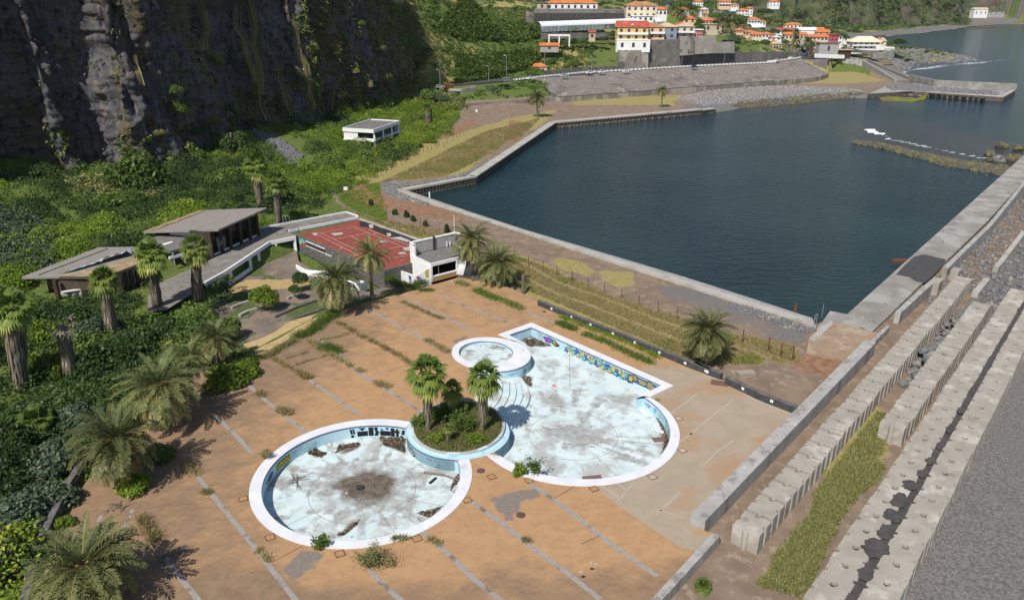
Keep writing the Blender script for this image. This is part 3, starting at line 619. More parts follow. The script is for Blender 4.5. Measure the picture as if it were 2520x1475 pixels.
def coping(O, I, z, closed, th=.06):
 """flat rim between an outer and an inner path of equal count"""
 n = len(O); V = []; F_ = []
 for a, b in zip(O, I): V += [(*a, z), (*b, z), (*a, z-th), (*b, z-th)]
 for i in range(n if closed else n-1):
  j = (i+1) % n; F_ += [(4*i, 4*j, 4*j+1, 4*i+1), (4*i+2, 4*j+2, 4*j, 4*i), (4*i+1, 4*j+1, 4*j+3, 4*i+3)]
 return V, F_
def resample(P, n, closed=False):
 a = np.array(list(P)+([P[0]] if closed else [])); s = np.r_[0, np.cumsum(np.hypot(*np.diff(a, axis=0).T))]; t = np.linspace(0, s[-1], n)
 return [tuple(p) for p in np.c_[np.interp(t, s, a[:, 0]), np.interp(t, s, a[:, 1])]]
PD = 1.4
def polar(x, y, c): return np.hypot(x-c[0], y-c[1]), np.arctan2(y-c[1], x-c[0])
def floor1(x, y):
 M_ = np.zeros(x.shape+(4,)); r, t = polar(x, y, (C1[0]+.2, C1[1]+.2)); R_ = R1.mean(); n = fbm(x*.5, y*.5, 4, 91); n3 = fbm(x*1.2, y*1.2, 4, 92)
 rad = vnoise(t*9, r*.12, 93)
 M_[..., 0] = np.clip((1-sstep(.04, .50, r/R_+.30*(n-.5)))*1.1, 0, 1)
 edge = dpoly(x, y, HOLE1, True)
 for L in (((1160, 520), (1365, 520), (1365, 640), (1250, 610)), ((600, 640), (660, 600), (740, 640), (690, 670)), ((820, 590), (1000, 570), (960, 610), (850, 640)), ((830, 1270), (960, 1170), (1000, 1170), (930, 1240), (860, 1290)), ((1500, 1110), (1660, 1060), (1560, 1150))):
  M_[..., 0] = np.maximum(M_[..., 0], blob(x, y, Z(750, 1200, 2.458), L, -PD, .4, .6)*(.5+.7*n3))
 M_[..., 1] = np.clip((1-sstep(.30, .66, r/R_+.25*(n-.5)))*.62+.5*sstep(.5, .85, rad)*sstep(.3, .5, r/R_)+.45*sstep(.5,.7,n3), 0, 1)
 M_[..., 1] *= 1-.9*np.clip(M_[..., 0], 0, 1)
 M_[..., 2] = .45*sstep(.6, .75, n3)*(edge < 5)
 return M_
def floor2(x, y):
 M_ = np.zeros(x.shape+(4,)); c = A(*k5(1245, 1020), -PD); r, t = polar(x, y, c); R_ = R2.mean(); n = fbm(x*.4, y*.4, 4, 94); n3 = fbm(x*1.1, y*1.1, 4, 95); rad = vnoise(t*14, r*.1, 96)
 for L in (((850, 320), (1060, 330), (1090, 380), (920, 380)), ((850, 590), (950, 600), (940, 690), (890, 640)), ((1850, 870), (1940, 1000), (1930, 1120), (1860, 1190), (1900, 1100), (1890, 1000))): M_[..., 0] = np.maximum(M_[..., 0], blob(x, y, k5, L, -PD, .5, .5)*(.5+.6*n3))
 M_[..., 1] = np.clip(.8*(1-sstep(.1, .3, r/R_+.3*(n-.5)))+.55*sstep(.45, .85, rad)*(1-sstep(.85, 1.0, r/R_))*sstep(.08, .2, r/R_)+.45*sstep(.48,.7,n3), 0, 1)
 for L in (((940, 470), (1120, 620), (1200, 830), (1000, 800), (1100, 650)), ((1500, 720), (1700, 730), (1690, 830), (1500, 800))): M_[..., 1] = np.maximum(M_[..., 1], blob(x, y, k5, L, -PD, 1, 1)*.8)
 M_[..., 1] *= 1-.9*np.clip(M_[..., 0], 0, 1); M_[..., 2] = .45*sstep(.62, .75, n3)
 return M_
def floork(x, y):
 M_ = np.zeros(x.shape+(4,)); n3 = fbm(x*.9, y*.9, 4, 97); M_[..., 1] = .75*(n3 > .52); M_[..., 0] = .7*(fbm(x*.6, y*.6, 3, 98) > .66); return M_
def vf(mb, vf_, k=None): return mb.add(vf_[0], vf_[1], k)
p1 = empty('swimming_pool', (*C1, 0), 'empty round pool with a dark stain in the middle of its pale blue floor', 'swimming pool')
nO = 120
pairs = [(p, min(I1, key=lambda q: math.dist(p, q))) for p in O1]
inisl = inpoly([p[1][0] for p in pairs], [p[1][1] for p in pairs], scale_ring(RING, .985))
s0 = [i for i in range(nO) if not inisl[i] and inisl[i-1]]; s0 = s0[0] if s0 else 0
run = [pairs[(s0+i) % nO] for i in range(nO) if not inisl[(s0+i) % nO]]
mb = MB(); vf(mb, coping([a for a, b in run], [b for a, b in run], .06, False, .10)); mb.build('coping', M_COPE, p1)
mb = MB(); vf(mb, wall_strip(HOLE1, -PD-.02, .0)); mb.build('pool_wall', M_WALLB, p1)
mb = MB(); vf(mb, wall_strip(scale_ring(HOLE1, .9985), -.17, -.045)); mb.build('tile_band', M_TILE, p1)
o = sheet('pool_floor', HOLE1, -PD, M_POOL, (), .32, floor1, kind=None, parent=p1)
p2 = empty('swimming_pool', (*C2, 0), 'large empty keyhole-shaped pool with curved steps and a long graffiti wall', 'swimming pool')
nn = 70; oo = rect_o+resample(arc_o, nn); ii = rect_i+resample(arc_i, nn)
mb = MB(); vf(mb, coping(oo, ii, .06, False, .10)); a_, b_ = A(*k5(785, 328)), A(*k5(862, 344)); vf(mb, coping([a_, oo[0]], [b_, ii[0]], .06, False, .10))
wc = q5([(468, 553), (500, 600), (512, 690), (530, 775), (590, 826)]); wi = q5([(490, 556), (514, 600), (528, 690), (546, 770), (600, 815)]); vf(mb, coping(wc, wi, .06, False, .10)); mb.build('coping', M_COPE, p2)
mb = MB(); vf(mb, wall_strip(BAS2, -PD-.02, .0)); mb.build('pool_wall', M_WALLB, p2)
mb = MB(); vf(mb, wall_strip(scale_ring(BAS2[:len(rect_i)+len(arc_i)], .9985), -.17, -.045, False)); mb.build('tile_band', M_TILE, p2)
sheet('pool_floor', BAS2, -PD, M_POOL, (), .36, floor2, kind=None, parent=p2)
M_CRACK = mat('floor_joint', (.16, .16, .155), (.25, .25, .24), s=3)
def floor_ring(parent, c, r_, z, wd=.05, extra=()):
 mb = MB(); mb.ribbon([(c[0]+r_*math.cos(q), c[1]+r_*math.sin(q)) for q in np.linspace(0, 2*math.pi, 73)], wd, z-.01, z+.006)
 for q in extra: mb.ribbon([(c[0]+r_*math.cos(q), c[1]+r_*math.sin(q)), (c[0]+r_*2.0*math.cos(q), c[1]+r_*2.0*math.sin(q))], wd, z-.01, z+.007)
 mb.build('floor_joint', M_CRACK, parent)
cj = A(*Z(750, 1200, 2.458)(1030, 925), -PD); floor_ring(p1, cj, R1.mean()*.49, -PD, .05, (-.3, -1.0, -2.4, 2.9)); cj2 = A(*k5(1240, 1022), -PD); floor_ring(p2, cj2, R2.mean()*.44, -PD, .05, (.75, -1.1, -.2))
mb = MB(); mb.ribbon([A(*k5(1215, 390), -PD), A(*k5(1218, 690), -PD)], .07, -PD-.01, -PD+.006); mb.build('floor_joint', M_CRACK, p2)
arcs = [[(1150, 1085), (1156, 1200), (1130, 1340), (1050, 1475), (960, 1600), (880, 1690)], [(1268, 1100), (1275, 1240), (1262, 1330), (1195, 1475), (1090, 1640), (980, 1770)], [(1370, 1120), (1390, 1250), (1385, 1330), (1335, 1475), (1220, 1680), (1080, 1830)],
  [(1460, 1120), (1500, 1280), (1500, 1340), (1450, 1475), (1340, 1690), (1170, 1890)], [(1420, 990), (1555, 1150), (1612, 1290), (1615, 1370), (1580, 1475), (1430, 1740), (1250, 1960)]]
for i, (L, z) in enumerate(zip(arcs[::-1], (-1.1, -.9, -.7, -.5, -.3))):
 P = catmull(pts(k3, L, z), 6); st = [A(*k3(700, 1850), z), A(*k3(520, 1500), z), A(*k3(560, 1150), z), A(*k3(600, 960), z), A(*k3(1050, 965), z), A(*k3(1380, 960), z)]
 if i: st = [A(*k3(700, 1850), z), A(*k3(540, 1500), z), A(*k3(600, 1150), z), A(*k3(660, 1010), z), A(*k3(1080, 1000), z)]
 mb = MB(); mb.prism(P+st, -PD+.002, z, kt=0); s_ = mb.build('step', [M_POOL], p2)
 a, b = wall_strip(P, z-.06, z-.012, False); q = np.array(P);
pk = empty('wading_pool', (*CIK, 0), 'small round wading pool inside a wide white paved disc', 'wading pool')
mb = MB(); prs = resample(OK_, 90, True)[:-1]; inn = [min(IK, key=lambda q: math.dist(p, q)) for p in OK_]
vf(mb, coping(OK_, inn, .07, True, .11)); mb.build('coping', M_COPE, pk)
mb = MB(); vf(mb, wall_strip(IK, -.47, .0)); mb.build('pool_wall', M_WALLB, pk)
mb = MB(); vf(mb, wall_strip(scale_ring(IK, .996), -.15, -.04)); mb.build('tile_band', M_TILE, pk)
sheet('pool_floor', IK, -.45, M_POOL, (), .3, floork, kind=None, parent=pk)
kb = ell_arc(OK_, A(*k5(500, 560)), A(*k5(935, 440)), True); kb = scale_ring(kb, 1.004, CK)
mb = MB(); vf(mb, wall_strip(kb, -PD+.01, -.045, False)); mb.build('outer_wall', M_WALLB, pk); mb = MB(); vf(mb, wall_strip(scale_ring(kb, 1.003, CK), -.16, -.045, False)); mb.build('tile_band', M_TILE, pk)
pi_ = empty('planter', (*CSO, 0), 'round planter between the two big pools with light blue ring walls', 'planter')
M_RIM = mat('planter_rim', (.42, .41, .40), (.33, .32, .31), s=1.5, c3=(.52, .58, .6), s3=.5)
mb = MB(); vf(mb, coping(RING, scale_ring(RING, .94), .02, True, 1.35)); mb.build('outer_wall', M_WALLB, pi_)
mb = MB(); vf(mb, coping(scale_ring(SOIL, 1.02), scale_ring(SOIL, .965), .28, True, .9)); mb.build('inner_wall', [M_WALLB], pi_)
mb = MB(); vf(mb, coping(scale_ring(SOIL, 1.025), scale_ring(SOIL, .955), .33, True, .05)); mb.build('rim', M_RIM, pi_)
sheet('channel_floor', scale_ring(RING, .97), .035, M_WALLB, (), 1.5, kind=None, parent=pi_)
M_SOIL = mat('planter_soil', (.10, .085, .035), (.16, .13, .055), s=1.5, c3=(.07, .09, .025), s3=.8, t3=(.42, .6), bump=.04, bs=5)
sheet('soil', scale_ring(SOIL, .962), lambda x, y: .24+.25*fbm(x*.5, y*.5, 3, 5), M_SOIL, (), .5, kind=None, parent=pi_)
# ================================================================== QUAYS, SEA WALL, BLOCKS
M_QUAY = mat('quay_concrete', (.33, .31, .28), (.40, .38, .34), s=.6, c3=(.26, .235, .205), s3=.3, t3=(.5, .68), c4=(.19, .17, .15), s4=1.4, t4=(.66, .74), bump=.01, bs=5)
M_QUAY2 = mat('quay_concrete_wet', (.24, .235, .23), (.30, .29, .28), s=.8, c3=(.36, .34, .31), s3=.5, t3=(.52, .7))
M_FACE = mat('caisson_face', (.085, .075, .062), (.13, .115, .095), s=.7, c3=(.05, .045, .034), s3=1.5, t3=(.5, .65), st3=(1, 1, 3))
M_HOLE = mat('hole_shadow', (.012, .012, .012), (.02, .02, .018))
M_PIER = mat('breakwater_concrete', (.20, .185, .165), (.265, .25, .225), s=.35, c3=(.315, .30, .28), s3=.18, t3=(.48, .6), c4=(.15, .135, .12), s4=.7, t4=(.6, .7), bump=.01, bs=5, stretch=(1, 1, 1))
M_PARA = mat('parapet_concrete', (.37, .355, .335), (.29, .28, .265), s=.5, c3=(.21, .195, .18), s3=.6, t3=(.5, .66), st3=(1, 1, .3), c4=(.42, .41, .40), s4=1.1, t4=(.58, .7), bump=.01, bs=5)
M_BLOCK = mat('block_concrete', (.34, .31, .265), (.28, .255, .22), s=.6, c3=(.42, .39, .345), s3=.4, t3=(.52, .66), c4=(.21, .19, .165), s4=.55, t4=(.60, .74), bump=.012, bs=7)
M_DARK = mat('dark_sand', (.050, .047, .046), (.078, .070, .066), s=1.2, c3=(.115, .10, .088), s3=2.2, t3=(.6, .76), bump=.02, bs=7)
M_DARK2 = mat('black_stone', (.055, .055, .06), (.09, .09, .095), s=1.6, c3=(.15, .145, .14), s3=2.5, t3=(.62, .72), brick=(2.2, .35, .02, (math.pi/2, 0, 0)), bump=.05, bs=5)
M_WHITE = mat('white_paint', (.74, .74, .73), (.66, .66, .655), s=.5, c3=(.52, .51, .49), s3=.8, t3=(.6, .76), st3=(1, 1, .35), rough=.7)
M_RUST = mat('rusty_steel', (.17, .065, .03), (.10, .045, .028), s=6, rough=.85)
M_STEEL = mat('galvanised_steel', (.42, .43, .43), (.34, .35, .35), s=3, rough=.45, metal=.5)
QAI = pts(q1, [(370, 215), (560, 290), (760, 365), (1000, 432), (1500, 590), (2000, 755), (2520, 925)], -.6)+pts(r7, [(1000, 790), (1500, 948), (2090, 1138)], -.6)
t = empty('quay_wall', (*QA[3], -.6), 'long straight pale concrete quay edge along the near side of the basin', 'quay')
n = 60; o_, i_ = resample(QA, n), resample(QAI, n); mid = [((a[0]*.55+b[0]*.45), (a[1]*.55+b[1]*.45)) for a, b in zip(o_, i_)]
MB().prism(o_+mid[::-1], -9, -.72).build('outer_step', M_QUAY2, t); MB().prism(mid+i_[::-1], -4, -.6).build('kerb', M_QUAY, t)
def caisson(a, b, z0, z1, n, label, thick, inner=None, rows=(.40, .78), rad=.34, setback=0):
 """perforated quay: front face with two rows of round ports, each a real opening with a dark chamber behind"""
 a, b = np.array(a), np.array(b); L = np.hypot(*(b-a)); d = (b-a)/L; nrm = np.array([-d[1], d[0]])       # nrm points to the land
 if inner is not None and np.dot(np.array(inner)-a, nrm) < 0: nrm = -nrm
 t = empty('quay_wall', (*((a+b)/2), z1), label, 'quay')
 hz = z1-z0; holes = []; ctr = []
 for r in rows:
  for k in range(n):
   u = L*(k+.5+(.25 if r > .6 else 0))/n
   if u < rad*1.3 or u > L-rad*1.3: continue
   ctr.append((u, hz*(1-r))); holes.append([(u+rad*math.cos(q), hz*(1-r)+rad*math.sin(q)) for q in np.linspace(0, 2*math.pi, 9)[:-1]])
 pl = [(0, -.0), (L, -.0), (L, hz), (0, hz)]
 allp = [Vector(p) for p in pl]; ed = [(0, 1), (1, 2), (2, 3), (3, 0)]
 for h in holes: m0 = len(allp); allp += [Vector(p) for p in h]; ed += [(m0+i, m0+(i+1) % 8) for i in range(8)]
 r_ = delaunay_2d_cdt(allp, ed, [], 0, 1e-5); V = np.array([(v.x, v.y) for v in r_[0]]); T = np.array([f for f in r_[2] if len(f) == 3]); c = V[T].mean(1)
 C_ = np.array(ctr); ok = (np.hypot(c[:, None, 0]-C_[None, :, 0], c[:, None, 1]-C_[None, :, 1]).min(1) > rad*.9); T = T[ok]
 W = np.c_[a[0]+d[0]*V[:, 0], a[1]+d[1]*V[:, 0], z0+V[:, 1]]
 mesh_np('port_face', W, T, M_FACE, parent=t)
 q = a+nrm*.5; w_ = b+nrm*.5
 MB().quad((*q, z0-6), (*w_, z0-6), (*w_, z1-.05), (*q, z1-.05)).build('chamber', M_HOLE, t)
 off = .0
 P = [tuple(a-nrm*.06), tuple(b-nrm*.06), tuple(b+nrm*thick), tuple(a+nrm*thick)]
 MB().prism(P, z1-.42, z1).build('cap', M_QUAY, t)
 P = [tuple(a+nrm*.55), tuple(b+nrm*.55), tuple(b+nrm*thick), tuple(a+nrm*thick)]; MB().prism(P, -9, z1-.43).build('core', M_FACE, t)
 MB().quad((*a, -9), (*b, -9), (*b, z0+.001), (*a, z0+.001)).build('footing', M_FACE, t)
 hb = z0+hz*.42; mbb = MB(); mbb.ribbon([tuple(a-nrm*.05), tuple(b-nrm*.05)], .1, hb-.05, hb+.05); mbb.build('ledge', M_FACE, t)
 return t
landpt = A(1100, 420, -.8)
caisson(QA[0], QB[0], -2.65, -.6, 22, 'short perforated quay face at the inner corner of the basin, largest round ports', 2.0, landpt)
caisson(QC[1], QC[0], -2.65, -.6, 70, 'perforated quay running away from the camera along the left side of the basin', 2.6, landpt, rad=.42)
caisson(QD[2], QD[1], -2.65, -.6, 44, 'far perforated quay with a pale cap below the two-lane field', 3.2, A(1500, 250, -.8), rad=.5)
caisson(QD[1], QD[0], -2.65, -.9, 6, 'short broken end of the far perforated quay beside the beach', 2.5, A(1700, 250, -.8), rad=.5)
qa, qb = np.array(AS(100.5, -27.6)), np.array(c3); dq = (qb-np.array(c2)); dq /= np.hypot(*dq)
BWI = [A(*r8(x, y), -.6) for x, y in ((905, 1262), (1160, 1010), (1330, 850), (1400, 790), (1680, 520), (1960, 212))]
end = tuple(np.array(c3)+dq*45); endi = tuple(np.array(BWI[-1])+dq*75)
BW = [c2, c3, end, endi]+BWI[::-1]+[A(2130, 830, -.6), A(2010, 810, -.6), A(2043, 764, -.6)]
MB().prism(BW, -9, -.6).build('breakwater', M_PIER)
tag(bpy.data.objects['breakwater'], 'long grey concrete breakwater walkway on the right side of the basin', 'breakwater')
sheet('oil_stain', [A(*r8(x, y), -.6) for x, y in ((950, 945), (1010, 880), (1100, 800), (1175, 785), (1260, 805), (1350, 825), (1330, 860), (1300, 900), (1240, 960), (1180, 1010), (1110, 1000), (1060, 965))], -.594, mat('black_stain', (.05, .05, .052), (.075, .072, .07), s=1.5), (), 2.0)
PTOP = [(948, 1236), (1228, 985), (1322, 892), (1400, 815), (1680, 548), (1960, 212)]
pw = [A(*r8(x, y), .75) for x, y in PTOP]; pw.append(tuple(np.array(pw[-1])+dq*60))
t = MB().ribbon(pw[:2], .75, -2.0, .75, side=-1).build('parapet', M_PARA); tag(t, 'near part of the breakwater parapet beside the ramp slab', 'sea wall')
t = MB().ribbon(pw[2:], .75, -2.0, .75, side=-1).build('parapet', M_PARA); tag(t, 'far part of the breakwater parapet above the beach stones', 'sea wall')
x0, y0 = A(*r8(1275, 990), .9); MB().box(x0, y0, -2, 2.6, 1.4, 2.95, DIRA).build('parapet_block', M_BLOCK); tag(bpy.data.objects['parapet_block'], 'square pale concrete pier standing in the gap of the sea wall', 'concrete pier')
x0, y0 = A(*r8(1430, 905), .4); MB().box(x0, y0, -2, 2.4, 1.2, 2.4, DIRA).build('parapet_block', M_BLOCK); tag(bpy.data.objects['parapet_block.001'], 'lower pale concrete block against the foot of the breakwater parapet', 'concrete pier')
lw = [A(*r8b(880, 660), .0), A(*r8b(650, 885), -.1)]; MB().ribbon(lw, .5, -2, [.05, -.1], side=-1).build('low_wall', M_PARA); tag(bpy.data.objects['low_wall'], 'low sloping concrete wall linking the parapet to the deck sea wall', 'sea wall')
M_SLAB = mat('brown_slab', (.30, .215, .145), (.26, .185, .125), s=.4, c3=(.34, .27, .20), s3=.3, c4=(.21, .14, .09), s4=.8, t4=(.6, .72))
MB().prism([A(*r8b(x, y), -.55) for x, y in ((265, 605), (775, 735), (640, 880), (500, 1030), (410, 1040), (290, 985), (0, 915), (20, 800))], -3, -.55).build('ramp_slab', M_SLAB); tag(bpy.data.objects['ramp_slab'], 'brown concrete ramp slab beside the corner of the basin', 'slab')
MB().prism([A(*r6b(x, y), -.62) for x, y in ((1790, 270), (1835, 305), (2020, 130), (2010, 100), (1985, 105))], -3, -.50).build('slab_edge', M_QUAY); tag(bpy.data.objects['slab_edge'], 'pale raised edge strip on the left of the ramp slab', 'kerb')
swl = [(*A(*r7b(300, 760), 1.0),), AS(97.6, -22.55)]; a0 = swl[0]; s0_ = .76*a0[0]-.65*a0[1]; al0 = .65*a0[0]+.76*a0[1]
MB().ribbon([AS(al0, -21.8), AS(97.6, -21.8)], 1.35, -2.2, 1.0).build('sea_wall', M_PARA); tag(bpy.data.objects['sea_wall'], 'tall grey concrete sea wall between the deck and the block rows', 'sea wall')
lo = [A(*r7b(440, 880), .25), A(*r7b(30, 1327), .25)]; dl = np.array(lo[1])-np.array(lo[0]); dl /= np.hypot(*dl); lo.append(tuple(np.array(lo[1])+dl*12))
MB().ribbon(lo, .65, -2.2, .25).build('sea_wall', M_PARA); tag(bpy.data.objects['sea_wall.001'], 'lower sea wall with a step down, nearest the camera', 'sea wall')
def outline(L, W, rn, rf, rs):
 """plan of a block: near/far ends and both sides with a half round groove (+r) or tongue (-r) in the middle"""
 P = []
 def bump(cx, cy, r, ax):
  out = []
  for i in range(9):
   q = math.pi*i/8; out.append((abs(r)*math.cos(q), r*math.sin(q)))
  return out
 P.append((-L/2, -W/2))
 def side(x0, y0, dx, dy, r):
  if not r: return []
  nx, ny = -dy, dx; o = []
  for i in range(9):
   q = math.pi*i/8; u = -abs(r)*math.cos(q); v = r*math.sin(q); o.append((x0+dx*u+nx*v, y0+dy*u+ny*v))
  return o
 P += side(0, -W/2, 1, 0, rs); P.append((L/2, -W/2)); P += side(L/2, 0, 0, 1, rf); P.append((L/2, W/2)); P += side(0, W/2, -1, 0, rs); P.append((-L/2, W/2)); P += side(-L/2, 0, 0, -1, rn)
 return P
def block_mesh(L, W, H_, rn, rf, rs):
 mb = MB(); P = outline(L, W, rn, rf, rs); P2 = [(x*.985, y*.985) for x, y in P]; n = len(P)
 V = [(*p, 0) for p in P]+[(*p, H_-.07) for p in P]+[(*p, H_) for p in P2]
 F_ = [(i, (i+1) % n, n+(i+1) % n, n+i) for i in range(n)]+[(n+i, n+(i+1) % n, 2*n+(i+1) % n, 2*n+i) for i in range(n)]+[tuple(2*n+i for i in range(n))]
 mb.add(V, F_); return mb
def row(a0, a1, s, pitch, L, W, rn, rf, label, group, z=ZO-.1, H_=2.6, vary=.0, skip=None):
 mb = block_mesh(L, W, H_, rn, rf, .27); first = None; n = int(round((a1-a0)/pitch))
 for k in range(n):
  a = a0+pitch*(k+.5); x, y = AS(a, s+random.uniform(-.06, .06))
  if first is None: o = first = mb.build('concrete_block', M_BLOCK, origin=(0, 0, 0))
  else: o = first.copy(); COL.objects.link(o)
  o.location = (x, y, z+random.uniform(-vary, vary)); o.rotation_euler = (0, 0, DIRA+random.uniform(-.012, .012))
  tag(o, label, 'concrete block', group)
 return first
row(50.9, 132.5, -17.9, 2.93, 2.45, 2.35, -.27, .30, 'grooved grey concrete block in the raised row beside the deck sea wall', 'blocks in the row beside the sea wall', H_=2.55, vary=.05)
row(76.6, 123.5, -13.45, 2.85, 2.45, 2.4, -.27, .30, 'grooved grey concrete block in the short middle row beyond the grassy strip', 'blocks in the short middle row', H_=2.55, vary=.05)
row(47.0, 132.0, -10.25, 2.66, 2.6, 2.4, .27, .27, 'grooved concrete block in the inner of the two paved rows', 'blocks in the inner paved row', H_=2.5, vary=.02)
row(47.0, 132.0, -7.25, 2.68, 2.62, 2.4, .27, .27, 'grooved concrete block in the outer paved row by the black sand', 'blocks in the outer paved row', H_=2.5, vary=.02)
fl = MB(); P = [AS(47, -9.2), AS(133, -9.2), AS(133, -8.3), AS(47, -8.3)]; o = fl.prism(P, ZO-.1, .98).build('gravel_fill', M_DARK); o['kind'] = 'structure'
for i, (ca, cs, la, ls) in enumerate(((55.8, -9.1, 2.2, 1.5), (58.6, -9.0, 1.8, 1.0), (61.2, -9.2, 1.6, 1.25), (63.9, -9.35, 1.9, 1.0), (66.9, -9.3, 1.3, .95), (69.6, -8.9, 1.2, .7), (72.4, -8.8, 1.2, .7), (76, -8.75, 1.3, .62), (80, -8.75, 1.5, .6), (85, -8.75, 1.4, .6), (52.4, -8.8, 1.5, .9))):
 R_ = [1+.35*(fbm(i*7+3*math.cos(q), 3*math.sin(q), 3, 7)-.5)*2.2 for q in np.linspace(0, 2*math.pi, 33)[:-1]]
 P = [AS(ca+la*.62*r*math.cos(q), cs+ls*.62*r*math.sin(q)) for q, r in zip(np.linspace(0, 2*math.pi, 33)[:-1], R_)]
 mb = MB(); mb.add([(*p, 1.15) for p in P], [tuple(range(len(P)))]); o = mb.build('spilled_sand', M_DARK); o['kind'] = 'structure'
holes_mb = MB()
for s_, a00, pit, nb in ((-10.25, 47.0, 2.66, 31), (-7.25, 47.0, 2.68, 31)):
 for k in range(nb):
  x, y = AS(a00+pit*(k+1), s_); mb = holes_mb; P = [(x+.27*math.cos(q), y+.27*math.sin(q)) for q in np.linspace(0, 2*math.pi, 9)[:-1]]; mb.add([(*p, random.uniform(.3, 1.0)) for p in P], [tuple(range(8))])
  P = [AS(a00+pit*(k+1)-.05, s_-1.2), AS(a00+pit*(k+1)+.05, s_-1.2), AS(a00+pit*(k+1)+.05, s_+1.2), AS(a00+pit*(k+1)-.05, s_+1.2)]; mb.add([(*p, .95) for p in P], [(0, 1, 2, 3)])
o = holes_mb.build('joint_sand', M_DARK); o['kind'] = 'structure'
r5b = Z(2300, 1500, 3.415)
bm_ = [A(*r5b(565, 1125), -.95), A(*r5b(1275, 180), -.95)]; MB().ribbon(bm_, .62, -1.35, -.9).build('concrete_beam', M_CONC); tag(bpy.data.objects['concrete_beam'], 'long narrow concrete beam lying on the grass beside the block row', 'beam')
MB().ribbon([A(*r5b(90, 905), -1.0), A(*r5b(515, 1135), -1.0)], .35, -1.7, -1.0).build('low_kerb', M_CONC); tag(bpy.data.objects['low_kerb'], 'low kerb running from the sea wall step to the lying beam', 'kerb')
MB().prism([A(*r5b(x, y), -1.0) for x, y in ((250, 1080), (520, 1150), (390, 1270), (315, 1235), (300, 1215), (195, 1180))], -2.4, -1.0).build('concrete_slab', M_SLAB); tag(bpy.data.objects['concrete_slab'], 'square brown slab end below the lying beam', 'slab')
MB().ribbon([A(*r8b(1780, 300), -.4), A(*r8b(1905, 150), -.4)], .9, -1.6, -.4).build('concrete_beam', M_QUAY); tag(bpy.data.objects['concrete_beam.001'], 'broken length of pale concrete kerb among the beach stones', 'beam')
MB().ribbon([A(*q4(560, 1330), -.2), A(*q4(600, 1290), -.2), A(*q4(878, 930), -.2)], .8, -1.6, -.2).build('concrete_beam', M_QUAY); tag(bpy.data.objects['concrete_beam.002'], 'long rust stained concrete kerb across the beach stones', 'beam')
import bmesh
def rock_mesh(name, seed, sub=2):
 bm = bmesh.new(); bmesh.ops.create_icosphere(bm, subdivisions=sub, radius=1); r = np.random.default_rng(seed); dirs = r.normal(size=(9, 3)); dirs /= np.linalg.norm(dirs, axis=1)[:, None]; cut = r.uniform(.62, .95, 9)
 for v in bm.verts:
  p = np.array(v.co);
  for d, c in zip(dirs, cut):
   k = p@d
   if k > c: p = p-d*(k-c)*.85
  v.co = p*(1+.08*r.normal())
 me = bpy.data.meshes.new(name); bm.to_mesh(me); bm.free(); return me
M_ROCK = mat('grey_boulder', (.17, .17, .175), (.11, .11, .115), s=1.3, c3=(.25, .225, .19), s3=.6, t3=(.55, .62), bump=.04, bs=4)
M_ROCK2 = mat('algae_boulder', (.075, .068, .05), (.11, .10, .075), s=.7, c3=(.16, .15, .03), s3=.35, t3=(.53, .64), bump=.06, bs=3)
M_ROCKD = mat('scree_rock', (.10, .098, .105), (.15, .145, .15), s=1.3, bump=.05, bs=3)
M_ROCKL = mat('pale_boulder', (.26, .26, .265), (.19, .19, .195), s=1.1, c3=(.33, .32, .30), s3=.5, t3=(.55, .64))
ROCKS = []
for i in range(4):
 me = rock_mesh('rock', 11+i); me.materials.append(M_ROCK); ROCKS.append(me)
def stuff_rocks(name, P, sizes, m, label, sub=1, flat=.75):
 """many stones in one mesh, for what nobody could count"""
 base = []
 for i in range(3):
  me = rock_mesh('tmp', 31+i, sub); v = np.empty(len(me.vertices)*3); me.vertices.foreach_get('co', v); f = np.array([list(p.vertices) for p in me.polygons]); base.append((v.reshape(-1, 3), f)); bpy.data.meshes.remove(me)
 V = []; F_ = []; n = 0
 for p, s in zip(P, sizes):
  v, f = base[RNG.integers(3)]; q = RNG.uniform(0, 6.28); c, s_ = math.cos(q), math.sin(q); sc = s*RNG.uniform(.7, 1.3, 3); sc[2] *= flat
  w_ = v*sc; w_ = np.c_[w_[:, 0]*c-w_[:, 1]*s_, w_[:, 0]*s_+w_[:, 1]*c, w_[:, 2]]+np.array(p); V.append(w_); F_.append(f+n); n += len(v)
 o = mesh_np(name, np.concatenate(V), np.concatenate(F_), m); tag(o, label, None, None, 'stuff'); return o
def scatter_poly(P, n, z=None):
 a = np.array(P); lo, hi = a.min(0), a.max(0); out = np.zeros((0, 2))
 while len(out) < n:
  q = RNG.uniform(lo, hi, (n*3, 2)); out = np.concatenate([out, q[inpoly(q[:, 0], q[:, 1], P)]])
 return out[:n]
def on_ground(q, dz=0): return np.c_[q, ground_z(q[:, 0], q[:, 1])+dz]
hp = [AS(a, s) for a, s in ((93, -16.3), (93, -15), (122, -15), (122, -16.4))]
for k in range(46):
 u = k/45; a = 91.5+u*26; s = -15.6+random.uniform(-.55, .75)*(1 if u > .05 else .6); sz = (.75-.35*u)*random.uniform(.7, 1.25); x, y = AS(a, s)
 o = bpy.data.objects.new('boulder', ROCKS[k % 4]); COL.objects.link(o); o.location = (x, y, -1.2+sz*.5+(random.random() < .45)*.8); o.scale = (sz, sz*random.uniform(.8, 1.1), sz*.8); o.rotation_euler = (random.uniform(-.3, .3), random.uniform(-.3, .3), random.uniform(0, 6))
 tag(o, 'grey boulder in the heap wedged between two block rows', 'boulder', 'boulders heaped between the block rows')
Bp = [AS(121, -21.0), AS(260, -24.5), AS(300, -10), AS(190, 8), AS(118, -3), AS(133, -5.5), AS(134, -12), AS(124, -12), AS(134, -16)]
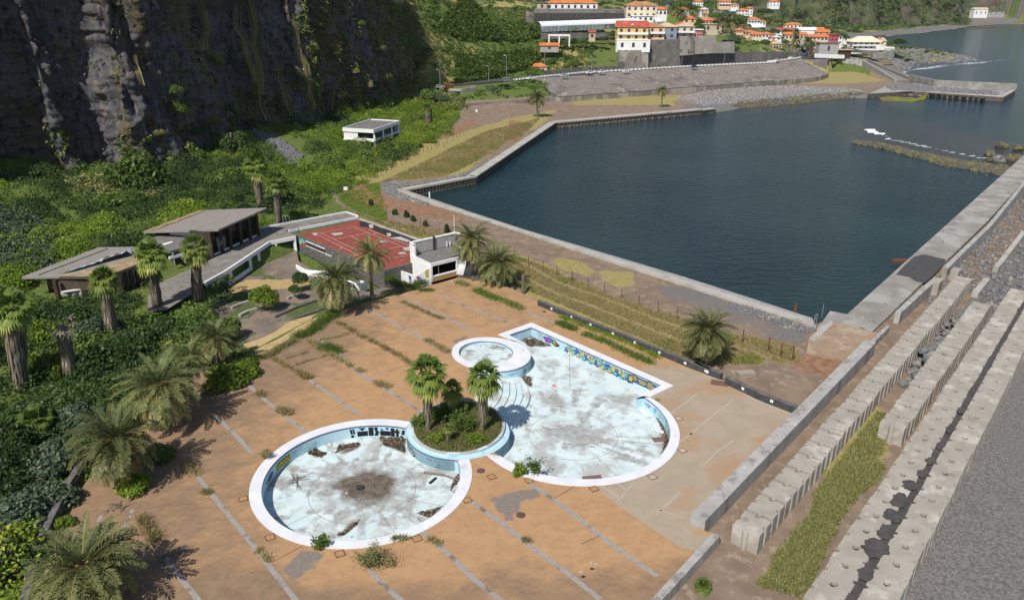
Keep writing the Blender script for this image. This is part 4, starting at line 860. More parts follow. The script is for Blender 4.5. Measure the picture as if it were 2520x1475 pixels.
q = scatter_poly(Bp, 5200); stuff_rocks('beach_stones', on_ground(q, .12), .14+.55*RNG.random(len(q))**3.2, M_ROCK, 'grey beach stones heaped outside the breakwater parapet')
q = scatter_poly([AS(95, -16.4), AS(124, -16.4), AS(124, -14.8), AS(95, -14.8)], 420); stuff_rocks('rubble', np.c_[q, np.full(len(q), -1.15)], .1+.25*RNG.random(len(q)), M_ROCK, 'small stones between the block rows')
RF = catmull(REEF, 6); rp = []
for i in range(5200):
 k = RNG.integers(len(RF)-1); t_ = RNG.random(); c = np.array(RF[k])*(1-t_)+np.array(RF[k+1])*t_; wdt = 1.0+4.8*min(1, k/18); dd_ = RNG.normal(0, .5); rp.append((c[0]+RNG.normal(0, .6), c[1]+dd_*wdt*1.6, ZS+.75*max(0, 1-abs(dd_))*min(1, .3+k/14)-.15))
stuff_rocks('reef', rp, .35+.75*RNG.random(len(rp))**2, M_ROCK2, 'low reef of algae covered stones in the water')
for (x, y, s, lb) in ((2035, 1165, 3.6, 'tan rock standing alone in the water left of the others'), (2165, 1185, 3.2, 'tan rock in the water at the right edge'), (1940, 1232, 3.4, 'brown rock at the seaward side of the reef'), (2010, 1275, 3.4, 'largest grey boulder on the reef by the breakwater'), (1945, 1275, 2.0, 'boulder with bright yellow algae on the reef'), (2095, 1270, 3.6, 'tilted brown boulder on the reef end'), (2160, 1260, 3.0, 'rough boulder at the reef end nearest the breakwater')):
 px, py = r4(x, y); X, Y = A(px, py, ZS); o = bpy.data.objects.new('rock', ROCKS[int(x) % 4].copy()); o.data.materials[0] = M_ROCK2 if 'grey' not in lb else M_ROCK; COL.objects.link(o); o.location = (X, Y, ZS+s*.12); o.scale = (s*.62, s*.5, s*.45); o.rotation_euler = (.2, .1, x); tag(o, lb, 'rock')
sp_ = [A(*q1(x, y), -.7) for x, y in ((250, 200), (300, 160), (420, 130), (520, 165), (620, 150), (900, 100), (1180, 15), (1240, -30), (1180, 50), (880, 120), (560, 180), (440, 190), (370, 215), (400, 240), (560, 310), (740, 355), (700, 370), (520, 330), (300, 260))]
q = scatter_poly(sp_, 1500); stuff_rocks('rubble', on_ground(q, .05), .18+.4*RNG.random(len(q))**1.5, M_ROCK, 'grey rubble stones around the inner corner of the quay')
q = scatter_poly([A(*r6(x, y), -.7) for x, y in ((1480, 410), (1600, 340), (1800, 230), (2000, 100), (2160, 0), (2190, 0), (2020, 115), (1650, 370))], 900); stuff_rocks('rubble', on_ground(q, .05), .15+.3*RNG.random(len(q)), M_ROCK, 'strip of rubble along the receding quay')
q = scatter_poly([A(*r7(x, y), -.7) for x, y in ((1380, 930), (1600, 985), (1850, 1060), (2080, 1150), (2040, 1185), (1800, 1130), (1500, 1020), (1400, 970))], 420); stuff_rocks('rubble', on_ground(q, .05), .12+.3*RNG.random(len(q))**2, M_ROCK, 'broken stones along the near quay kerb')
q = scatter_poly([A(*p, 1.5) for p in ((620, 340), (700, 355), (745, 380), (735, 400), (705, 400), (690, 375), (640, 352))], 900); stuff_rocks('rubble', on_ground(q, .2), .3+.55*RNG.random(len(q))**2, M_ROCKD, 'scree of grey rocks at the foot of the cliff')
q = scatter_poly([A(*r4(x, y), ZS) for x, y in ((-120, 850), (0, 815), (200, 800), (400, 782), (600, 768), (850, 755), (965, 770), (700, 792), (400, 826), (0, 860))], 1900); z_ = ground_z(q[:, 0], q[:, 1]); stuff_rocks('shore_stones', np.c_[q, np.maximum(z_, ZS-.1)+.1], .2+.6*RNG.random(len(q))**2.4, M_ROCK2, 'algae covered stones along the waterline of the beach')
q = scatter_poly([A(*r4(x, y), -1.5) for x, y in ((-560, 790), (-300, 730), (0, 690), (400, 690), (900, 715), (960, 745), (600, 765), (0, 810), (-340, 840))], 5200); stuff_rocks('beach_stones', on_ground(q, .05), .16+.45*RNG.random(len(q))**2.4, M_ROCKL, 'pale grey stones covering the far beach')
q = scatter_poly([A(*r4(x, y), ZS+1) for x, y in ((1090, 470), (1400, 440), (1570, 400), (1750, 400), (1900, 450), (2010, 480), (1700, 505), (1300, 545), (1240, 550))], 2600); stuff_rocks('shore_stones', on_ground(q, .2), .4+1.6*RNG.random(len(q))**3, M_ROCK, 'grey stones covering the rocky point behind the pier')
t = empty('pier', (*A(*q2(1800, 330), -.6), -.6), 'far grey concrete pier with a tall wave wall across its back', 'pier')
top = [A(*q2(x, y), -.6) for x, y in ((400, 345), (500, 340), (900, 308), (1230, 326), (2240, 392), (2390, 312), (2300, 300), (1300, 245), (1050, 190), (800, 230), (640, 240), (520, 320))]
MB().prism([A(*q2(x, y), -.6) for x, y in ((405, 348), (520, 340), (960, 310), (1235, 328), (2245, 394), (2392, 310), (2415, 290), (1310, 243), (1060, 190), (640, 240))], -9, -.6).build('pier_body', M_FACE, t); o = sheet('pier_deck', [A(*q2(x, y), -.595) for x, y in ((420, 345), (520, 338), (960, 312), (1235, 326), (2240, 390), (2385, 310), (2400, 293), (1310, 248), (1060, 200), (640, 245))], -.59, M_QUAY2, (), 6, kind=None, parent=t)
MB().prism([A(*q2(x, y), -.45) for x, y in ((1232, 320), (2242, 388), (2386, 308), (2340, 302), (2225, 372), (1240, 312))], -.59, -.45).build('edge_kerb', M_QUAY, t)
q = scatter_poly([A(*q2(x, y), -.5) for x, y in ((640, 240), (1060, 215), (1310, 262), (2100, 305), (2200, 365), (1300, 320), (950, 300), (720, 300))], 900); stuff_rocks('rubble', np.c_[q, np.full(len(q), -.45)], .4+.7*RNG.random(len(q))**2, M_ROCK, 'rubble lying on the deck of the far pier')
wb = [A(*q2(965, 165), -.6), A(*q2(1300, 243), -.6), A(*q2(1330, 235), -.6), A(*q2(2400, 300), -.6)]
MB().ribbon([A(*q2(968, 160), -.6), A(*q2(1305, 238), -.6)], 1.2, -6, 2.6).build('wave_wall', M_PIER, t);
MB().ribbon([A(*q2(1318, 236), -.6), A(*q2(2412, 292), -.6)], 1.6, -6, 2.5).build('wave_wall', M_PIER, t); MB().ribbon([A(*q2(1330, 262), -.6), A(*q2(2300, 318), -.6)], 3.0, -.55, .7).build('wall_step', M_PIER, t)
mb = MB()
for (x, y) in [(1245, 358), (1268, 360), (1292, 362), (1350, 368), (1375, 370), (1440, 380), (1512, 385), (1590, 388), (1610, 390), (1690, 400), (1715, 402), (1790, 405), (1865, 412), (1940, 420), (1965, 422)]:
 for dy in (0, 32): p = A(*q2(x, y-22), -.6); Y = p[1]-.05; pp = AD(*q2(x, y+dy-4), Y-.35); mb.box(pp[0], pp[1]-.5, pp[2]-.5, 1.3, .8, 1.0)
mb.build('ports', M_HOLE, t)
M_ALG = mat('algae_ramp', (.17, .17, .02), (.10, .11, .02), s=.3, c3=(.14, .09, .05), s3=.2)
MB().prism([(*A(*q2(x, y), z), z) for x, y, z in ((560, 400, -1.6), (700, 375, -1.4), (1090, 405, -1.6), (1230, 332, -.7), (1180, 420, -2.2), (1010, 452, -2.62), (600, 440, -2.62))], -6, -2).build('algae_apron', M_ALG, t)
w0, w1, w2, w3 = A(*q2(375, 100), -.6), A(*r4(718, 548), -.6), A(*r4(925, 556), -.6), A(*r4(1195, 638), -.6)
t = empty('slipway', (*A(*r4(1100, 600), 0), -.6), 'long concrete ramp sloping down behind a streaked graffiti wall to the pier', 'slipway')
sw0_ = AD(*r4(712, 458), w1[1]); sw1_ = AD(*r4(925, 478), w2[1]); sw2_ = AD(*r4(1195, 628), w3[1])
MB().ribbon([w1, w2, w3], .8, [-2]*3, [sw0_[2], sw1_[2], sw2_[2]]).build('side_wall', M_PARA, t)
e0, e1, e2 = AD(*r4(925, 468), w2[1]+8), AD(*r4(1090, 520), w2[1]-8), AD(*r4(1310, 638), w3[1]+2)
MB().prism([(*w1, sw0_[2]-1.0), (*w2, sw1_[2]-1.0), (*w3, sw2_[2]-.8), (e2[0], e2[1], sw2_[2]-.8), (e0[0]+4, e0[1]+2, sw1_[2]-1.0), (w1[0]+6, w1[1]+22, sw0_[2]-1.0)], -3, 0).build('ramp', mat('ramp_concrete', (.16, .15, .14), (.2, .19, .175), s=.3), t)
MB().ribbon([(w1[0]+8, w1[1]+24), (e0[0]+5, e0[1]+3), (e2[0]+1, e2[1])], .8, [-3]*3, [sw0_[2]+.2, sw1_[2]+.2, sw2_[2]+.4]).build('outer_wall', M_PIER, t)
mb = MB(); nrm_ = np.array([w2[1]-w1[1], -(w2[0]-w1[0])]); nrm_ /= np.hypot(*nrm_)
def wq(u, v): p = np.array(w1)*(1-u)+np.array(w2)*u; p = p+nrm_*.45*(1 if nrm_[1] < 0 else -1); return (*p, -.6+v*(sw0_[2]+.6))
for u0, u1, v0, v1 in ((.05, .22, .12, .30), (.32, .37, .08, .32), (.38, .46, .2, .32), (.47, .51, .05, .30), (.55, .61, .07, .30), (.40, .44, .06, .15)): mb.quad(wq(u0, v0), wq(u1, v0), wq(u1, v1), wq(u0, v1))
mb.build('graffiti', mat('black_paint', (.012, .012, .018), (.02, .02, .028)), t)
o = sheet('black_sand', [AS(36, -6.0), AS(128, -6.0), AS(124, -3), AS(116, 3), AS(112, 14), AS(100, 30), AS(36, 30)], ZO+.03, M_DARK, (), 4.0)
# ================================================================== PLANTS
def unit(a): return a/np.maximum(np.linalg.norm(a, axis=-1, keepdims=True), 1e-9)
def leaf_cloud(P, N, size, jit_=.8, aspect=.55, rng=RNG):
 n = len(P); N = unit(N+rng.normal(size=(n, 3))*jit_); T = unit(np.cross(N, rng.normal(size=(n, 3)))); B = np.cross(N, T)
 s = np.asarray(size)[:, None]*np.ones((n, 1)); a = T*s; b = B*s*aspect
 V = np.stack([P-a, P+b*1.0+a*.05+N*s*.12, P+a, P-b+a*.05+N*s*.12], 1).reshape(-1, 3)
 F_ = np.arange(4*n).reshape(n, 4); return V, F_
def hemi(n, rng=RNG, low=-.15):
 d = rng.normal(size=(n, 3)); d = unit(d); d[:, 2] = np.where(d[:, 2] < low, -d[:, 2], d[:, 2]); return d
L_BRIGHT = leafmat('leaf_bright', (.10, .165, .02), (.27, .36, .04), (.38, .38, .06), .4)
L_MID = leafmat('leaf_mid', (.062, .115, .026), (.165, .235, .045), (.27, .27, .07), .35)
L_DARK = leafmat('leaf_dark', (0.026, 0.052, 0.017), (0.072, 0.123, 0.032), (0.145, 0.174, 0.058))
L_GREY = leafmat('leaf_grey', (0.058, 0.090, 0.055), (0.138, 0.181, 0.109), (0.246, 0.261, 0.174))
L_DRY = leafmat('leaf_dry', (.20, .17, .075), (.42, .35, .16), (.55, .46, .26), .3)
L_REED = leafmat('leaf_reed', (.13, .145, .05), (.33, .32, .125), (.48, .42, .22), .35)
L_PALM = leafmat('leaf_palm', (.10, .13, .05), (.30, .29, .11), (.56, .43, .19), .3)
L_FAN = leafmat('leaf_fan', (.09, .15, .03), (.28, .33, .07), (.50, .44, .16), .35)
L_DEAD = leafmat('leaf_dead', (0.138, 0.116, 0.090), (0.319, 0.268, 0.203), (0.478, 0.406, 0.304), .1)
L_BANANA = leafmat('leaf_banana', (0.065, 0.113, 0.023), (0.167, 0.239, 0.051), (0.304, 0.290, 0.102), .3)
M_BARK = mat('palm_bark', (.13, .105, .08), (.19, .16, .125), s=4, c3=(.08, .065, .05), s3=3, t3=(.5, .62), st3=(1, 1, 4), bump=.03, bs=8)
M_TWIG = mat('grey_twig', (.20, .175, .145), (.13, .11, .09), s=5)
def G(px, py):
 """the ground point seen at a bearing"""
 z = 0.0
 for _ in range(14):
  x, y = A(px, py, z); z = .5*z+.5*float(ground_z(np.array([x]), np.array([y]))[0])
 return (*A(px, py, z), z)
def GD(px, py):
 x, y = A(px, py, 0); return (x, y, 0.0)
def put(me, name, parent, loc, rz=0, sc=(1, 1, 1)):
 o = bpy.data.objects.new(name, me); COL.objects.link(o); o.parent = parent; o.location = loc; o.rotation_euler = (0, 0, rz); o.scale = sc; return o
def blob_mesh(name, m, seed, n=900, size=.2, lobes=9, flat=.85, low=-.2, spread=.62):
 """unit crown made of leaf clumps on several lobes of uneven size"""
 r = np.random.default_rng(seed); V = []; F_ = []; Tn = []; k = 0
 for i in range(lobes):
  d = hemi(1, r, 0)[0]; c = d*spread*r.uniform(.45, 1.0); c[2] *= flat*.8; R_ = r.uniform(.28, .5); q = int(n/lobes*(R_/.38)**2)
  e = hemi(q, r, low); p = c+e*R_*r.uniform(.72, 1.08, (q, 1)); p[:, 2] = np.maximum(p[:, 2]*flat, -.05)
  v, f = leaf_cloud(p, e+np.array([0, 0, .25]), size*r.uniform(.6, 1.25, q), .75, .6, r); V.append(v); F_.append(f+k); k += len(v)
  Tn.append(np.clip(r.uniform(.2, .6)+r.normal(0, .16, q), 0, 1))
 o = mesh_np(name, np.concatenate(V), np.concatenate(F_), m, tint=np.concatenate(Tn)); me = o.data; bpy.data.objects.remove(o); return me
CROWNS = {}
def crown(kind, i):
 k = (kind, i)
 if k not in CROWNS:
  m = dict(bright=L_BRIGHT, mid=L_MID, dark=L_DARK, grey=L_GREY, dry=L_DRY, reedy=L_REED)[kind]; CROWNS[k] = blob_mesh('foliage', m, hash(k) % 1000 if False else 100+i*7+len(kind), 3600, .066, 13)
 return CROWNS[k]
def trunk_mb(p, top, r0, r1, limbs=4, seed=0):
 mb = MB(); r = random.Random(seed); p = Vector(p); top = Vector(top); mid = p.lerp(top, .5)+Vector((r.uniform(-.1, .1), r.uniform(-.1, .1), 0))*(top-p).length
 mb.tube([p, mid, top], [r0, (r0+r1)/2, r1], 6)
 for i in range(limbs):
  a = p.lerp(top, r.uniform(.25, .6)); q = r.uniform(0, 6.28); h = (top-p).length; b = a+Vector((math.cos(q)*h*.35, math.sin(q)*h*.35, h*.4)); mb.tube([a, a.lerp(b, .5)+Vector((0, 0, .1*h)), b], [r1*.8, r1*.6, r1*.3], 5)
 return mb
def bush(name, label, cat, loc, rx, h, kind='mid', group=None, seed=0, ry=None, trunk=True):
 t = empty(name, loc, label, cat, group); ry = ry or rx
 if trunk: trunk_mb(loc, (loc[0], loc[1], loc[2]+h*.6), .05*h, .025*h, 4, seed).build('stem', M_TWIG, t)
 put(crown(kind, seed % 3), 'foliage', t, (0, 0, h*.06), seed*1.7, (rx, ry, h)); return t
def feather_crown(name, seed, nf=64, L=3.6, nl=24, wild=.12, young=.95, old=-.75):
 r = np.random.default_rng(seed); V = []; F_ = []; Tn = []; k = 0
 for i in range(nf):
  u = (i+.5)/nf; az = i*2.39996+r.normal(0, .15); el = young+(old-young)*u**.85+r.normal(0, wild); l = L*r.uniform(.82, 1.05)*(1-.12*(u < .12)); dr = 1.0+.55*r.random()+.3*u
  m = 9; P = [np.zeros(3)]; e = el+.25
  for j in range(m-1): d = np.array([math.cos(az)*math.cos(e), math.sin(az)*math.cos(e), math.sin(e)]); P.append(P[-1]+d*l/(m-1)); e -= dr*1.15/(m-1)*(.5+j/m)*(1 if u > .12 else .55)
  P = np.array(P); side = np.array([-math.sin(az), math.cos(az), 0.])
  w_ = np.linspace(.035, .012, m)[:, None]; v = np.concatenate([P+side*w_, P-side*w_]); V.append(v); F_.append(np.array([(j, j+1, m+j+1, m+j) for j in range(m-1)])+k); k += len(v); Tn.append(np.full(m-1, .75))
  t_ = np.linspace(.16, .99, nl); idx_ = t_*(m-1); i0 = np.minimum(idx_.astype(int), m-2); fr = (idx_-i0)[:, None]; C = P[i0]*(1-fr)+P[i0+1]*fr; D = unit(P[i0+1]-P[i0]); Up = unit(np.cross(np.broadcast_to(side, D.shape), D)); Up = np.where(Up[:, 2:3] < 0, -Up, Up)
  ll = (.62*np.sin(np.pi*(.12+.80*t_))+.08)[:, None]*l/3.6; age = u
  for sgn in (1, -1):
   dirl = unit(side*sgn*.80+D*.62+Up*(.40-.55*age)+r.normal(0, .10, C.shape)); wv = unit(np.cross(dirl, Up))*.058*l/3.6
   tip = C+dirl*ll; tip[:, 2] -= (.10+.12*age)*ll[:, 0]; mid = C+dirl*ll*.45
   v = np.stack([C, mid+wv, tip, mid-wv], 1).reshape(-1, 3); V.append(v); F_.append(np.arange(4*nl).reshape(nl, 4)+k); k += len(v)
   base = .14+.42*age+(.38 if age > .86 else 0)+r.normal(0, .05); Tn.append(np.clip(base+r.normal(0, .07, nl), 0, 1))
 o = mesh_np(name, np.concatenate(V), np.concatenate(F_), L_PALM, tint=np.concatenate(Tn)); me = o.data; bpy.data.objects.remove(o); return me
def fan_crown(name, seed, nf=36, R_=1.0, pet=1.15, ns=15, mat_=None, young=1.35, old=-.95, dead=0.0):
 r = np.random.default_rng(seed); V = []; F_ = []; Tn = []; k = 0
 for i in range(nf):
  u = (i+.5)/nf; az = i*2.39996+r.normal(0, .2); el = young+(old-young)*u**.9+r.normal(0, .12); p_ = pet*r.uniform(.8, 1.1)
  d = np.array([math.cos(az)*math.cos(el), math.sin(az)*math.cos(el), math.sin(el)]); e = d*p_; e[2] -= .10*p_*u; side = np.array([-math.sin(az), math.cos(az), 0.]); up = np.cross(side, d)*-1; up = up if up[2] > 0 else -up
  v = np.array([side*.02, -side*.02, e-side*.015, e+side*.015]); V.append(v); F_.append(np.array([[0, 1, 2, 3]])+k); k += 4; Tn.append([.8])
  dd = d.copy(); dd[2] -= .30+.5*u; dd = unit(dd); up2 = unit(np.cross(dd, side)); up2 = up2 if up2[2] > 0 else -up2
  an = np.linspace(-1.75, 1.75, ns); rl = R_*r.uniform(.85, 1.1)*(.72+.28*np.cos(an*.8))
  ax = dd[None]*np.cos(an)[:, None]+side[None]*np.sin(an)[:, None]+up2[None]*(.22*np.cos(an*2))[:, None]; ax = unit(ax+r.normal(0, .05, ax.shape)); wv = unit(np.cross(ax, up2[None]))*(R_*.105)
  m1 = e+ax*rl[:, None]*.6; tip = e+ax*rl[:, None]; tip[:, 2] -= rl*(.16+.30*u+.10*r.random(ns)); v = np.stack([np.broadcast_to(e, m1.shape), m1+wv, tip, m1-wv], 1).reshape(-1, 3); V.append(v); F_.append(np.arange(4*ns).reshape(ns, 4)+k); k += len(v)
  Tn.append(np.clip(.15+.42*u+(.35 if u > .84 else 0)+r.normal(0, .08, ns), 0, 1))
 o = mesh_np(name, np.concatenate(V), np.concatenate(F_), mat_ or L_FAN, tint=np.concatenate([np.atleast_1d(t) for t in Tn])); me = o.data; bpy.data.objects.remove(o); return me
def skirt_mesh(name, seed, n=420, top_r=.75, bot_r=.45, mid_r=None, flare=.1):
 """unit-tall skirt of hanging dead fans, z from -1 to 0"""
 r = np.random.default_rng(seed); z = -np.sqrt(r.random(n))*1.0; z = -r.random(n)*.86; q = r.uniform(0, 2*np.pi, n); rad = (top_r+(bot_r-top_r)*(-z))*r.uniform(.72, 1.05, n); d = np.stack([np.cos(q), np.sin(q), np.zeros(n)], 1)
 ln = r.uniform(.14, .30, n); a = d*rad[:, None]; a[:, 2] = z+.05; b = d*(rad*r.uniform(.9, 1.12, n))[:, None]; b[:, 2] = z-ln; s = np.stack([-np.sin(q), np.cos(q), np.zeros(n)], 1)*r.uniform(.06, .17, n)[:, None]
 m1 = (a+b)/2+d*.03; V = np.stack([a-s*.3, m1-s*.5, b+s*r.uniform(-.5, .5, (n, 1)), m1+s*.5], 1).reshape(-1, 3); F_ = np.arange(4*n).reshape(n, 4)
 m = 12; an = np.linspace(0, 2*np.pi, m, endpoint=False); zz = np.linspace(0, -.93, 6); core = np.array([[(top_r+(bot_r-top_r)*(-h))*.8*math.cos(t), (top_r+(bot_r-top_r)*(-h))*.8*math.sin(t), h] for h in zz for t in an])
 fc = np.array([(i*m+j, i*m+(j+1) % m, (i+1)*m+(j+1) % m, (i+1)*m+j) for i in range(5) for j in range(m)])+len(V)
 o = mesh_np(name, np.concatenate([V, core]), np.concatenate([F_, fc]), L_DEAD, tint=np.r_[np.clip(r.normal(.42, .22, n), 0, 1), np.full(len(fc), .1)]); me = o.data; bpy.data.objects.remove(o); return me
FEA = [feather_crown('crown', 201, 72, 3.6), feather_crown('crown', 202, 46, 3.6, 26, .2, 1.1, -.9), feather_crown('crown', 203, 95, 3.6, 22, .1, 1.0, -1.05)]
FANC = [fan_crown('crown', 301), fan_crown('crown', 302, 44), fan_crown('crown', 303, 30, 1.0, .9)]
FANSKIRT = [skirt_mesh('dead_fronds', 401), skirt_mesh('dead_fronds', 402, 420, .62, .34), skirt_mesh('dead_fronds', 403, 420, .50, .80)]
FRUIT = mat('date_stalks', (.42, .20, .03), (.36, .22, .05), s=4)
def feather_palm(base, crown_px, R_, var, label, lean_y=0., group=None, r0=.27, name='palm_tree', fruit=True):
 t = empty(name, base, label, 'palm tree', group); c = Vector(AD(*crown_px, base[1]+lean_y)); b = Vector(base)
 mid = b.lerp(c, .5)+Vector(((b.x-c.x)*.12, 0, 0)); MB().tube([b-Vector((0, 0, .3)), b.lerp(mid, .5), mid, mid.lerp(c, .5), c+Vector((0, 0, .05))], [r0*1.2, r0, r0*.92, r0*.9, r0*1.25], 9).build('trunk', M_BARK, t)
 s = R_/3.0; put(FEA[var], 'crown', t, c-b, random.uniform(0, 6), (s, s, s))
 if fruit:
  mb = MB(); rr = random.Random(int(base[0]*10))
  for i in range(16):
   q = rr.uniform(0, 6.28); l = .8*s*rr.uniform(.8, 1.2); p0 = c; p1 = c+Vector((math.cos(q)*.4*l, math.sin(q)*.4*l, .35*l)); p2 = c+Vector((math.cos(q)*.8*l, math.sin(q)*.8*l, -.05*l)); mb.tube([p0, p1, p2], [.03*s, .03*s, .07*s], 4)
  mb.build('fruit_stalks', FRUIT, t)
 return t
def fan_palm(base, crown_px, R_, var, label, skirt=0., skv=0, sk_r=1., dead=False, name='fan_palm', r0=.24, group=None, lean_y=0.):
 t = empty(name, base, label, 'palm tree', group); c = Vector(AD(*crown_px, base[1]+lean_y)); b = Vector(base); H_ = (c-b).length
 MB().tube([b-Vector((0, 0, .3)), b.lerp(c, .33), b.lerp(c, .66), c], [r0*1.25, r0, r0*.9, r0*1.1], 9).build('trunk', M_BARK, t)
 s = R_/2.0
 if not dead: put(FANC[var], 'crown', t, c-b, random.uniform(0, 6), (s, s, s))
 else: put(DEADC, 'crown', t, c-b, 1.0, (s, s, s*.8))
 if skirt:
  o = put(FANSKIRT[skv], 'dead_fronds', t, c-b+Vector((0, 0, -.05)), random.uniform(0, 6), (sk_r, sk_r, skirt*H_)); ax = (b-c).normalized(); o.rotation_euler = Vector((0, 0, -1)).rotation_difference(ax).to_euler()
 return t
DEADC = fan_crown('crown', 333, 20, .7, 1.2, 5, L_DEAD, .5, -1.2)
ON = lambda px, py: GD(px, py)
feather_palm(ON(408, 1054), (391, 950), 4.0, 0, 'tall feather palm leaning over the deck edge beside the retaining wall, brown drooping fronds')
feather_palm(ON(290, 1195), (283, 1082), 3.7, 2, 'dense feather palm with a bush at its foot, middle one on the left deck edge')
feather_palm(ON(236, 1492), (205, 1398), 4.0, 0, 'feather palm at the lower left corner of the deck, nearest the camera')
feather_palm(G(535, 905), (531, 833), 2.9, 1, 'small feather palm standing in the shrubs by the stepped terrace', fruit=False)
feather_palm(G(472, 985), (464, 880), 2.5, 1, 'small feather palm half hidden behind the tall leaning one', fruit=False)
feather_palm(ON(832, 768), (828, 688), 3.9, 0, 'feather palm with long hanging fronds in front of the white boat-shaped wall')
feather_palm(ON(916, 738), (912, 625), 3.0, 1, 'slim feather palm with a straight trunk in front of the red court')
feather_palm((*A(1164, 672, -.3), -.4), (1160, 590), 3.8, 1, 'feather palm beside the white squash building with its flagpole')
feather_palm((*A(1225, 698, -.3), -.5), (1222, 648), 3.7, 2, 'low bushy feather palm at the end of the dark stone wall', fruit=False)
feather_palm((*A(1738, 897, ZL), ZL), (1741, 815), 3.4, 2, 'full round feather palm standing alone on the grass beyond the dark stone wall')
feather_palm(G(1322, 288), (1322, 240), 4.0, 0, 'lone feather palm on the far dry grass by the white box')
feather_palm(G(1628, 264), (1630, 222), 2.9, 1, 'thin far feather palm in front of the beach revetment', fruit=False)
fan_palm(G(52, 955), (28, 760), 2.5, 1, 'big fan palm with a thick brown skirt at the left edge', .95, 0, 1.55, r0=.3)
fan_palm(G(178, 928), (150, 800), 2.4, 0, 'dead fan palm, a leaning grey thatch column without green leaves', .97, 2, 1.15, True, r0=.3)
fan_palm(G(277, 822), (255, 688), 2.5, 2, 'fan palm with a grey skirt in front of the torn roof corner', .98, 2, 1.15)
fan_palm(G(390, 768), (370, 626), 2.6, 1, 'fan palm with a brown skirt before the lower roof end', .98, 2, 1.0)
fan_palm(G(486, 742), (481, 610), 2.4, 0, 'fan palm with a black based bulging skirt on the tiled walkway', .98, 2, 1.15)
fan_palm(G(641, 514), (628, 405), 3.1, 1, 'taller of the two fan palms behind the clubhouse', .95, 0, 1.3)
fan_palm(G(685, 550), (681, 447), 2.7, 0, 'shorter of the two fan palms behind the clubhouse, bare lower trunk', .98, 0, 1.15)
fan_palm((*A(1054, 1062, .3), .3), (1049, 922), 2.35, 0, 'left fan palm on the round planter with a shaggy skirt', .70, 0, .85, r0=.2)
fan_palm((*A(1186, 1064, .3), .3), (1190, 928), 2.35, 2, 'right fan palm on the round planter above the curved steps', .72, 0, .8, r0=.2)
fan_palm((*A(1111, 1022, .3), .3), (1112, 960), 1.6, 2, 'young fan palm between the two tall ones on the planter', .8, 1, .6, r0=.16)
fan_palm((*A(1101, 1090, .3), .3), (1103, 1052), .62, 2, 'tiny fan palm at the front of the planter', .6, 1, .3, r0=.08)
fan_palm(G(88, 1075), (86, 1035), 1.9, 1, 'bright low fan palm without trunk among the grey shrubs', r0=.15)
fan_palm((*A(1728, 1462, ZO), ZO), (1730, 1440), .75, 1, 'low fan palm growing at the foot of the near sea wall', r0=.1)
fan_palm(G(1056, 312), (1052, 268), 2.0, 1, 'short far fan palm wrapped in a thick brown skirt', .98, 0, 2.1, r0=.4)
B_ = bush
B_('shrub', 'round yellow green bush on the terrace above the steps', 'bush', G(652, 745), 2.7, 4.0, 'bright', seed=1)
B_('shrub', 'thin dark shrub beside the white boat-shaped wall', 'bush', G(738, 695), 1.7, 2.6, 'dark', seed=2)
B_('shrub', 'low spreading shrub under the thin dark one by the boat-shaped wall', 'bush', G(728, 716), 1.6, 1.2, 'dark', seed=3)
B_('shrub', 'wide dark shrub spilling onto the deck below the stepped terrace', 'bush', G(560, 945), 4.3, 3.6, 'bright', seed=4, ry=3.2)
B_('shrub', 'sunlit front of the big shrub at the deck corner', 'bush', G(610, 915), 2.8, 2.6, 'bright', seed=5)
B_('shrub', 'green bush at the foot of the middle left palm', 'bush', GD(330, 1205), 2.1, 1.8, 'bright', seed=6)
B_('shrub', 'dark bush behind the middle left palm', 'bush', GD(385, 1130), 1.9, 2.3, 'mid', seed=7)
B_('shrub', 'small bush in the shade of the retaining wall', 'bush', GD(158, 1295), 1.2, 1.3, 'bright', seed=8)
B_('shrub', 'round grey green bush beside the retaining wall top', 'bush', G(278, 945), 1.2, 2.0, 'mid', seed=9)
for i, (px, py, r_, h, kd_, lb) in enumerate((
  (200, 1035, 3.6, 4.2, 'grey', 'grey green tree above the retaining wall'), (95, 1010, 4.0, 4.0, 'dark', 'dark tree in front of the dead palm'), (130, 1130, 3.8, 4.0, 'grey', 'silvery tree behind the low bright palm'), (40, 1160, 3.6, 4.2, 'dark', 'dark tree left of the low bright palm'),
  (60, 1270, 3.6, 4.2, 'grey', 'grey leaved tree by the left frame edge'), (25, 1380, 3.2, 3.8, 'dark', 'dark tree at the lower left edge'), (120, 1215, 3.0, 3.2, 'grey', 'grey green shrub touching the retaining wall'), (20, 1090, 3.4, 4.6, 'dark', 'shadowed tree under the big left palm'),
  (430, 800, 3.6, 3.6, 'dark', 'dark tree between two skirted palms by the walkway end'), (500, 800, 3.2, 3.2, 'dark', 'dark tree below the tiled walkway'), (560, 790, 2.4, 2.6, 'mid', 'small tree at the corner of the terrace path'), (330, 830, 3.6, 3.4, 'dark', 'dark tree behind the tall leaning palm'),
  (240, 800, 3.4, 3.6, 'grey', 'grey tree under the roof corner'), (420, 880, 3.2, 3.2, 'mid', 'green tree in the middle of the shrub belt'), (340, 900, 2.8, 3.2, 'dark', 'dark shrub left of the leaning palm crown'), (205, 900, 3.0, 3.2, 'dark', 'dark shrub right of the dead palm'),
  (120, 900, 3.0, 4.6, 'bright', 'bright climbing shrub between the big palm and the dead palm'), (110, 820, 3.2, 4.4, 'bright', 'bright green tree above the climbing shrub'), (180, 770, 3.2, 3.6, 'dark', 'dark tree below the white shutter wall'), (30, 680, 4, 4, 'bright', 'bright green tree at the left edge by the roof'))):
 B_('tree', lb, 'tree', G(px, py+25), r_, h, kd_, seed=10+i)
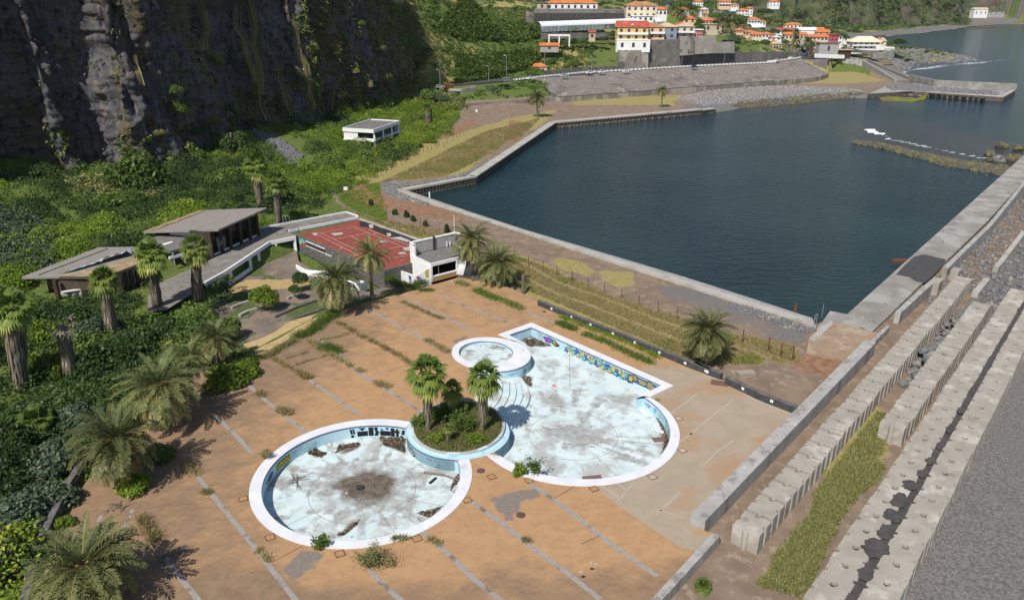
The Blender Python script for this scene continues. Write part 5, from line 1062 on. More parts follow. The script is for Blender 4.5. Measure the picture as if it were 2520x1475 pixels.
for i in range(26):      # hedge of bushes along the path
 u = i/25; px = 545+u*520+random.uniform(-12, 12); py = 520-u*195+random.uniform(-16, 16)+30*math.sin(u*9)*.5
 if abs(px-684) < 20: px += 30
 B_('bush', 'green bush in the hedge of bushes between the cliff foot and the dirt path', 'bush', G(px, py), random.uniform(2.2, 4.2), random.uniform(1.8, 3.4), random.choice(['mid', 'bright', 'mid', 'dark']), 'bushes along the dirt path', seed=40+i, trunk=False)
for i, (px, py, r_, h, lb) in enumerate(((338, 470, 8, 11, 'big bush climbing the foot of the dark cliff'), (560, 445, 6, 5, 'round bush at the cliff foot left of the scree'), (575, 375, 5, 9, 'tall dark bush against the cliff beside the scree'), (470, 395, 5, 6, 'bush on the shaded cliff foot'), (300, 500, 6, 4, 'low bush in front of the cliff bush'))):
 B_('bush', lb, 'bush', G(px, py), r_, h, 'mid' if i != 2 else 'dark', seed=70+i)
def weed(base, h, r_, kind, label, seed, name='weed', branches=14):
 t = empty(name, base, label, 'plant'); rr = random.Random(seed); mb = MB(); tips = []
 for i in range(branches):
  q = rr.uniform(0, 6.28); k = rr.uniform(.3, 1); p0 = Vector(base); p2 = p0+Vector((math.cos(q)*r_*k, math.sin(q)*r_*k, h*rr.uniform(.4, 1))); p1 = p0.lerp(p2, .5)+Vector((0, 0, .15*h)); mb.tube([p0, p1, p2], [.03, .022, .01], 4); tips += [p1, p2, p0.lerp(p2, .75)]
 mb.build('stem', M_TWIG, t); r = np.random.default_rng(seed); C = np.repeat(np.array([tuple(p) for p in tips]), 18, 0)+r.normal(0, .17*r_, (len(tips)*18, 3)); C[:, 2] = np.maximum(C[:, 2], base[2]+.05)
 v, f = leaf_cloud(C, r.normal(size=C.shape)+np.array([0, 0, .4]), (.075 if kind in ('dry', 'reed') else .115)*r.uniform(.6, 1.3, len(C)), .6, .5, r); mesh_np('foliage', v, f, dict(bright=L_BRIGHT, mid=L_MID, dry=L_DRY, reed=L_REED)[kind], parent=t, tint=np.clip(r.normal(.45, .2, len(C)), 0, 1)); return t
weed((*A(908, 1395), .0), 2.1, 1.1, 'reed', 'tall straggly weed growing through the rim of the round pool', 1, branches=26)
weed((*A(940, 1388), .0), .8, 1.1, 'dry', 'dry spreading branches beside the tall weed at the round pool', 2, branches=22)
weed((*A(790, 1345), .05), .8, .7, 'mid', 'small dark weed on the round pool coping', 3)
weed((*A(655, 1125), .05), .9, .8, 'dry', 'dry straggly weed at the left rim of the round pool', 4)
weed((*A(1276, 1168), .05), .9, .7, 'bright', 'dense green bush on the rim of the keyhole pool', 5, branches=20)
weed((*A(1318, 1160), .05), 1.1, 1.0, 'mid', 'leafy twigs hanging over the rim beside the dense green bush', 6)
weed((*A(1140, 1062, .3), .3), 2.3, 1.4, 'mid', 'open shrub with bare grey stems in the middle of the planter', 7, branches=34)
weed((*A(1168, 1090, .3), .3), 1.0, .9, 'bright', 'low green shrub at the right front of the planter', 8, branches=22)
weed((*A(1078, 1085, .3), .3), .9, .8, 'bright', 'low green shrub at the left front of the planter', 9, branches=20)
weed((*A(1028, 1045, .3), .3), .9, .9, 'mid', 'leafy shrub on the left rim of the planter', 10, branches=20)
weed((*A(1092, 1035, .3), .3), 1.3, 1.2, 'mid', 'dark shrub in the shade between the planter palms', 11, branches=26)
weed((*A(1080, 1105), .0), .25, .5, 'dry', 'tuft of dry leaves below the planter wall', 12, branches=8)
def clump_field(name, centres, radii, heights, dens, size, m, label, tmean, low=-.1):
 V = []; F_ = []; Tn = []; k = 0
 for (x, y, z), r_, h, tm in zip(centres, radii, heights, tmean):
  n = max(8, int(dens*r_*(r_+h))); e = hemi(n, RNG, low); rr = RNG.uniform(.75, 1.08, (n, 1)); p = e*rr*np.array([r_, r_, h])+np.array([x, y, z]); v, f = leaf_cloud(p, e+np.array([0, 0, .3]), size*RNG.uniform(.6, 1.3, n)); V.append(v); F_.append(f+k); k += len(v); Tn.append(np.clip(tm+RNG.normal(0, .15, n), 0, 1))
 o = mesh_np(name, np.concatenate(V), np.concatenate(F_), m, tint=np.concatenate(Tn)); return tag(o, label, None, None, 'stuff')
BUILD_KEEP = [[A(*b1(x, y), 4.0) for x, y in ((120, 1060), (1130, 665), (1660, 655), (1730, 860), (1400, 985), (1000, 1050))], [A(*b2(x, y), 1.5) for x, y in ((150, 1475), (370, 1475), (720, 1265), (895, 1105), (1165, 955), (1755, 565), (2110, 490), (2140, 300), (1640, 390), (1210, 690), (850, 860), (300, 1110))], [A(*b2(x, y), 5.0) for x, y in ((90, 432), (1080, 405), (1725, 118), (830, 152))], [A(*b2(x, y), 3) for x, y in ((200, 560), (900, 460), (1000, 770), (420, 1060))],
 [A(*p, -1.0) for p in ((545, 800), (600, 690), (728, 605), (690, 570), (870, 522), (1010, 610), (1120, 640), (1130, 690), (905, 745), (790, 778), (640, 868), (590, 868))]]
VEG = [A(*p, 1) for p in ((-60, 455), (0, 443), (140, 432), (300, 436), (440, 418), (600, 350), (830, 303), (970, 258), (1060, 225), (1140, 255), (1110, 310), (1000, 370), (900, 430), (830, 470), (740, 520), (690, 560), (640, 560), (640, 620), (590, 690), (545, 800), (600, 868), (420, 920), (330, 1000), (150, 1230), (60, 1475), (-150, 1475))]
q = scatter_poly(VEG, 3300); keep = ~np.any([inpoly(q[:, 0], q[:, 1], K_) for K_ in BUILD_KEEP], axis=0) & (dpoly(q[:, 0], q[:, 1], [A(*p, 1) for p in ((620, 345), (700, 360), (735, 395))]) > 6); rad = RNG.uniform(.7, 2.0, len(q))+1.8*(RNG.random(len(q)) > .9); keep &= np.min([dpoly(q[:, 0], q[:, 1], K_, True) for K_ in BUILD_KEEP], axis=0) > rad*.8; q = q[keep]; rad = rad[keep]
zz = ground_z(q[:, 0], q[:, 1]); sp_n = fbm(q[:, 0]/16., q[:, 1]/16., 3, 61);
for nm, sel, m, lb, tm in (('undergrowth', sp_n > .53, L_BRIGHT, 'bright green creeper covering the ground below the cliff', .4), ('undergrowth', (sp_n <= .53) & (sp_n > .43), L_MID, 'mid green undergrowth below the cliff', .45), ('undergrowth', sp_n <= .43, L_DARK, 'dark green undergrowth below the cliff', .5)):
 c = np.c_[q, zz-.2][sel]; clump_field(nm, c, rad[sel], rad[sel]*RNG.uniform(.5, 1.25, sel.sum()), 30, .215, m, lb, np.clip(RNG.normal(tm, .16, sel.sum()), 0, 1))
for P_, n_ in (((( -40, 540), (60, 525), (160, 600), (130, 670), (-20, 660)), 420), (((170, 470), (330, 447), (390, 500), (230, 510)), 300)):
 q = scatter_poly([A(*p, 1) for p in P_], n_); clump_field('reeds', np.c_[q, ground_z(q[:, 0], q[:, 1])], RNG.uniform(.5, 1.2, n_), RNG.uniform(1, 2.6, n_), 14, .3, L_GREY if n_ > 400 else L_REED, 'pale reeds among the undergrowth below the cliff', np.full(n_, .55))
n = 17000; kx_ = RNG.uniform(-.42, .95, n); Yv = np.exp(RNG.uniform(math.log(330), math.log(1750), n)); xv = kx_*(Yv+12); zv = ground_z(xv, Yv); lz = land_z(xv, Yv)
ok = (zv > 1.2) & (shore_d(xv, Yv) > 12) & (dpoly(xv, Yv, [p[:2] for p in ROAD]) > 9) & (beach_w(xv, Yv) > 22)
ok &= ~inpoly(xv, Yv, REVP) & ~(dpoly(xv, Yv, REVP, True) < 2)
xv, Yv, zv = xv[ok], Yv[ok], zv[ok]; r_ = np.clip(Yv*.0046, 1.4, 7.0)*RNG.uniform(.5, 1.25, len(xv)); gn = fbm(xv/45., Yv/45., 3, 66); HC = np.c_[xv, Yv, zv-.2*r_]
VILL = (xv > 30) & (Yv < 760) & (Yv > 380)
dn = np.where(VILL, RNG.random(len(xv)) < .45, True) & ~((gn > .60) & (RNG.random(len(xv)) < .6))
for m, sel, lb, tm in ((L_MID, (gn > .5), 'green scrub covering the hillside', .45), (L_DARK, (gn <= .5) & (gn > .40), 'dark scrub on the hillside', .5), (L_REED, gn <= .40, 'dry yellowish scrub on the hillside', .3)):
 s_ = sel & dn; sz = r_[s_]
 for lo, hi in ((0, 520), (520, 900), (900, 2000)):
  t_ = s_ & (Yv >= lo) & (Yv < hi)
  if t_.sum(): clump_field('scrub', HC[t_], r_[t_], r_[t_]*.75, 26/np.clip(np.median(r_[t_])**2, 1, 99)*1.5, np.median(r_[t_])*.30, m, lb, np.clip(RNG.normal(tm, .15, t_.sum()), 0, 1))
n = 7000; kx_ = RNG.uniform(.2, .92, n); Yv = np.exp(RNG.uniform(math.log(900), math.log(1800), n)); xv = kx_*(Yv+12); zv = ground_z(xv, Yv); ok = (zv > 2) & (shore_d(xv, Yv) > 20) & (beach_w(xv, Yv) > 30) & (fbm(xv/60., Yv/60., 3, 68) > .40); c_ = np.c_[xv, Yv, zv-2][ok]; k_ = len(c_)
clump_field('scrub', c_, RNG.uniform(4, 9, k_), RNG.uniform(3, 6, k_), .45, 1.5, L_DARK, 'dark scrub on the far slopes', np.clip(RNG.normal(.55, .2, k_), 0, 1))
n = 2600; kx_ = RNG.uniform(-.12, .10, n); Yv = RNG.uniform(360, 560, n); xv = kx_*(Yv+12); zv = ground_z(xv, Yv); ok = (zv > 3) & ~inpoly(xv, Yv, REVP) & (dpoly(xv, Yv, RDC) > 8); c_ = np.c_[xv, Yv, zv-.4][ok]; k_ = len(c_)
clump_field('scrub', c_, RNG.uniform(.9, 2.6, k_), RNG.uniform(.8, 2.2, k_), 9, .42, L_MID, 'rough green scrub on the slope beside the cliff', np.clip(RNG.normal(.4, .2, k_), 0, 1))
def bananas(P, n, label, sz=1.0):
 q = scatter_poly(P, n); z = ground_z(q[:, 0], q[:, 1]); V = []; k = 7; N = len(q)
 q = np.repeat(q, k, 0); z = np.repeat(z, k); az = RNG.uniform(0, 6.28, N*k); el = RNG.uniform(.25, 1.25, N*k); l = RNG.uniform(1.3, 2.5, N*k)*sz; b = np.c_[q, z+RNG.uniform(.6, 2.0, N*k)*sz]
 d = np.stack([np.cos(az)*np.cos(el), np.sin(az)*np.cos(el), np.sin(el)], 1); s = np.stack([-np.sin(az), np.cos(az), 0*az], 1)*.36*sz; m1 = b+d*l[:, None]*.55; tip = b+d*l[:, None]; tip[:, 2] -= l*.35
 V = np.stack([b, m1+s, tip, m1-s], 1).reshape(-1, 3); o = mesh_np('banana_plants', V, np.arange(len(V)).reshape(-1, 4), L_BANANA, tint=np.clip(RNG.normal(.45, .22, N*k), 0, 1)); tag(o, label, None, None, 'stuff')
def hillpoly(L): return [ADV(*p)[:2] for p in L]
bananas(hillpoly(((1120, 150, 395), (1300, 125, 415), (1330, 145, 405), (1290, 185, 388), (1120, 200, 368))), 1500, 'banana plants on the terrace above the road')
bananas(hillpoly(((1060, 90, 405), (1130, 0, 455), (1300, -10, 500), (1330, 70, 445), (1300, 90, 430), (1150, 95, 415))), 2600, 'banana plants on the upper slope')
bananas(hillpoly(((1500, 20, 480), (1660, 25, 520), (1900, 30, 900), (1850, 70, 700), (1680, 60, 560))), 1800, 'banana plants among the village houses', 1.4)
def cliff_growth(n, label, m, cond, l0, l1, hang, w_=.22, seed=1):
 i = RNG.integers(0, NS_*len(hh), n*6); SUf, HHf = SU.ravel()[i]/_s[-1], HH.ravel()[i]; ok = cond(SUf, HHf, fbm(SU.ravel()[i]/7., HH.ravel()[i]/9., 4, 90+seed)); i = i[ok][:n]; n = len(i)
 c = np.repeat(CV[i], 5, 0)+RNG.normal(0, .5, (n*5, 3)); nn = np.repeat(np.stack([NX_.ravel()[i], NY_.ravel()[i], np.zeros(n)], 1), 5, 0); N = n*5
 d = unit(nn*RNG.uniform(.4, 1.0, (N, 1))+np.array([0, 0, 1])*RNG.uniform(-.2, 1.0, (N, 1))+RNG.normal(0, .45, (N, 3))); l = RNG.uniform(l0, l1, (N, 1)); s = unit(np.cross(d, RNG.normal(size=(N, 3))))*w_; m1 = c+d*l*.5; tip = c+d*l*.9; tip[:, 2] -= hang*l[:, 0]
 V = np.stack([c, m1+s, tip, m1-s], 1).reshape(-1, 3); o = mesh_np('cliff_growth', V, np.arange(len(V)).reshape(-1, 4), m, tint=np.clip(RNG.normal(.42, .22, N), 0, 1)); tag(o, label, None, None, 'stuff')
cliff_growth(4200, 'dry reeds hanging on the right half of the cliff', L_REED, lambda s, h, f: (s > .55) & (s < .93) & (f > .52-.12*(s > .68)) & (h > 3), 1.0, 2.8, .45, .26, 1)
cliff_growth(5200, 'green creepers on the cliff', L_MID, lambda s, h, f: ((s > .5) & (f < .44) & (h > 2)) | ((s > .36) & (f > .50) & (h < 20*f) & (h > 0)), .7, 1.7, .35, .34, 2)
cliff_growth(900, 'sparse dry tufts on the dark cliff', L_REED, lambda s, h, f: (s > .25) & (s < .6) & (f > .60), .8, 2.0, .5, .16, 3)
_du = CV[:, 1]*math.cos(PITCH)-(CV[:, 2]-CAMH)*math.sin(PITCH); _pu = CV[:, 0]*FD/_du; _pv = -(CV[:, 1]*math.sin(PITCH)+(CV[:, 2]-CAMH)*math.cos(PITCH))*FD/_du; _c, _s2 = math.cos(ROLL), math.sin(ROLL); CPX, CPY = _c*_pu-_s2*_pv+1260, _s2*_pu+_c*_pv+737.5
def on_cliff(px, py):
 d = np.hypot(CPX-px, CPY-py); k = np.argsort(d)[:12]; return CV[k[np.argmin(_du[k])]]
for i, (px, py, r_, h, k_) in enumerate(((430, 225, 4, 5, 'mid'), (445, 275, 5, 6, 'mid'), (400, 330, 4, 4, 'dry'), (520, 300, 5, 3, 'bright'), (565, 285, 4, 3, 'dry'), (930, 120, 6, 5, 'reed'), (945, 190, 7, 6, 'reed'), (1000, 110, 6, 6, 'reed'), (865, 175, 4, 4, 'reed'), (690, 178, 3, 2, 'dry'), (930, 250, 5, 5, 'mid'), (840, 235, 4, 5, 'dry'), (1010, 50, 7, 5, 'reed'), (960, 20, 6, 5, 'bright'), (880, 60, 5, 5, 'bright'), (780, 60, 4, 3, 'reed'), (820, 130, 4, 3, 'reed'), (1040, 150, 7, 6, 'reed'), (970, 280, 5, 5, 'mid'), (760, 280, 3, 3, 'mid'), (530, 150, 3, 3, 'bright'), (400, 75, 3, 2, 'dry'), (1050, 90, 6, 5, 'mid'), (905, 210, 4, 6, 'dry'), (620, 300, 4, 6, 'dark'), (490, 330, 4, 5, 'dark'))):
 p = on_cliff(px, py); bush('cliff_bush', 'bush rooted on a ledge of the dark cliff', 'bush', (p[0]+.6, p[1]-.8, p[2]-.5), r_*.6, h*.6, {'reed': 'reedy'}.get(k_, k_), 'bushes growing on the cliff', 300+i, trunk=False)
V = []
for L, n_ in ((((570, -10), (590, 90), (615, 170), (640, 260), (655, 300)), 60), (((600, -10), (625, 110), (650, 230)), 40), (((480, -10), (495, 60), (508, 120)), 34), (((715, 50), (740, 130), (760, 210), (770, 270)), 26), (((650, 90), (690, 200), (715, 290)), 16), (((800, 200), (815, 300)), 14), (((330, 130), (350, 210)), 10)):
 P = np.array([on_cliff(*np.array(a_)*(1-t)+np.array(b_)*t) for a_, b_ in zip(L[:-1], L[1:]) for t in (0, .33, .66)]+[on_cliff(*L[-1])]); P += np.array([.7, -.7, 0])
 for i in range(n_):
  o_ = np.r_[RNG.normal(0, .55, 2), 0]; a = RNG.integers(0, len(P)-2); b = min(len(P)-1, a+RNG.integers(2, 6))
  for j in range(a, b): w_ = np.array([.07, .03, 0]); V += [P[j]+o_-w_, P[j]+o_+w_, P[j+1]+o_+w_, P[j+1]+o_-w_]
V = np.array(V); o = mesh_np('hanging_vines', V, np.arange(len(V)).reshape(-1, 4), L_DRY, tint=np.clip(RNG.normal(.35, .2, len(V)//4), 0, 1)); tag(o, 'dry brown vines hanging down the cliff', None, None, 'stuff')
# ================================================================== CLUBHOUSE, COURT, SQUASH HALL, PAVILION
M_ROOFG = mat('grey_roof_sheet', (.255, .235, .215), (.225, .205, .19), s=.8, c3=(.29, .275, .26), s3=.4, t3=(.55, .7), st3=(1, 4, 1), rough=.6)
M_UNDER = mat('brown_underlay', (.30, .215, .125), (.25, .175, .10), s=1.0, c3=(.36, .29, .19), s3=.7)
M_WOOD = mat('dark_timber', (.045, .028, .02), (.065, .042, .03), s=2, rough=.7)
M_GLASSD = mat('dark_glass', (.02, .024, .028), (.03, .034, .036), s=1, rough=.15, spec=.5)
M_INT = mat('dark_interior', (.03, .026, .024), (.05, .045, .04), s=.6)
M_TILES = mat('terrace_tiles', (.235, .215, .195), (.17, .155, .14), s=.5, c3=(.30, .275, .25), s3=1.4, t3=(.5, .64), st3=(.5, 2.4, 1, .62), c4=(.10, .09, .08), s4=.9, t4=(.6, .72), brick=(1.6, .72, .02, (0, 0, .62)))
M_WALLW = mat('white_render', (.74, .74, .73), (.68, .68, .67), s=.6, c3=(.56, .555, .54), s3=.7, t3=(.58, .75), st3=(1, 1, .3))
M_FLAT = mat('flat_roof_felt', (.13, .125, .12), (.17, .16, .15), s=.7, c3=(.22, .21, .19), s3=1.2, t3=(.56, .7))
M_STONEW = mat('dark_stone_wall', (.10, .095, .09), (.15, .14, .13), s=1.5, c3=(.07, .065, .062), s3=2.5, t3=(.5, .6), bump=.05, bs=4)
M_COURT = mat('red_court', (.235, .062, .045), (.20, .055, .042), s=.5, c3=(.29, .10, .075), s3=1.2, t3=(.55, .7), c4=(.33, .30, .27), s4=.42, t4=(.70, .74))
M_TAR = mat('black_tar', (.02, .02, .02), (.035, .034, .033), s=1.5)
M_LINE = mat('court_line', (.52, .40, .34), (.45, .33, .28), s=1)
M_PLAZA = mat('plaza_ground', (.17, .135, .105), (.215, .17, .13), s=.4, c3=(.14, .115, .095), s3=.25, t3=(.45, .6), c4=(.26, .215, .16), s4=1.2, t4=(.6, .7), bump=.02, bs=5,
   masks=[((.05, .08, .02), (.09, .11, .035), .9, .8), ((.40, .29, .13), (.33, .235, .11), 1.0, .5), None, None])
M_STEPY = mat('yellow_steps', (.44, .325, .16), (.37, .265, .13), s=.9, c3=(.24, .17, .095), s3=1.3, t3=(.55, .68))
def slab(name, P, th, m, parent, k=None):
 mb = MB(); n = len(P); mb.add([(p[0], p[1], p[2]-th) for p in P]+list(P), [tuple(range(n))[::-1], tuple(range(n, 2*n))]+[(i, (i+1) % n, n+(i+1) % n, n+i) for i in range(n)]); return mb.build(name, m, parent)
def roofp(f, L): return [A3(*f(x, y), z) for x, y, z in L]
def wallq(mb, a, b, z0, z1, k=None): return mb.quad((a[0], a[1], z0), (b[0], b[1], z0), (b[0], b[1], z1), (a[0], a[1], z1), k)
ZW, ZP = 1.5, -1.35
PLZ = [A(*p, -1.1) for p in ((420, 800), (520, 690), (640, 625), (728, 605), (735, 640), (800, 680), (905, 722), (1010, 690), (1040, 712))]+[A(*p, -.2) for p in ((905, 745), (792, 776))]+[A(*p, -.9) for p in ((640, 855), (560, 880), (480, 860))]
def plz(x, y):
 M_ = np.zeros(x.shape+(4,)); n = fbm(x/4., y/4., 4, 44)
 M_[..., 0] = np.clip(.75*(n > .54)*(1-blob(x, y, r5a, ((2100, 830), (2380, 760), (2500, 900), (2350, 1000), (2150, 960)), -1.2)*.9)*(1-blob(x, y, g3, ((160, 600), (500, 480), (590, 460), (470, 560), (230, 640)), -.8)), 0, 1)
 M_[..., 1] = blob(x, y, r5a, ((1720, 1105), (1870, 1060), (2000, 1000), (2500, 1010), (2520, 1060), (2000, 1100), (1760, 1120)), -1.2, .5, .6)
 return M_
def plz_z(x, y):
 d = dpoly(x, y, [A(*p, -.5) for p in ((648, 866), (790, 778), (905, 742), (1020, 700))]); return -.75-.55*sstep(2, 11, d)+.08*fbm(x, y, 2, 3)
o = sheet('plaza', PLZ, plz_z, M_PLAZA, (), 1.0, plz)
c0 = resample(catmull(pts(g3, [(345, 735), (560, 625), (700, 545), (795, 475), (825, 438)]), 8), 24); c5 = resample(catmull(pts(g3, [(212, 655), (400, 590), (520, 520), (590, 470), (815, 412)], -.7), 8), 24)
t = empty('terrace_steps', (*c0[12], -.7), 'curved yellow steps sinking from the pool deck to the terrace', 'steps')
for i in range(5):
 a = [tuple(np.array(p)*(1-i/5)+np.array(q)*i/5) for p, q in zip(c0, c5)]; b = [tuple(np.array(p)*(1-(i+.84)/5)+np.array(q)*(i+.84)/5) for p, q in zip(c0, c5)]
 MB().prism(a+b[::-1], -1.6, .012-i*.13).build('step', M_STEPY, t)
for L, z, lb in ((((590, 462), (720, 410), (870, 358)), -.6, 'dark stone kerb above the curved steps'), (((470, 425), (640, 350), (800, 292)), -.75, 'grey stone kerb along the middle terrace'), (((115, 350), (200, 318), (270, 296)), -.95, 'short pale kerb left of the round bush'), (((180, 415), (250, 380), (320, 360)), -.95, 'broken pale kerb in front of the round bush'), (((570, 275), (600, 262), (640, 256)), -.95, 'pale concrete bench slab right of the round bush')):
 o = MB().ribbon([A(*g3(x, y), z) for x, y in L], .45, -1.6, z+.12).build('kerb', M_STONEW if 'dark' in lb or 'grey' in lb else M_QUAY); tag(o, lb, 'kerb')
t = empty('walkway', (*A(*b2(1400, 800), ZW), ZP), 'long raised terrace with worn grey tiles and a white edge on piers', 'terrace')
ow = [(370, 1475), (720, 1265), (895, 1105), (1165, 955), (1755, 565), (2100, 495)]
iw = [(2110, 480), (1985, 418), (2131, 385)]
TW = roofp(b2, [(x, y, ZW) for x, y in ow+[(2112, 482), (1962, 420)]])+[A3(*r6(70, 862), ZW), A3(*r6(640, 752), ZW), A3(*r6(548, 716), ZW), A3(*r6(0, 822), ZW)]+roofp(b2, [(x, y, ZW) for x, y in ((1640, 390), (1640, 470), (1210, 690), (850, 860), (500, 1020), (300, 1110), (150, 1300), (150, 1475))])
sheet('tiles', [p[:2] for p in TW], ZW, M_TILES, (), 1.2, kind=None, parent=t)
mb = MB(); ed = [p[:2] for p in roofp(b2, [(895, 1105, ZW), (1165, 955, ZW), (1755, 565, ZW), (2100, 495, ZW)])]; mb.ribbon(ed, .3, ZW-.62, ZW+.05); mb.build('fascia', M_WALLW, t)
mb = MB(); mb.ribbon([A(*r6(75, 868), ZW), A(*r6(640, 757), ZW)], .22, ZW-.3, ZW+.22); mb.ribbon([A(*r6(0, 818), ZW), A(*r6(545, 716), ZW), A(*r6(642, 750), ZW)], .22, ZW-2, ZW+.25); mb.ribbon([A(*b2(1640, 388), ZW), A(*r6(5, 818), ZW)], .22, ZW-2, ZW+.25); mb.build('edge_kerb', M_WALLW, t)
mb = MB(); wallq(mb, A(*b2(1165, 950), ZW), A(*b2(895, 1100), ZW), ZP-.4, ZW-.02); mb.build('graffiti_wall', mat('purple_wall', (.16, .135, .26), (.25, .235, .33), s=2.5, c3=(.09, .07, .19), s3=3, t3=(.5, .56)), t)
a_, b_, c_ = (np.array(A(*b2(x, y), ZW)) for x, y in ((1165, 955), (1755, 565), (2100, 495)))
for u in (.10, .16, .52, .545, .72, .76):
 p = a_*(1-u)+b_*u+np.array([-.1, .12]);
 if u in (.16, .545, .76): continue
 MB().box(p[0], p[1], ZP-.3, .5, .5, ZW-.6-ZP+.3, .6).build('pier', M_WALLW, t)
for u in (.22, .96): p = b_*(1-u)+c_*u+np.array([-.1, .15]); MB().box(p[0], p[1], ZP-.3, .5, .5, ZW-.6-ZP+.3, .2).build('pier', M_WALLW, t)
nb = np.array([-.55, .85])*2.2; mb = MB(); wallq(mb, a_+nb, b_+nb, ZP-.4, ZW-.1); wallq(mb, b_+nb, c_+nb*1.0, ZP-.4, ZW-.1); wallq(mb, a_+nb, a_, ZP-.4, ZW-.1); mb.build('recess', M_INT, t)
mb = MB(); mb.ribbon([tuple(a_*.98+b_*.02), tuple(a_*.5+b_*.5)], .25, ZP-.3, ZP+.75); mb.build('sill_wall', M_WALLW, t)
ZE, ZLO = 6.3, 4.9
cr = roofp(b2, [(90, 432, ZLO), (1080, 405, ZE), (1725, 118, ZE), (910, 150, ZLO+.1), (830, 152, ZLO)])
t = empty('clubhouse', (*A(*b2(1100, 600), ZW), ZW), 'upper clubhouse pavilion with a tilted grey sheet roof and dark timber posts', 'building')
slab('roof', cr, .32, M_ROOFG, t)
def mixp(a, b, u): return tuple(np.array(a)*(1-u)+np.array(b)*u)
mb = MB()
for k in range(26):
 u = (k+.5)/26; a, b = mixp(cr[0], cr[4], u), mixp(cr[1], cr[2], u); a = mixp(a, b, .17); mb.ribbon([a[:2], b[:2]], .07, [a[2]-.02, b[2]-.02], [a[2]+.07, b[2]+.07])
mb.build('roof_ribs', M_ROOFG, t)
br = [cr[0], roofp(b2, [(265, 405, ZLO+.25)])[0], roofp(b2, [(340, 370, ZLO+.28), (600, 275, ZLO+.28), (905, 152, ZLO+.2)])[0]]
br = [A3(*b2(x, y), z) for x, y, z in ((95, 430, ZLO+.04), (270, 408, ZLO+.28), (375, 352, ZLO+.3), (640, 255, ZLO+.3), (910, 152, ZLO+.26), (832, 154, ZLO+.06))]
slab('bare_edge', br, .03, M_UNDER, t)
mb = MB()
for L in (((650, 210), (710, 205), (720, 212), (660, 218)), ((470, 300), (560, 290), (570, 300), (480, 312)), ((170, 400), (230, 375), (240, 382), (180, 405)), ((340, 330), (400, 308), (405, 315), (350, 338))): mb.add([A3(*b2(x, y), ZLO+.34) for x, y in L], [(0, 1, 2, 3)])
mb.build('roof_patch', M_STEPY, t)
base_a, base_b = np.array(A(*b2(1010, 772), ZW)), np.array(A(*b2(1622, 488), ZW)); dv = base_b-base_a; nv = np.array([-dv[1], dv[0]]); nv /= np.hypot(*nv)
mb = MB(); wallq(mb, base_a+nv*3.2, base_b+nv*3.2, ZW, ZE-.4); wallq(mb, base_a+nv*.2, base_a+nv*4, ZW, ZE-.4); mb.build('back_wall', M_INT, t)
mb = MB(); wallq(mb, base_a+nv*.25, base_b+nv*.25, ZW+.02, ZW+.35); mb.build('plinth', M_WALLW, t)
for u in (0, .2, .38, .6, .8, .985):
 p = base_a+dv*u; MB().box(p[0], p[1], ZW, .42, .42, ZE-.35-ZW-.1*0, math.atan2(dv[1], dv[0])).build('post', M_WOOD, t)
for i, u in enumerate((.1, .29, .49, .7, .9)):
 w_ = empty('window', (*(base_a+dv*u), ZW)); w_.parent = t; w_.location = Vector((*(base_a+dv*u), ZW))-t.location; p = base_a+dv*u+nv*.3; l = np.hypot(*dv)*.155; ang = math.atan2(dv[1], dv[0])
 MB().box(p[0], p[1], ZW+2.6, l, .08, .12, ang).box(p[0], p[1], ZW+.35, l, .08, .10, ang).box(p[0], p[1], ZW+.4, .07, .07, 3.4, ang).build('frame', M_WOOD, w_)
 if i > 1: MB().box(p[0]+nv[0]*.1, p[1]+nv[1]*.1, ZW+2.7, l*.96, .03, 1.0, ang).build('pane', M_GLASSD, w_)
p0, p1_ = base_a+dv*.24+nv*.2, base_a+dv*.36+nv*.2; mb = MB(); wallq(mb, p0+nv*1.2, p1_+nv*.6, ZW+.02, ZW+2.4); mb.build('painted_panel', mat('mural_panel', (.42, .44, .45), (.14, .15, .17), s=1.5), t)
p0, p1_ = A(*b2(350, 470), ZLO-.3), A(*b2(935, 450), ZLO+.5); mb = MB(); wallq(mb, (p0[0]+.5, p0[1]+1.5), (p1_[0], p1_[1]+1.2), 3.2, ZLO+.35); mb.build('front_wall', M_WALLW, t)
wl_ = [np.array(cr[0][:2])+[1, 2], np.array(cr[4][:2])+[1.5, -.5], np.array(cr[2][:2])+[-1.5, -1.5]]
mb = MB(); wallq(mb, wl_[1], wl_[0], 0, ZLO-.3); wallq(mb, wl_[2], wl_[1], 0, ZLO); wallq(mb, wl_[2], base_b+nv*.2, 0, ZE-.3); mb.build('rear_wall', M_STONEW, t)
t = empty('clubhouse_link', (*A(*b2(640, 800), ZW), ZW), 'flat dark roofed link between the two tilted roofs', 'building')
lk = [A3(*b2(x, y), 4.1) for x, y in ((120, 560), (340, 462), (960, 500), (990, 540), (440, 690))]; slab('flat_roof', lk, .5, M_FLAT, t)
la, lb_ = np.array(A(*b2(420, 1060), ZW)), np.array(A(*b2(1000, 770), ZW)); l1, l2 = np.array(A(*b2(440, 690), 4.1)), np.array(A(*b2(985, 545), 4.1))
mb = MB(); wallq(mb, l1+[.1, .1], l2+[.1, .1], ZW, 3.7); mb.build('glass_wall', M_GLASSD, t)
mb = MB(); mb.ribbon([tuple(l1-[.2, .25]), tuple(l2-[.2, .25])], .3, 2.75, 3.2); mb.build('lintel', M_WALLW, t)
for u in (.05, .3, .55, .8): p = l1*(1-u)+l2*u; MB().box(p[0], p[1], ZW, .22, .22, 2.2, .6).build('post', M_QUAY, t)
mb = MB(); P = [A3(*b2(x, y), 4.16) for x, y in ((310, 600), (470, 560), (480, 572), (350, 618))]; mb.add(P, [(0, 1, 2, 3)]); mb.build('roof_flashing', M_WALLW, t)
ZR = 4.3
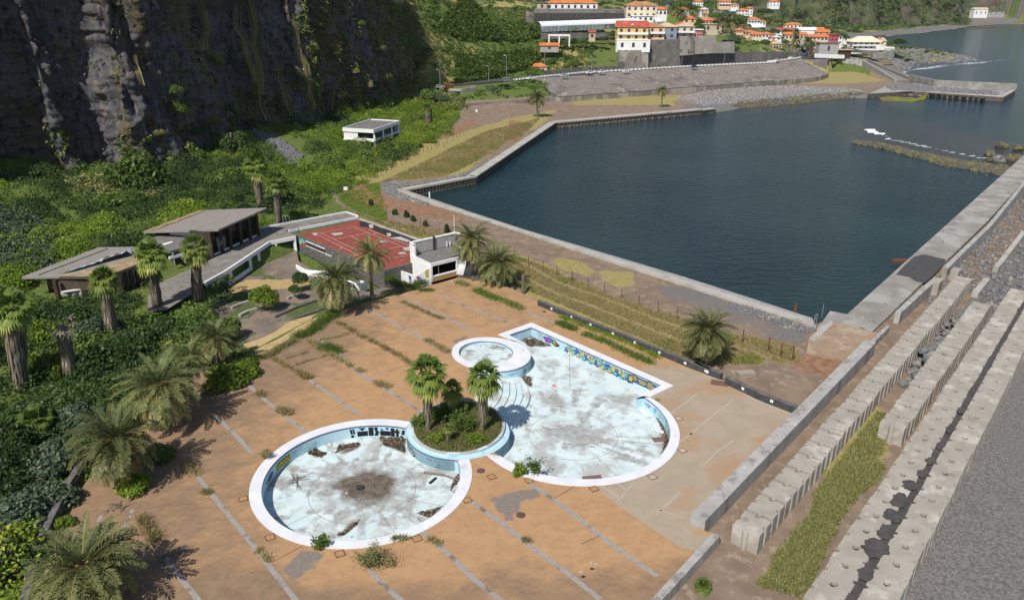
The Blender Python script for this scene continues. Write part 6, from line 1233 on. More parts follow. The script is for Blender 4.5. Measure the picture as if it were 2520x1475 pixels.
t = empty('clubhouse_wing', (*A(*b1(1200, 1100), ZW), .5), 'lower clubhouse wing with a torn grey roof, bare brown edge and loose sheet', 'building')
ro = [A3(*b1(x, y), z) for x, y, z in ((80, 1060, ZR), (1130, 658, ZR), (1660, 650, ZR), (1730, 860, ZR), (1400, 985, ZR), (1000, 1050, ZR), (540, 1052, ZR))]; slab('roof', ro, .35, M_ROOFG, t)
mb = MB()
for k in range(22):
 u = (k+.5)/22; a = mixp(ro[0], ro[1], u); b = mixp(ro[6], ro[2], min(1, u*1.0)); mb.ribbon([a[:2], b[:2]], .06, ZR-.02, ZR+.06)
mb.build('roof_ribs', M_ROOFG, t)
mb = MB(); sm = [A(*b1(x, y), ZR+.08) for x, y in ((320, 1030), (1260, 672))]; mb.ribbon(sm, .14, ZR, ZR+.09); mb.build('seam', M_TAR, t)
slab('bare_edge', [A3(*b1(x, y), ZR+.10) for x, y in ((560, 1050), (1000, 1048), (1400, 982), (1725, 862), (1690, 760), (1560, 790), (1300, 890), (1000, 960), (700, 1015))], .09, M_UNDER, t)
V = []; F_ = []; n = 26
for i in range(n+1):
 u = i/n; a = np.array(A(*b1(560+1010*u+40*math.sin(u*17)*.3, 1030-345*u**1.15), ZR)); b = np.array(A(*b1(690+900*u, 1015-235*u**1.3-25*math.sin(u*3.1)), ZR));
 for j in range(6):
  v = j/5; p = a*(1-v)+b*v; V.append((p[0], p[1], ZR+.14+.28*abs(math.sin(u*21+v*4))*(.3+v)*(.4+u)+.5*v*(1 if .55 < u < .95 else .25)))
for i in range(n):
 for j in range(5): F_.append((i*6+j, (i+1)*6+j, (i+1)*6+j+1, i*6+j+1))
mb = MB(); mb.add(V, F_); mb.build('loose_sheet', mat('loose_blue_sheet', (.27, .32, .37), (.22, .265, .31), s=1.2, c3=(.36, .40, .43), s3=.7, rough=.5), t)
w0, w1, w2, w3 = (np.array(A(*b1(x, y), z)) for x, y, z in ((130, 1075, ZR-.4), (545, 1110, ZR-.4), (1000, 1090, ZR-.4), (1480, 985, ZR-.4)))
mb = MB(); wallq(mb, w0+[2, 1.5], w1+[0, 1.0], 1.9, ZR-.36); wallq(mb, w1+[0, 1.0], w2+[.3, .8], 1.9, ZR-.36); mb.build('brick_wall', mat('brown_brick', (.09, .062, .042), (.12, .085, .058), s=2, brick=(3, .5, .03, (math.pi/2, 0, 0))), t)
mb = MB(); p = w1+[-.3, .2]; mb.box(p[0], p[1], .5, .5, .5, ZR-.4-.5, 0); mb.build('post', M_WOOD, t)
s0, s1 = np.array(A(*b1(590, 1205), 2.0)), np.array(A(*b1(885, 1235), 2.0)); mb = MB(); wallq(mb, s0, s1, -.6, 2.0)
mb.build('shutter', mat('white_shutter', (.44, .47, .47), (.36, .39, .39), s=1.2, brick=(2.4, .35, .03, (math.pi/2, math.pi/2, 0)), st3=(5, 1, 1)), t)
mb = MB(); mb.ribbon([tuple(w1+[.3, .2]), tuple(s1+[.3, .4])], .35, 1.95, 2.12); mb.build('sill', M_WALLW, t)
d0, d1 = np.array(A(*b1(1560, 1330), ZW)), np.array(A(*b1(2107, 1085), ZW)); u_ = (d1-d0)/np.hypot(*(d1-d0)); d2_ = np.array(ro[3][:2])-[.5, .4]; d3_ = np.array(ro[4][:2])-[.3, -.2]
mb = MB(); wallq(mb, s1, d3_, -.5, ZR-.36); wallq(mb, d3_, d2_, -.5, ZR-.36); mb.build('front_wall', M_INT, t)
for u in (.02, .3, .55, .85): p = d3_*(1-u)+d2_*u+np.array([.15, -.25]); MB().box(p[0], p[1], .8, .4, .4, ZR-1.2, .6).build('post', M_WOOD, t)
for u in (.18, .42, .7):
 p = d3_*(1-u)+d2_*u+np.array([.08, -.14]); ang = math.atan2((d2_-d3_)[1], (d2_-d3_)[0]); o = MB().box(p[0], p[1], ZW, 1.7, .06, 2.1, ang).build('door', M_GLASSD, t); MB().box(p[0], p[1]-.05, ZW+2.1, 1.8, .08, .12, ang).box(p[0], p[1]-.05, ZW, .06, .08, 2.1, ang).build('frame', M_QUAY, o)
b0_ = np.array(ro[1][:2]); b1_ = np.array(ro[2][:2]); mb = MB(); wallq(mb, b0_+[1, -1], w0+[2, 1.5], 0, ZR-.36); wallq(mb, b1_-[.3, .8], b0_+[1, -1], 0, ZR-.36); wallq(mb, d2_, b1_-[.3, .8], 0, ZR-.36); mb.build('rear_wall', M_STONEW, t)
t = MB()
for x, y0_, y1_ in ((1950, 190, 420), (1990, 205, 430), (2040, 225, 440), (2062, 330, 450)): p = A(*b2(x, y1_), ZW); h = (y1_-y0_)*.058*SRC/ .92*.31; t.tube([(*p, ZW), (*p, ZW+3.0 if y1_ < 445 else ZW+1.6)], .045, 5)
p, q_ = A(*b2(1950, 420), ZW), A(*b2(2040, 440), ZW); t.tube([(*p, ZW+3.0), (*q_, ZW+3.0)], .04, 5).tube([(*p, ZW+1.6), (*q_, ZW+1.6)], .04, 5); o = t.build('scaffold', M_STEEL); tag(o, 'open galvanised scaffold where the walkway meets the red court', 'scaffold')
ZC = 1.4
t = empty('tennis_court', (*A(*r6(560, 960), ZC), ZP), 'faded red tennis court raised on a dark stone building, white lines', 'tennis court')
cq = [A3(*r6(x, y), ZC) for x, y in ((132, 897), (640, 772), (1130, 945), (1100, 1125), (850, 1190))]
sheet('surface', [p[:2] for p in cq], ZC, M_COURT, (), 2.0, kind=None, parent=t)
mb = MB(); mb.add([A3(*r6(x, y), ZC+.012) for x, y in ((650, 788), (720, 790), (820, 840), (900, 855), (980, 890), (1125, 948), (1080, 962), (960, 945), (870, 905), (760, 855), (700, 835), (655, 830))], [tuple(range(12))]); mb.build('tar_patch', M_TAR, t)
mb = MB()
for L in (((725, 815), (760, 812), (765, 840), (735, 842)), ((870, 885), (905, 882), (910, 905), (880, 910)), ((900, 920), (985, 912), (1070, 945), (1040, 955), (960, 935)), ((415, 885), (510, 878), (520, 892), (450, 903)), ((820, 945), (870, 948), (880, 965), (820, 962)), ((965, 1040), (1020, 1035), (1030, 1050), (975, 1055)), ((1000, 1005), (1060, 990), (1065, 1025), (1020, 1025)), ((265, 882), (310, 880), (300, 905), (280, 900))): mb.add([A3(*r6(x, y), ZC+.02) for x, y in L], [tuple(range(len(L)))])
mb.build('bare_patch', mat('bare_screed', (.42, .40, .37), (.34, .32, .30), s=2), t)
mb = MB()
for (x0, y0), (x1, y1) in (((295, 890), (615, 830)), ((290, 885), (605, 1045)), ((340, 885), (650, 1030)), ((600, 832), (1020, 1000)), ((720, 852), (1060, 985)), ((440, 935), (720, 880)), ((580, 905), (720, 985)), ((860, 1015), (1010, 985)), ((560, 1080), (640, 1060)), ((930, 1085), (1065, 1050)), ((600, 1050), (760, 1120))):
 a, b = A(*r6(x0, y0), ZC), A(*r6(x1, y1), ZC); mb.ribbon([a, b], .09, ZC-.01, ZC+.008)
mb.build('lines', M_LINE, t)
e = [np.array(p[:2]) for p in cq]
mb = MB(); mb.ribbon([tuple(e[0]), tuple(e[4])], .4, ZP-.5, ZC+.06, side=1); mb.ribbon([tuple(e[4]), tuple(e[3])], .4, ZP-.5, ZC+.05, side=1); mb.build('wall', M_STONEW, t)
mb = MB(); mb.ribbon([tuple(e[1]), tuple(e[2])], .7, -1.2, ZC+.10, side=1); mb.build('kerb', M_QUAY, t)
mb = MB(); wallq(mb, e[1]+[.3, 0], e[0], ZP-.5, ZC-.05); wallq(mb, e[2]+[.2, .1], e[3], ZP-.5, ZC-.05); mb.build('side_wall', M_STONEW, t)
dw = e[4]-e[0]; nw = np.array([dw[1], -dw[0]]); nw /= np.hypot(*nw); nw = nw if nw[1] < 0 else -nw; aw = math.atan2(dw[1], dw[0])
for u in (.19, .31):
 p = e[0]+dw*u+nw*.06; w_ = MB().box(p[0], p[1], ZC-1.15, 2.9, .10, .75, aw).build('window', M_INT, t); MB().box(p[0]+nw[0]*.04, p[1]+nw[1]*.04, ZC-.42, 3.1, .14, .12, aw).box(p[0]+nw[0]*.04, p[1]+nw[1]*.04, ZC-1.27, 3.1, .14, .12, aw).build('frame', M_WALLW, w_)
PAINT = {}
def paint(c):
 k = tuple(c)
 if k not in PAINT: PAINT[k] = mat('spray_%s' % '_'.join(str(int(v*99)) for v in c), c, tuple(v*.85 for v in c), s=3)
 return PAINT[k]
def decal(parent, name, a, b, z0, z1, shapes, off):
 """shapes: (colour, [(u, v)...]) in the unit square between a..b and z0..z1; off pushes it off the wall"""
 a, b = np.array(a), np.array(b); cols = []; mb = MB()
 for i, (c, P) in enumerate(shapes):
  if c not in cols: cols.append(c)
  mb.add([(*(a*(1-u)+b*u+off*(1+.25*i)), z0+(z1-z0)*v) for u, v in P], [tuple(range(len(P)))], cols.index(c))
 return mb.build(name, [paint(c) for c in cols], parent)
def blobp(cx, cy, rx, ry, n=14, wob=.25, ph=0): return [(cx+rx*(1+wob*math.sin(3*q+ph))*math.cos(q), cy+ry*(1+wob*math.sin(2*q+ph*1.7))*math.sin(q)) for q in np.linspace(0, 2*math.pi, n+1)[:-1]]
RED, BLU, GRN, YEL, BLK, PUR, CYA, WHT, TAN, GRY = (.45, .04, .03), (.03, .12, .48), (.06, .33, .08), (.62, .50, .05), (.015, .015, .02), (.20, .10, .42), (.10, .42, .55), (.75, .76, .76), (.30, .25, .13), (.25, .28, .26)
decal(t, 'graffiti', e[0]+dw*.02, e[0]+dw*.13, ZC-1.7, ZC-.3, [(CYA, blobp(.4, .55, .42, .42, 16, .35)), (RED, blobp(.55, .35, .33, .22, 12, .4, 2)), (GRN, blobp(.4, .55, .2, .32, 12, .3, 1)), (YEL, blobp(.38, .5, .09, .18, 10, .2))], nw*.02)
decal(t, 'graffiti', e[0]+dw*.36, e[0]+dw*.44, ZC-1.6, ZC-1.0, [(WHT, blobp(.2, .4, .12, .35)), (WHT, blobp(.5, .45, .1, .3)), (WHT, blobp(.8, .5, .12, .28))], nw*.02)
bp = catmull([A(*r6(x, y), -.9) for x, y in ((140, 1150), (220, 1200), (330, 1215), (430, 1240), (540, 1290), (620, 1318), (690, 1335))], 5); n = len(bp); V = []; F_ = []
for i, p in enumerate(bp):
 u = i/(n-1); a = bp[max(i-1, 0)]; b = bp[min(i+1, n-1)]; d = np.array(b)-np.array(a); d /= np.hypot(*d); nn_ = np.array([-d[1], d[0]]); w_ = .15+.75*math.sin(min(1, u*1.15)*1.45); h = .25+.9*u
 for s_, z in ((1, -1.3), (.9, -1.0+h), (.55, -.9+h), (-.55, -.9+h), (-.9, -1.0+h), (-1, -1.3)): V.append((p[0]+nn_[0]*w_*s_, p[1]+nn_[1]*w_*s_, z))
for i in range(n-1):
 for j in range(5): F_.append((i*6+j, (i+1)*6+j, (i+1)*6+j+1, i*6+j+1))
F_ += [tuple(range(6)), tuple((n-1)*6+j for j in range(6))[::-1]]; mb = MB(); mb.add(V, F_); o = mb.build('boat_wall', M_WALLW); tag(o, 'long white boat-shaped bench wall behind the feather palms', 'wall')
t = empty('squash_hall', (*A(*r6c(900, 900), 1), 0), 'small white squash hall with an open front, tall back wall and graffiti', 'building')
ZQ = 2.75; F0 = np.array(A(*r6c(690, 1090), 0)); Rr_ = np.array(A(*r6c(1100, 985), 0)); Rfull = Rr_; Rr_ = F0+(Rr_-F0)*1.72; L0_ = np.array(A(*r6c(365, 692), ZQ)); B0 = L0_+(Rr_-F0)
rf = [tuple(F0)+(ZQ,), tuple(Rr_)+(ZQ,), tuple(B0)+(ZQ,), tuple(L0_)+(ZQ,)];
slab('roof', rf, .12, M_FLAT, t)
mb = MB(); mb.ribbon([tuple(L0_), tuple(F0), tuple(Rr_), tuple(B0)], .25, ZQ-.45, ZQ+.10, side=0); mb.build('parapet', M_WALLW, t)
iv = (L0_-F0)/np.hypot(*(L0_-F0)); fv = (Rr_-F0)/np.hypot(*(Rr_-F0))
mb = MB(); mb.ribbon([tuple(F0), tuple(L0_)], .25, -1.6, ZQ-.44); mb.ribbon([tuple(L0_), tuple(B0)], .25, -1, ZQ-.44); mb.ribbon([tuple(B0), tuple(Rr_)], .25, -.5, ZQ-.44); mb.build('wall', M_WALLW, t)
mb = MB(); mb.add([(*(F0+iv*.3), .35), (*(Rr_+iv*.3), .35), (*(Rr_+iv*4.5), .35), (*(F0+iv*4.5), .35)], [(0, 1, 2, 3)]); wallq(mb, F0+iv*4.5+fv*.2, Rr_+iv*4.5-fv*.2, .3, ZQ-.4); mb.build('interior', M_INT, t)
mb = MB(); mb.ribbon([tuple(F0+fv*.3), tuple(Rfull-fv*.1)], .35, -.3, .5); mb.build('sill_wall', mat('orange_plinth', (.46, .27, .12), (.40, .23, .10), s=1), t)
mb = MB(); mb.ribbon([tuple(F0+fv*.3), tuple(Rfull-fv*.1)], .40, .5, .62); mb.build('sill', M_WALLW, t)
mb = MB(); mb.ribbon([tuple(Rfull), tuple(Rr_)], .3, -.5, ZQ-.44); mb.build('infill_wall', M_WALLW, t)
p = F0+fv*(np.hypot(*(Rr_-F0))*.17)+iv*.1; MB().tube([(*p, .6), (*p, ZQ-.4)], .05, 5).build('post', M_STEEL, t)
for q0 in (F0, Rfull): p = q0+iv*.0; MB().box(p[0], p[1], -.3, .34, .34, ZQ-.15, math.atan2(fv[1], fv[0])).build('corner_pier', M_WALLW, t)
tb = L0_; te = B0+fv*.4; mb = MB(); mb.ribbon([tuple(tb), tuple(te)], .28, ZQ-.4, 4.85, side=1); mb.ribbon([tuple(tb), tuple(tb-iv*1.2)], .28, ZQ, 4.80, side=1); mb.build('tall_wall', M_WALLW, t)
mb = MB(); mb.ribbon([tuple(tb-iv*1.25), tuple(tb), tuple(te), tuple(te-iv*1.0)], .45, 4.8, 4.98); mb.build('wall_cap', M_WALLW, t)
mb = MB(); wallq(mb, tb-iv*.16+fv*.3, te-iv*.16, ZQ+.12, 4.78); mb.build('inner_lining', mat('worn_panel', (.40, .39, .38), (.32, .31, .30), s=1.5, c3=(.25, .22, .2), s3=2, t3=(.56, .7), st3=(1, 1, .3)), t)
p = tb*.52+te*.48-iv*.3; MB().box(p[0], p[1], ZQ+.1, .28, .22, 2.4, math.atan2(fv[1], fv[0])).build('timber_post', M_WOOD, t)
for u in (.76, .83): p = tb*(1-u)+te*u-iv*.35; MB().box(p[0], p[1], ZQ+.1, .16, .08, 1.4-u*.6, .3).build('plank', M_WALLW, t)
mb = MB(); lw0, lw1 = np.array(A(*r6c(155, 1000), -.4)), np.array(A(*r6c(440, 1135), -.1)); mb.ribbon([tuple(lw0), tuple(lw1)], .25, -1.6, [.45, 1.15]); mb.ribbon([tuple(lw1), tuple(F0-fv*.1)], .25, -1.6, [1.15, ZQ-.5]); mb.build('side_wall', M_WALLW, t)
on_ = np.array([fv[1], -fv[0]]); sw0, sw1 = lw1, F0; so_ = np.array([(sw1-sw0)[1], -(sw1-sw0)[0]]); so_ /= np.hypot(*so_); so_ = so_ if so_[1] < 0 else -so_
decal(t, 'graffiti', sw0+(sw1-sw0)*.02, sw0+(sw1-sw0)*.40, .15, 1.1, [(RED, blobp(.25, .7, .2, .25, 12, .3)), (PUR, blobp(.4, .5, .2, .4, 14, .35, 1)), (BLU, blobp(.7, .4, .22, .36, 14, .3, 2)), (WHT, blobp(.7, .42, .09, .16)), (PUR, blobp(.52, .62, .12, .3, 10, .3))], so_*.16)
decal(t, 'graffiti', sw0+(sw1-sw0)*.60, sw0+(sw1-sw0)*.84, .5, 1.95, [(BLK, blobp(.5, .55, .5, .48, 16, .14)), (YEL, blobp(.5, .55, .42, .41, 16, .14)), (BLK, blobp(.4, .6, .1, .06)), (TAN, blobp(.6, .3, .2, .08))], so_*.16)
lwd = (lw1-lw0); lo_ = np.array([lwd[1], -lwd[0]]); lo_ /= np.hypot(*lo_); lo_ = lo_ if lo_[1] < 0 else -lo_
decal(t, 'graffiti', lw0+lwd*.66, lw0+lwd*.82, -.05, .75, [(BLU, blobp(.5, .55, .45, .42, 14, .05)), (CYA, blobp(.55, .65, .15, .12)), (BLU, [(.45, .15), (.55, .15), (.6, -.3), (.5, -.2)])], lo_*.16)
p = np.array(A(*r6(1419, 985), ZQ)); fp = AD(*r6(1418, 740), te[1]-.3); MB().tube([(fp[0], te[1]-.1, 2.0), (fp[0], te[1]-.1, fp[2])], .06, 6).build('flagpole', M_WHITE); tag(bpy.data.objects['flagpole'], 'thin white flagpole at the end of the tall squash wall', 'flagpole')
for k in range(6):
 p = np.array(A(*r6c(1100+36*k, 1000+7*k), 0)); q_ = p+np.array([.35, .5]); mb = MB(); m = []
 for j in range(7): u = j/6; m.append((p[0]+.25*math.sin(u*1.6)+.3*u, p[1]+.5*u*u, 2.35*u))
 mb.ribbon([x[:2] for x in m[:2]], .1, 0, .1) if False else None
 V = [];
 for j, x in enumerate(m): V += [(x[0]-.2, x[1]-.05, x[2]), (x[0]+.2, x[1]+.05, x[2]), (x[0]+.2, x[1]+.13, x[2]), (x[0]-.2, x[1]+.03, x[2])]
 F_ = [(0, 1, 2, 3)]+[(4*j+i, 4*j+(i+1) % 4, 4*j+4+(i+1) % 4, 4*j+4+i) for j in range(6) for i in range(4)]+[(24, 27, 26, 25)]
 mb.add(V, F_); o = mb.build('curved_board', M_WALLW if k < 3 else M_DARK2); tag(o, 'white curved board leaning beside the squash hall' if k < 3 else 'dark curved board leaning under the palm beside the squash hall', 'board', 'white boards beside the squash hall' if k < 3 else 'dark boards beside the squash hall')
gz_ = G(870, 350)[2]; ZA = gz_+4.7
t = empty('white_pavilion', (*A(*r2(800, 1400), gz_), gz_), 'small white flat roofed pavilion on pillars among bushes below the cliff', 'building')
q = [np.array(A(*r2(x, y), ZA)) for x, y in ((642, 1290), (950, 1308), (1216, 1217), (920, 1204))]; q = [q[0], q[1], q[2], q[0]+q[2]-q[1]]
mb = MB(); mb.prism([tuple(p) for p in q], ZA-1.1, ZA-.35); mb.build('roof', M_FLAT, t)
mb = MB(); mb.ribbon([tuple(p) for p in q]+[tuple(q[0])], .3, ZA-1.12, ZA); mb.build('parapet', M_WALLW, t)
ins = [p+(sum(q)/4-p)*.03 for p in q]; mb = MB(); mb.prism([tuple(p+(sum(q)/4-p)*-.01) for p in q], ZA-3.75, ZA-3.35); mb.build('floor_slab', M_WALLW, t)
fr = ins[1]-ins[0]; mb = MB(); mb.ribbon([tuple(ins[0]), tuple(ins[0]+fr*.47)], .25, ZA-3.36, ZA-1.1); mb.ribbon([tuple(ins[0]), tuple(ins[3])], .25, ZA-3.36, ZA-1.1); mb.ribbon([tuple(ins[0]+fr*.47), tuple(ins[1])], .22, ZA-3.36, ZA-2.9); mb.ribbon([tuple(ins[3]), tuple(ins[2])], .25, ZA-3.36, ZA-1.1); mb.build('wall', M_WALLW, t)
sd_ = ins[2]-ins[1]; mb = MB(); wallq(mb, ins[1]+(ins[0]-ins[1])*.16, ins[2]+(ins[3]-ins[2])*.16, ZA-3.35, ZA-1.1); wallq(mb, ins[0]+fr*.47+sd_*.08, ins[1]+sd_*.08, ZA-3.35, ZA-1.1); mb.build('glazing', M_GLASSD, t)
for u in (.02, .36, .7, .98): p = ins[1]+sd_*u; MB().box(p[0], p[1], gz_-1, .5, .5, ZA-1.1-gz_+1, .3).build('pillar', M_WALLW, t)
for u in (.05, .45): p = ins[0]+fr*u; MB().box(p[0], p[1], gz_-1, .6, .6, ZA-3.7-gz_+1, .3).build('pillar', M_WALLW, t)
# ================================================================== ROAD, VILLAGE, FAR SHORE
M_ASPH = mat('asphalt', (.055, .055, .057), (.075, .074, .073), s=.5)
M_REV = mat('revetment', (.20, .175, .155), (.16, .14, .125), s=.35, c3=(.33, .295, .245), s3=.30, t3=(.57, .70), st3=(1.8, .5, 1.0, .5), c4=(.12, .105, .095), s4=.12, t4=(.5, .66))
M_RETW = mat('retaining_wall', (.17, .15, .13), (.24, .215, .185), s=.22, c3=(.34, .31, .265), s3=.11, t3=(.5, .62), st3=(1, 1, .35), c4=(.11, .098, .088), s4=.30, t4=(.57, .68))
M_RETD = mat('retaining_wall_dark', (.13, .118, .105), (.175, .16, .145), s=.25, c3=(.22, .20, .18), s3=.2, t3=(.52, .66), c4=(.08, .07, .064), s4=.35, t4=(.58, .68))
M_RETP = mat('retaining_wall_pale', (.34, .31, .27), (.29, .265, .23), s=.25, c3=(.38, .36, .32), s3=.2)
ROOFC = {'orange': mat('orange_tiles', (.52, .155, .045), (.42, .12, .04), s=.9, c3=(.58, .22, .08), s3=.5, t3=(.5, .64)), 'red': mat('red_tiles', (.36, .075, .05), (.30, .06, .045), s=.9, c3=(.42, .12, .07), s3=.5), 'brown': mat('brown_tiles', (.36, .17, .09), (.29, .13, .075), s=.9, c3=(.42, .22, .12), s3=.5), 'tan': mat('tan_tiles', (.50, .38, .25), (.43, .32, .21), s=.9), 'grey': M_FLAT, 'cream': mat('cream_tiles', (.68, .58, .43), (.6, .5, .37), s=.8)}
WALLC = {'white': M_WALLW, 'cream': mat('cream_render', (.62, .54, .40), (.56, .48, .36), s=.5), 'yellow': mat('yellow_render', (.66, .50, .22), (.60, .44, .19), s=.5), 'grey': mat('grey_render', (.36, .345, .32), (.30, .285, .265), s=.4), 'pink': mat('pink_render', (.55, .21, .20), (.48, .18, .17), s=.5), 'peach': mat('peach_render', (.68, .47, .32), (.62, .42, .28), s=.5), 'red': mat('red_render', (.42, .09, .09), (.36, .08, .08), s=.5), 'bluegrey': mat('blue_render', (.25, .28, .33), (.21, .24, .28), s=.5), 'dark': M_WOOD, 'tan': mat('tan_render', (.50, .42, .31), (.44, .365, .27), s=.4)}
M_WIN = mat('window_dark', (.035, .04, .048), (.05, .056, .065), s=1, rough=.25, spec=.5)
def house(px, py, Y, w_, d, h, roof, rc, wc, label, rot=0.0, floors=1, wins=4, over=.5, rh=None, name='house', arcade=False, cat='house', dorm=False, down=3.0, balcony=False, dzz=0.0):
 x, y, z = ADV(px, py, Y); z += dzz; t = empty(name, (x, y, z), label, cat); c, s = math.cos(rot), math.sin(rot)
 def Lc(u, v, k): return (x+u*c-v*s, y+u*s+v*c, z+k)          # u along the front, v back from it
 mb = MB(); P = [Lc(-w_/2, 0, 0), Lc(w_/2, 0, 0), Lc(w_/2, d, 0), Lc(-w_/2, d, 0)]; mb.prism([p[:2] for p in P], z-down, z+h); mb.build('wall', WALLC[wc], t)
 o = over; rh = rh if rh is not None else .22*min(w_, d)+.4
 E = [Lc(-w_/2-o, -o, h+.003), Lc(w_/2+o, -o, h+.003), Lc(w_/2+o, d+o, h+.003), Lc(-w_/2-o, d+o, h+.003)]; E2 = [(p[0], p[1], p[2]+.16) for p in E]; mb = MB()
 if roof == 'hip':
  m = min(w_, d)/2
  a, b = (Lc(-w_/2+m, d/2, h+rh), Lc(w_/2-m, d/2, h+rh)) if w_ >= d else (Lc(0, m, h+rh), Lc(0, d-m, h+rh))
  V = E+E2+[a, b]; F_ = [(3, 2, 1, 0), (0, 1, 5, 4), (1, 2, 6, 5), (2, 3, 7, 6), (3, 0, 4, 7)]
  F_ += [(4, 5, 9, 8), (5, 6, 9), (6, 7, 8, 9), (7, 4, 8)] if w_ >= d else [(4, 5, 8), (5, 6, 9, 8), (6, 7, 9), (7, 4, 8, 9)]
  mb.add(V, F_)
 elif roof in ('gable', 'gablef'):
  if roof == 'gable': a, b = Lc(-w_/2-o, d/2, h+rh), Lc(w_/2+o, d/2, h+rh); V = E+E2+[a, b]; F_ = [(3, 2, 1, 0), (0, 1, 5, 4), (2, 3, 7, 6), (4, 5, 9, 8), (6, 7, 8, 9)]; G1, G2 = [(4, 8, 7)], [(5, 6, 9)]
  else: a, b = Lc(0, -o, h+rh), Lc(0, d+o, h+rh); V = E+E2+[a, b]; F_ = [(3, 2, 1, 0), (1, 2, 6, 5), (3, 0, 4, 7), (5, 6, 9, 8), (7, 4, 8, 9)]; G1, G2 = [(4, 5, 8)], [(6, 7, 9)]
  mb.add(V, F_, 0); mb.add(V, G1+G2, 1)
 else:
  mb.add(E+[(p[0], p[1], p[2]+.45) for p in E], [(3, 2, 1, 0), (4, 5, 6, 7), (0, 1, 5, 4), (1, 2, 6, 5), (2, 3, 7, 6), (3, 0, 4, 7)])
 mb.build('roof', [ROOFC[rc] if rc in ROOFC else WALLC[rc], WALLC[wc]], t)
 fh = h/floors
 for f in range(floors):
  for i in range(wins):
   u = -w_/2+w_*(i+.5)/wins; k = f*fh+fh*.32; ww = min(1.5, w_/wins*.55); wh = fh*.45
   if arcade and f == floors-1: ww = w_/wins*.8; wh = fh*.6; k = f*fh+.15
   mb = MB(); a, b = Lc(u-ww/2, -.06, k), Lc(u+ww/2, -.06, k); mb.quad(a, b, (b[0], b[1], b[2]+wh), (a[0], a[1], a[2]+wh)); q = mb.build('window' if not (i == wins//2 and f == 0 and wins > 2) else 'door', M_WIN, t)
 if balcony:
  for f in range(1, floors+0):
   mb = MB(); P = [Lc(-w_/2, -1.4, f*fh-.1), Lc(w_/2, -1.4, f*fh-.1), Lc(w_/2, 0, f*fh-.1), Lc(-w_/2, 0, f*fh-.1)]; mb.prism([p[:2] for p in P], z+f*fh-.2, z+f*fh); R_ = [Lc(-w_/2, -1.35, 0)[:2], Lc(w_/2, -1.35, 0)[:2]]; mb.ribbon(R_, .12, z+f*fh, z+f*fh+.9); mb.build('balcony', M_WALLW, t)
 if dorm:
  mb = MB(); a = [Lc(-1.6, d*.10, h+.5), Lc(1.6, d*.10, h+.5), Lc(0, d*.10, h+2.0), Lc(-1.6, d*.5, h+.9), Lc(1.6, d*.5, h+.9), Lc(0, d*.5, h+2.0)]; mb.add(a, [(0, 1, 2), (1, 4, 5, 2), (3, 0, 2, 5)]); dd_ = mb.build('dormer', M_WALLW, t); mb = MB(); a = [Lc(-.9, d*.10-.08, h+.6), Lc(.9, d*.10-.08, h+.6), Lc(0, d*.10-.08, h+1.6)]; mb.add(a, [(0, 1, 2)]); mb.build('pane', M_WIN, dd_)
 return t
def n3(x, y): return r3(x, y)
def H3(x, y, Y, w_, d, h, *a, **k): q = .6 if (Y >= 500 or x > 1780) else 1; return house(*r3(x, y), Y, w_*q, d*(.8 if q < 1 else 1), h*(.72 if q < 1 else 1), *a, **k)
def H4(x, y, Y, w_, d, h, *a, **k): return house(*r4b(x, y), Y, w_*.57, d*.7, h*.62, *a, **k)
H3(680, 95, 470, 32, 9, 4.2, 'hip', 'orange', 'white', 'long white house with one wide orange hipped roof at the top of the terraces', wins=8, down=2)
H3(410, 90, 474, 6, 6, 4.0, 'flat', 'grey', 'tan', 'small flat roofed annexe left of the long white house', wins=1, down=2)
H3(1305, 165, 455, 19, 10, 7.2, 'hip', 'brown', 'cream', 'two storey cream house with a brown hipped roof beside the black shade house', floors=2, wins=5)
H3(1320, 200, 448, 13, 6, 3.4, 'flat', 'white', 'white', 'low white flat roofed building in front of the two storey cream house', wins=4, down=2)
H3(1225, 368, 398, 17, 9, 7.0, 'gable', 'red', 'yellow', 'yellow house with a red roof and a white dormer above the big retaining wall', floors=2, wins=4, dorm=True, balcony=True, rh=3.4, down=1)
H3(1232, 455, 394, 18.5, 5, 5.2, 'flat', 'white', 'white', 'white two level terrace base under the yellow house', wins=3, floors=1, down=1, over=.1)
H3(1400, 358, 402, 14, 9, 6.6, 'hip', 'brown', 'peach', 'peach coloured house with a brown hipped roof right of the yellow house', floors=2, wins=3, balcony=True, down=1)
H3(1535, 352, 408, 11, 9, 6.4, 'hip', 'tan', 'bluegrey', 'blue grey house with a pale tan roof', floors=2, wins=2, down=1)
H3(1690, 345, 410, 12, 9, 6.2, 'gablef', 'orange', 'cream', 'pale yellow house with a glazed gable and an orange roof', floors=2, wins=3, balcony=True, rh=2.6, down=1)
H3(1818, 330, 415, 8.5, 8, 5.0, 'flat', 'white', 'pink', 'pink house with a white roof terrace at the end of the row', floors=2, wins=3, down=1)
H3(478, 455, 402, 10, 5, 2.4, 'gable', 'orange', 'grey', 'small grey hut with an orange roof on the banana terrace', wins=1, down=1)
H3(372, 668, 392, 10, 6, 3.6, 'hip', 'orange', 'white', 'small white house with an orange hipped roof beside the road', wins=2, down=1)
H3(862, 360, 412, 3.5, 3, 4.0, 'gable', 'red', 'tan', 'tiny shed with a dull red roof between the bushes', wins=1, down=1)
H3(1480, 150, 470, 8, 7, 4.2, 'hip', 'orange', 'white', 'white house with an orange roof behind the two storey cream house', wins=3)
H3(1690, 140, 520, 11, 8, 5.2, 'hip', 'orange', 'white', 'white house with an orange roof among the first palms', wins=3, floors=2)
H3(1625, 175, 505, 7, 6, 3.6, 'hip', 'orange', 'peach', 'low peach house with an orange roof between the palms', wins=2)
H3(1740, 215, 470, 8, 7, 3.0, 'hip', 'orange', 'peach', 'single storey house with a bright orange roof behind the pale yellow house', wins=2)
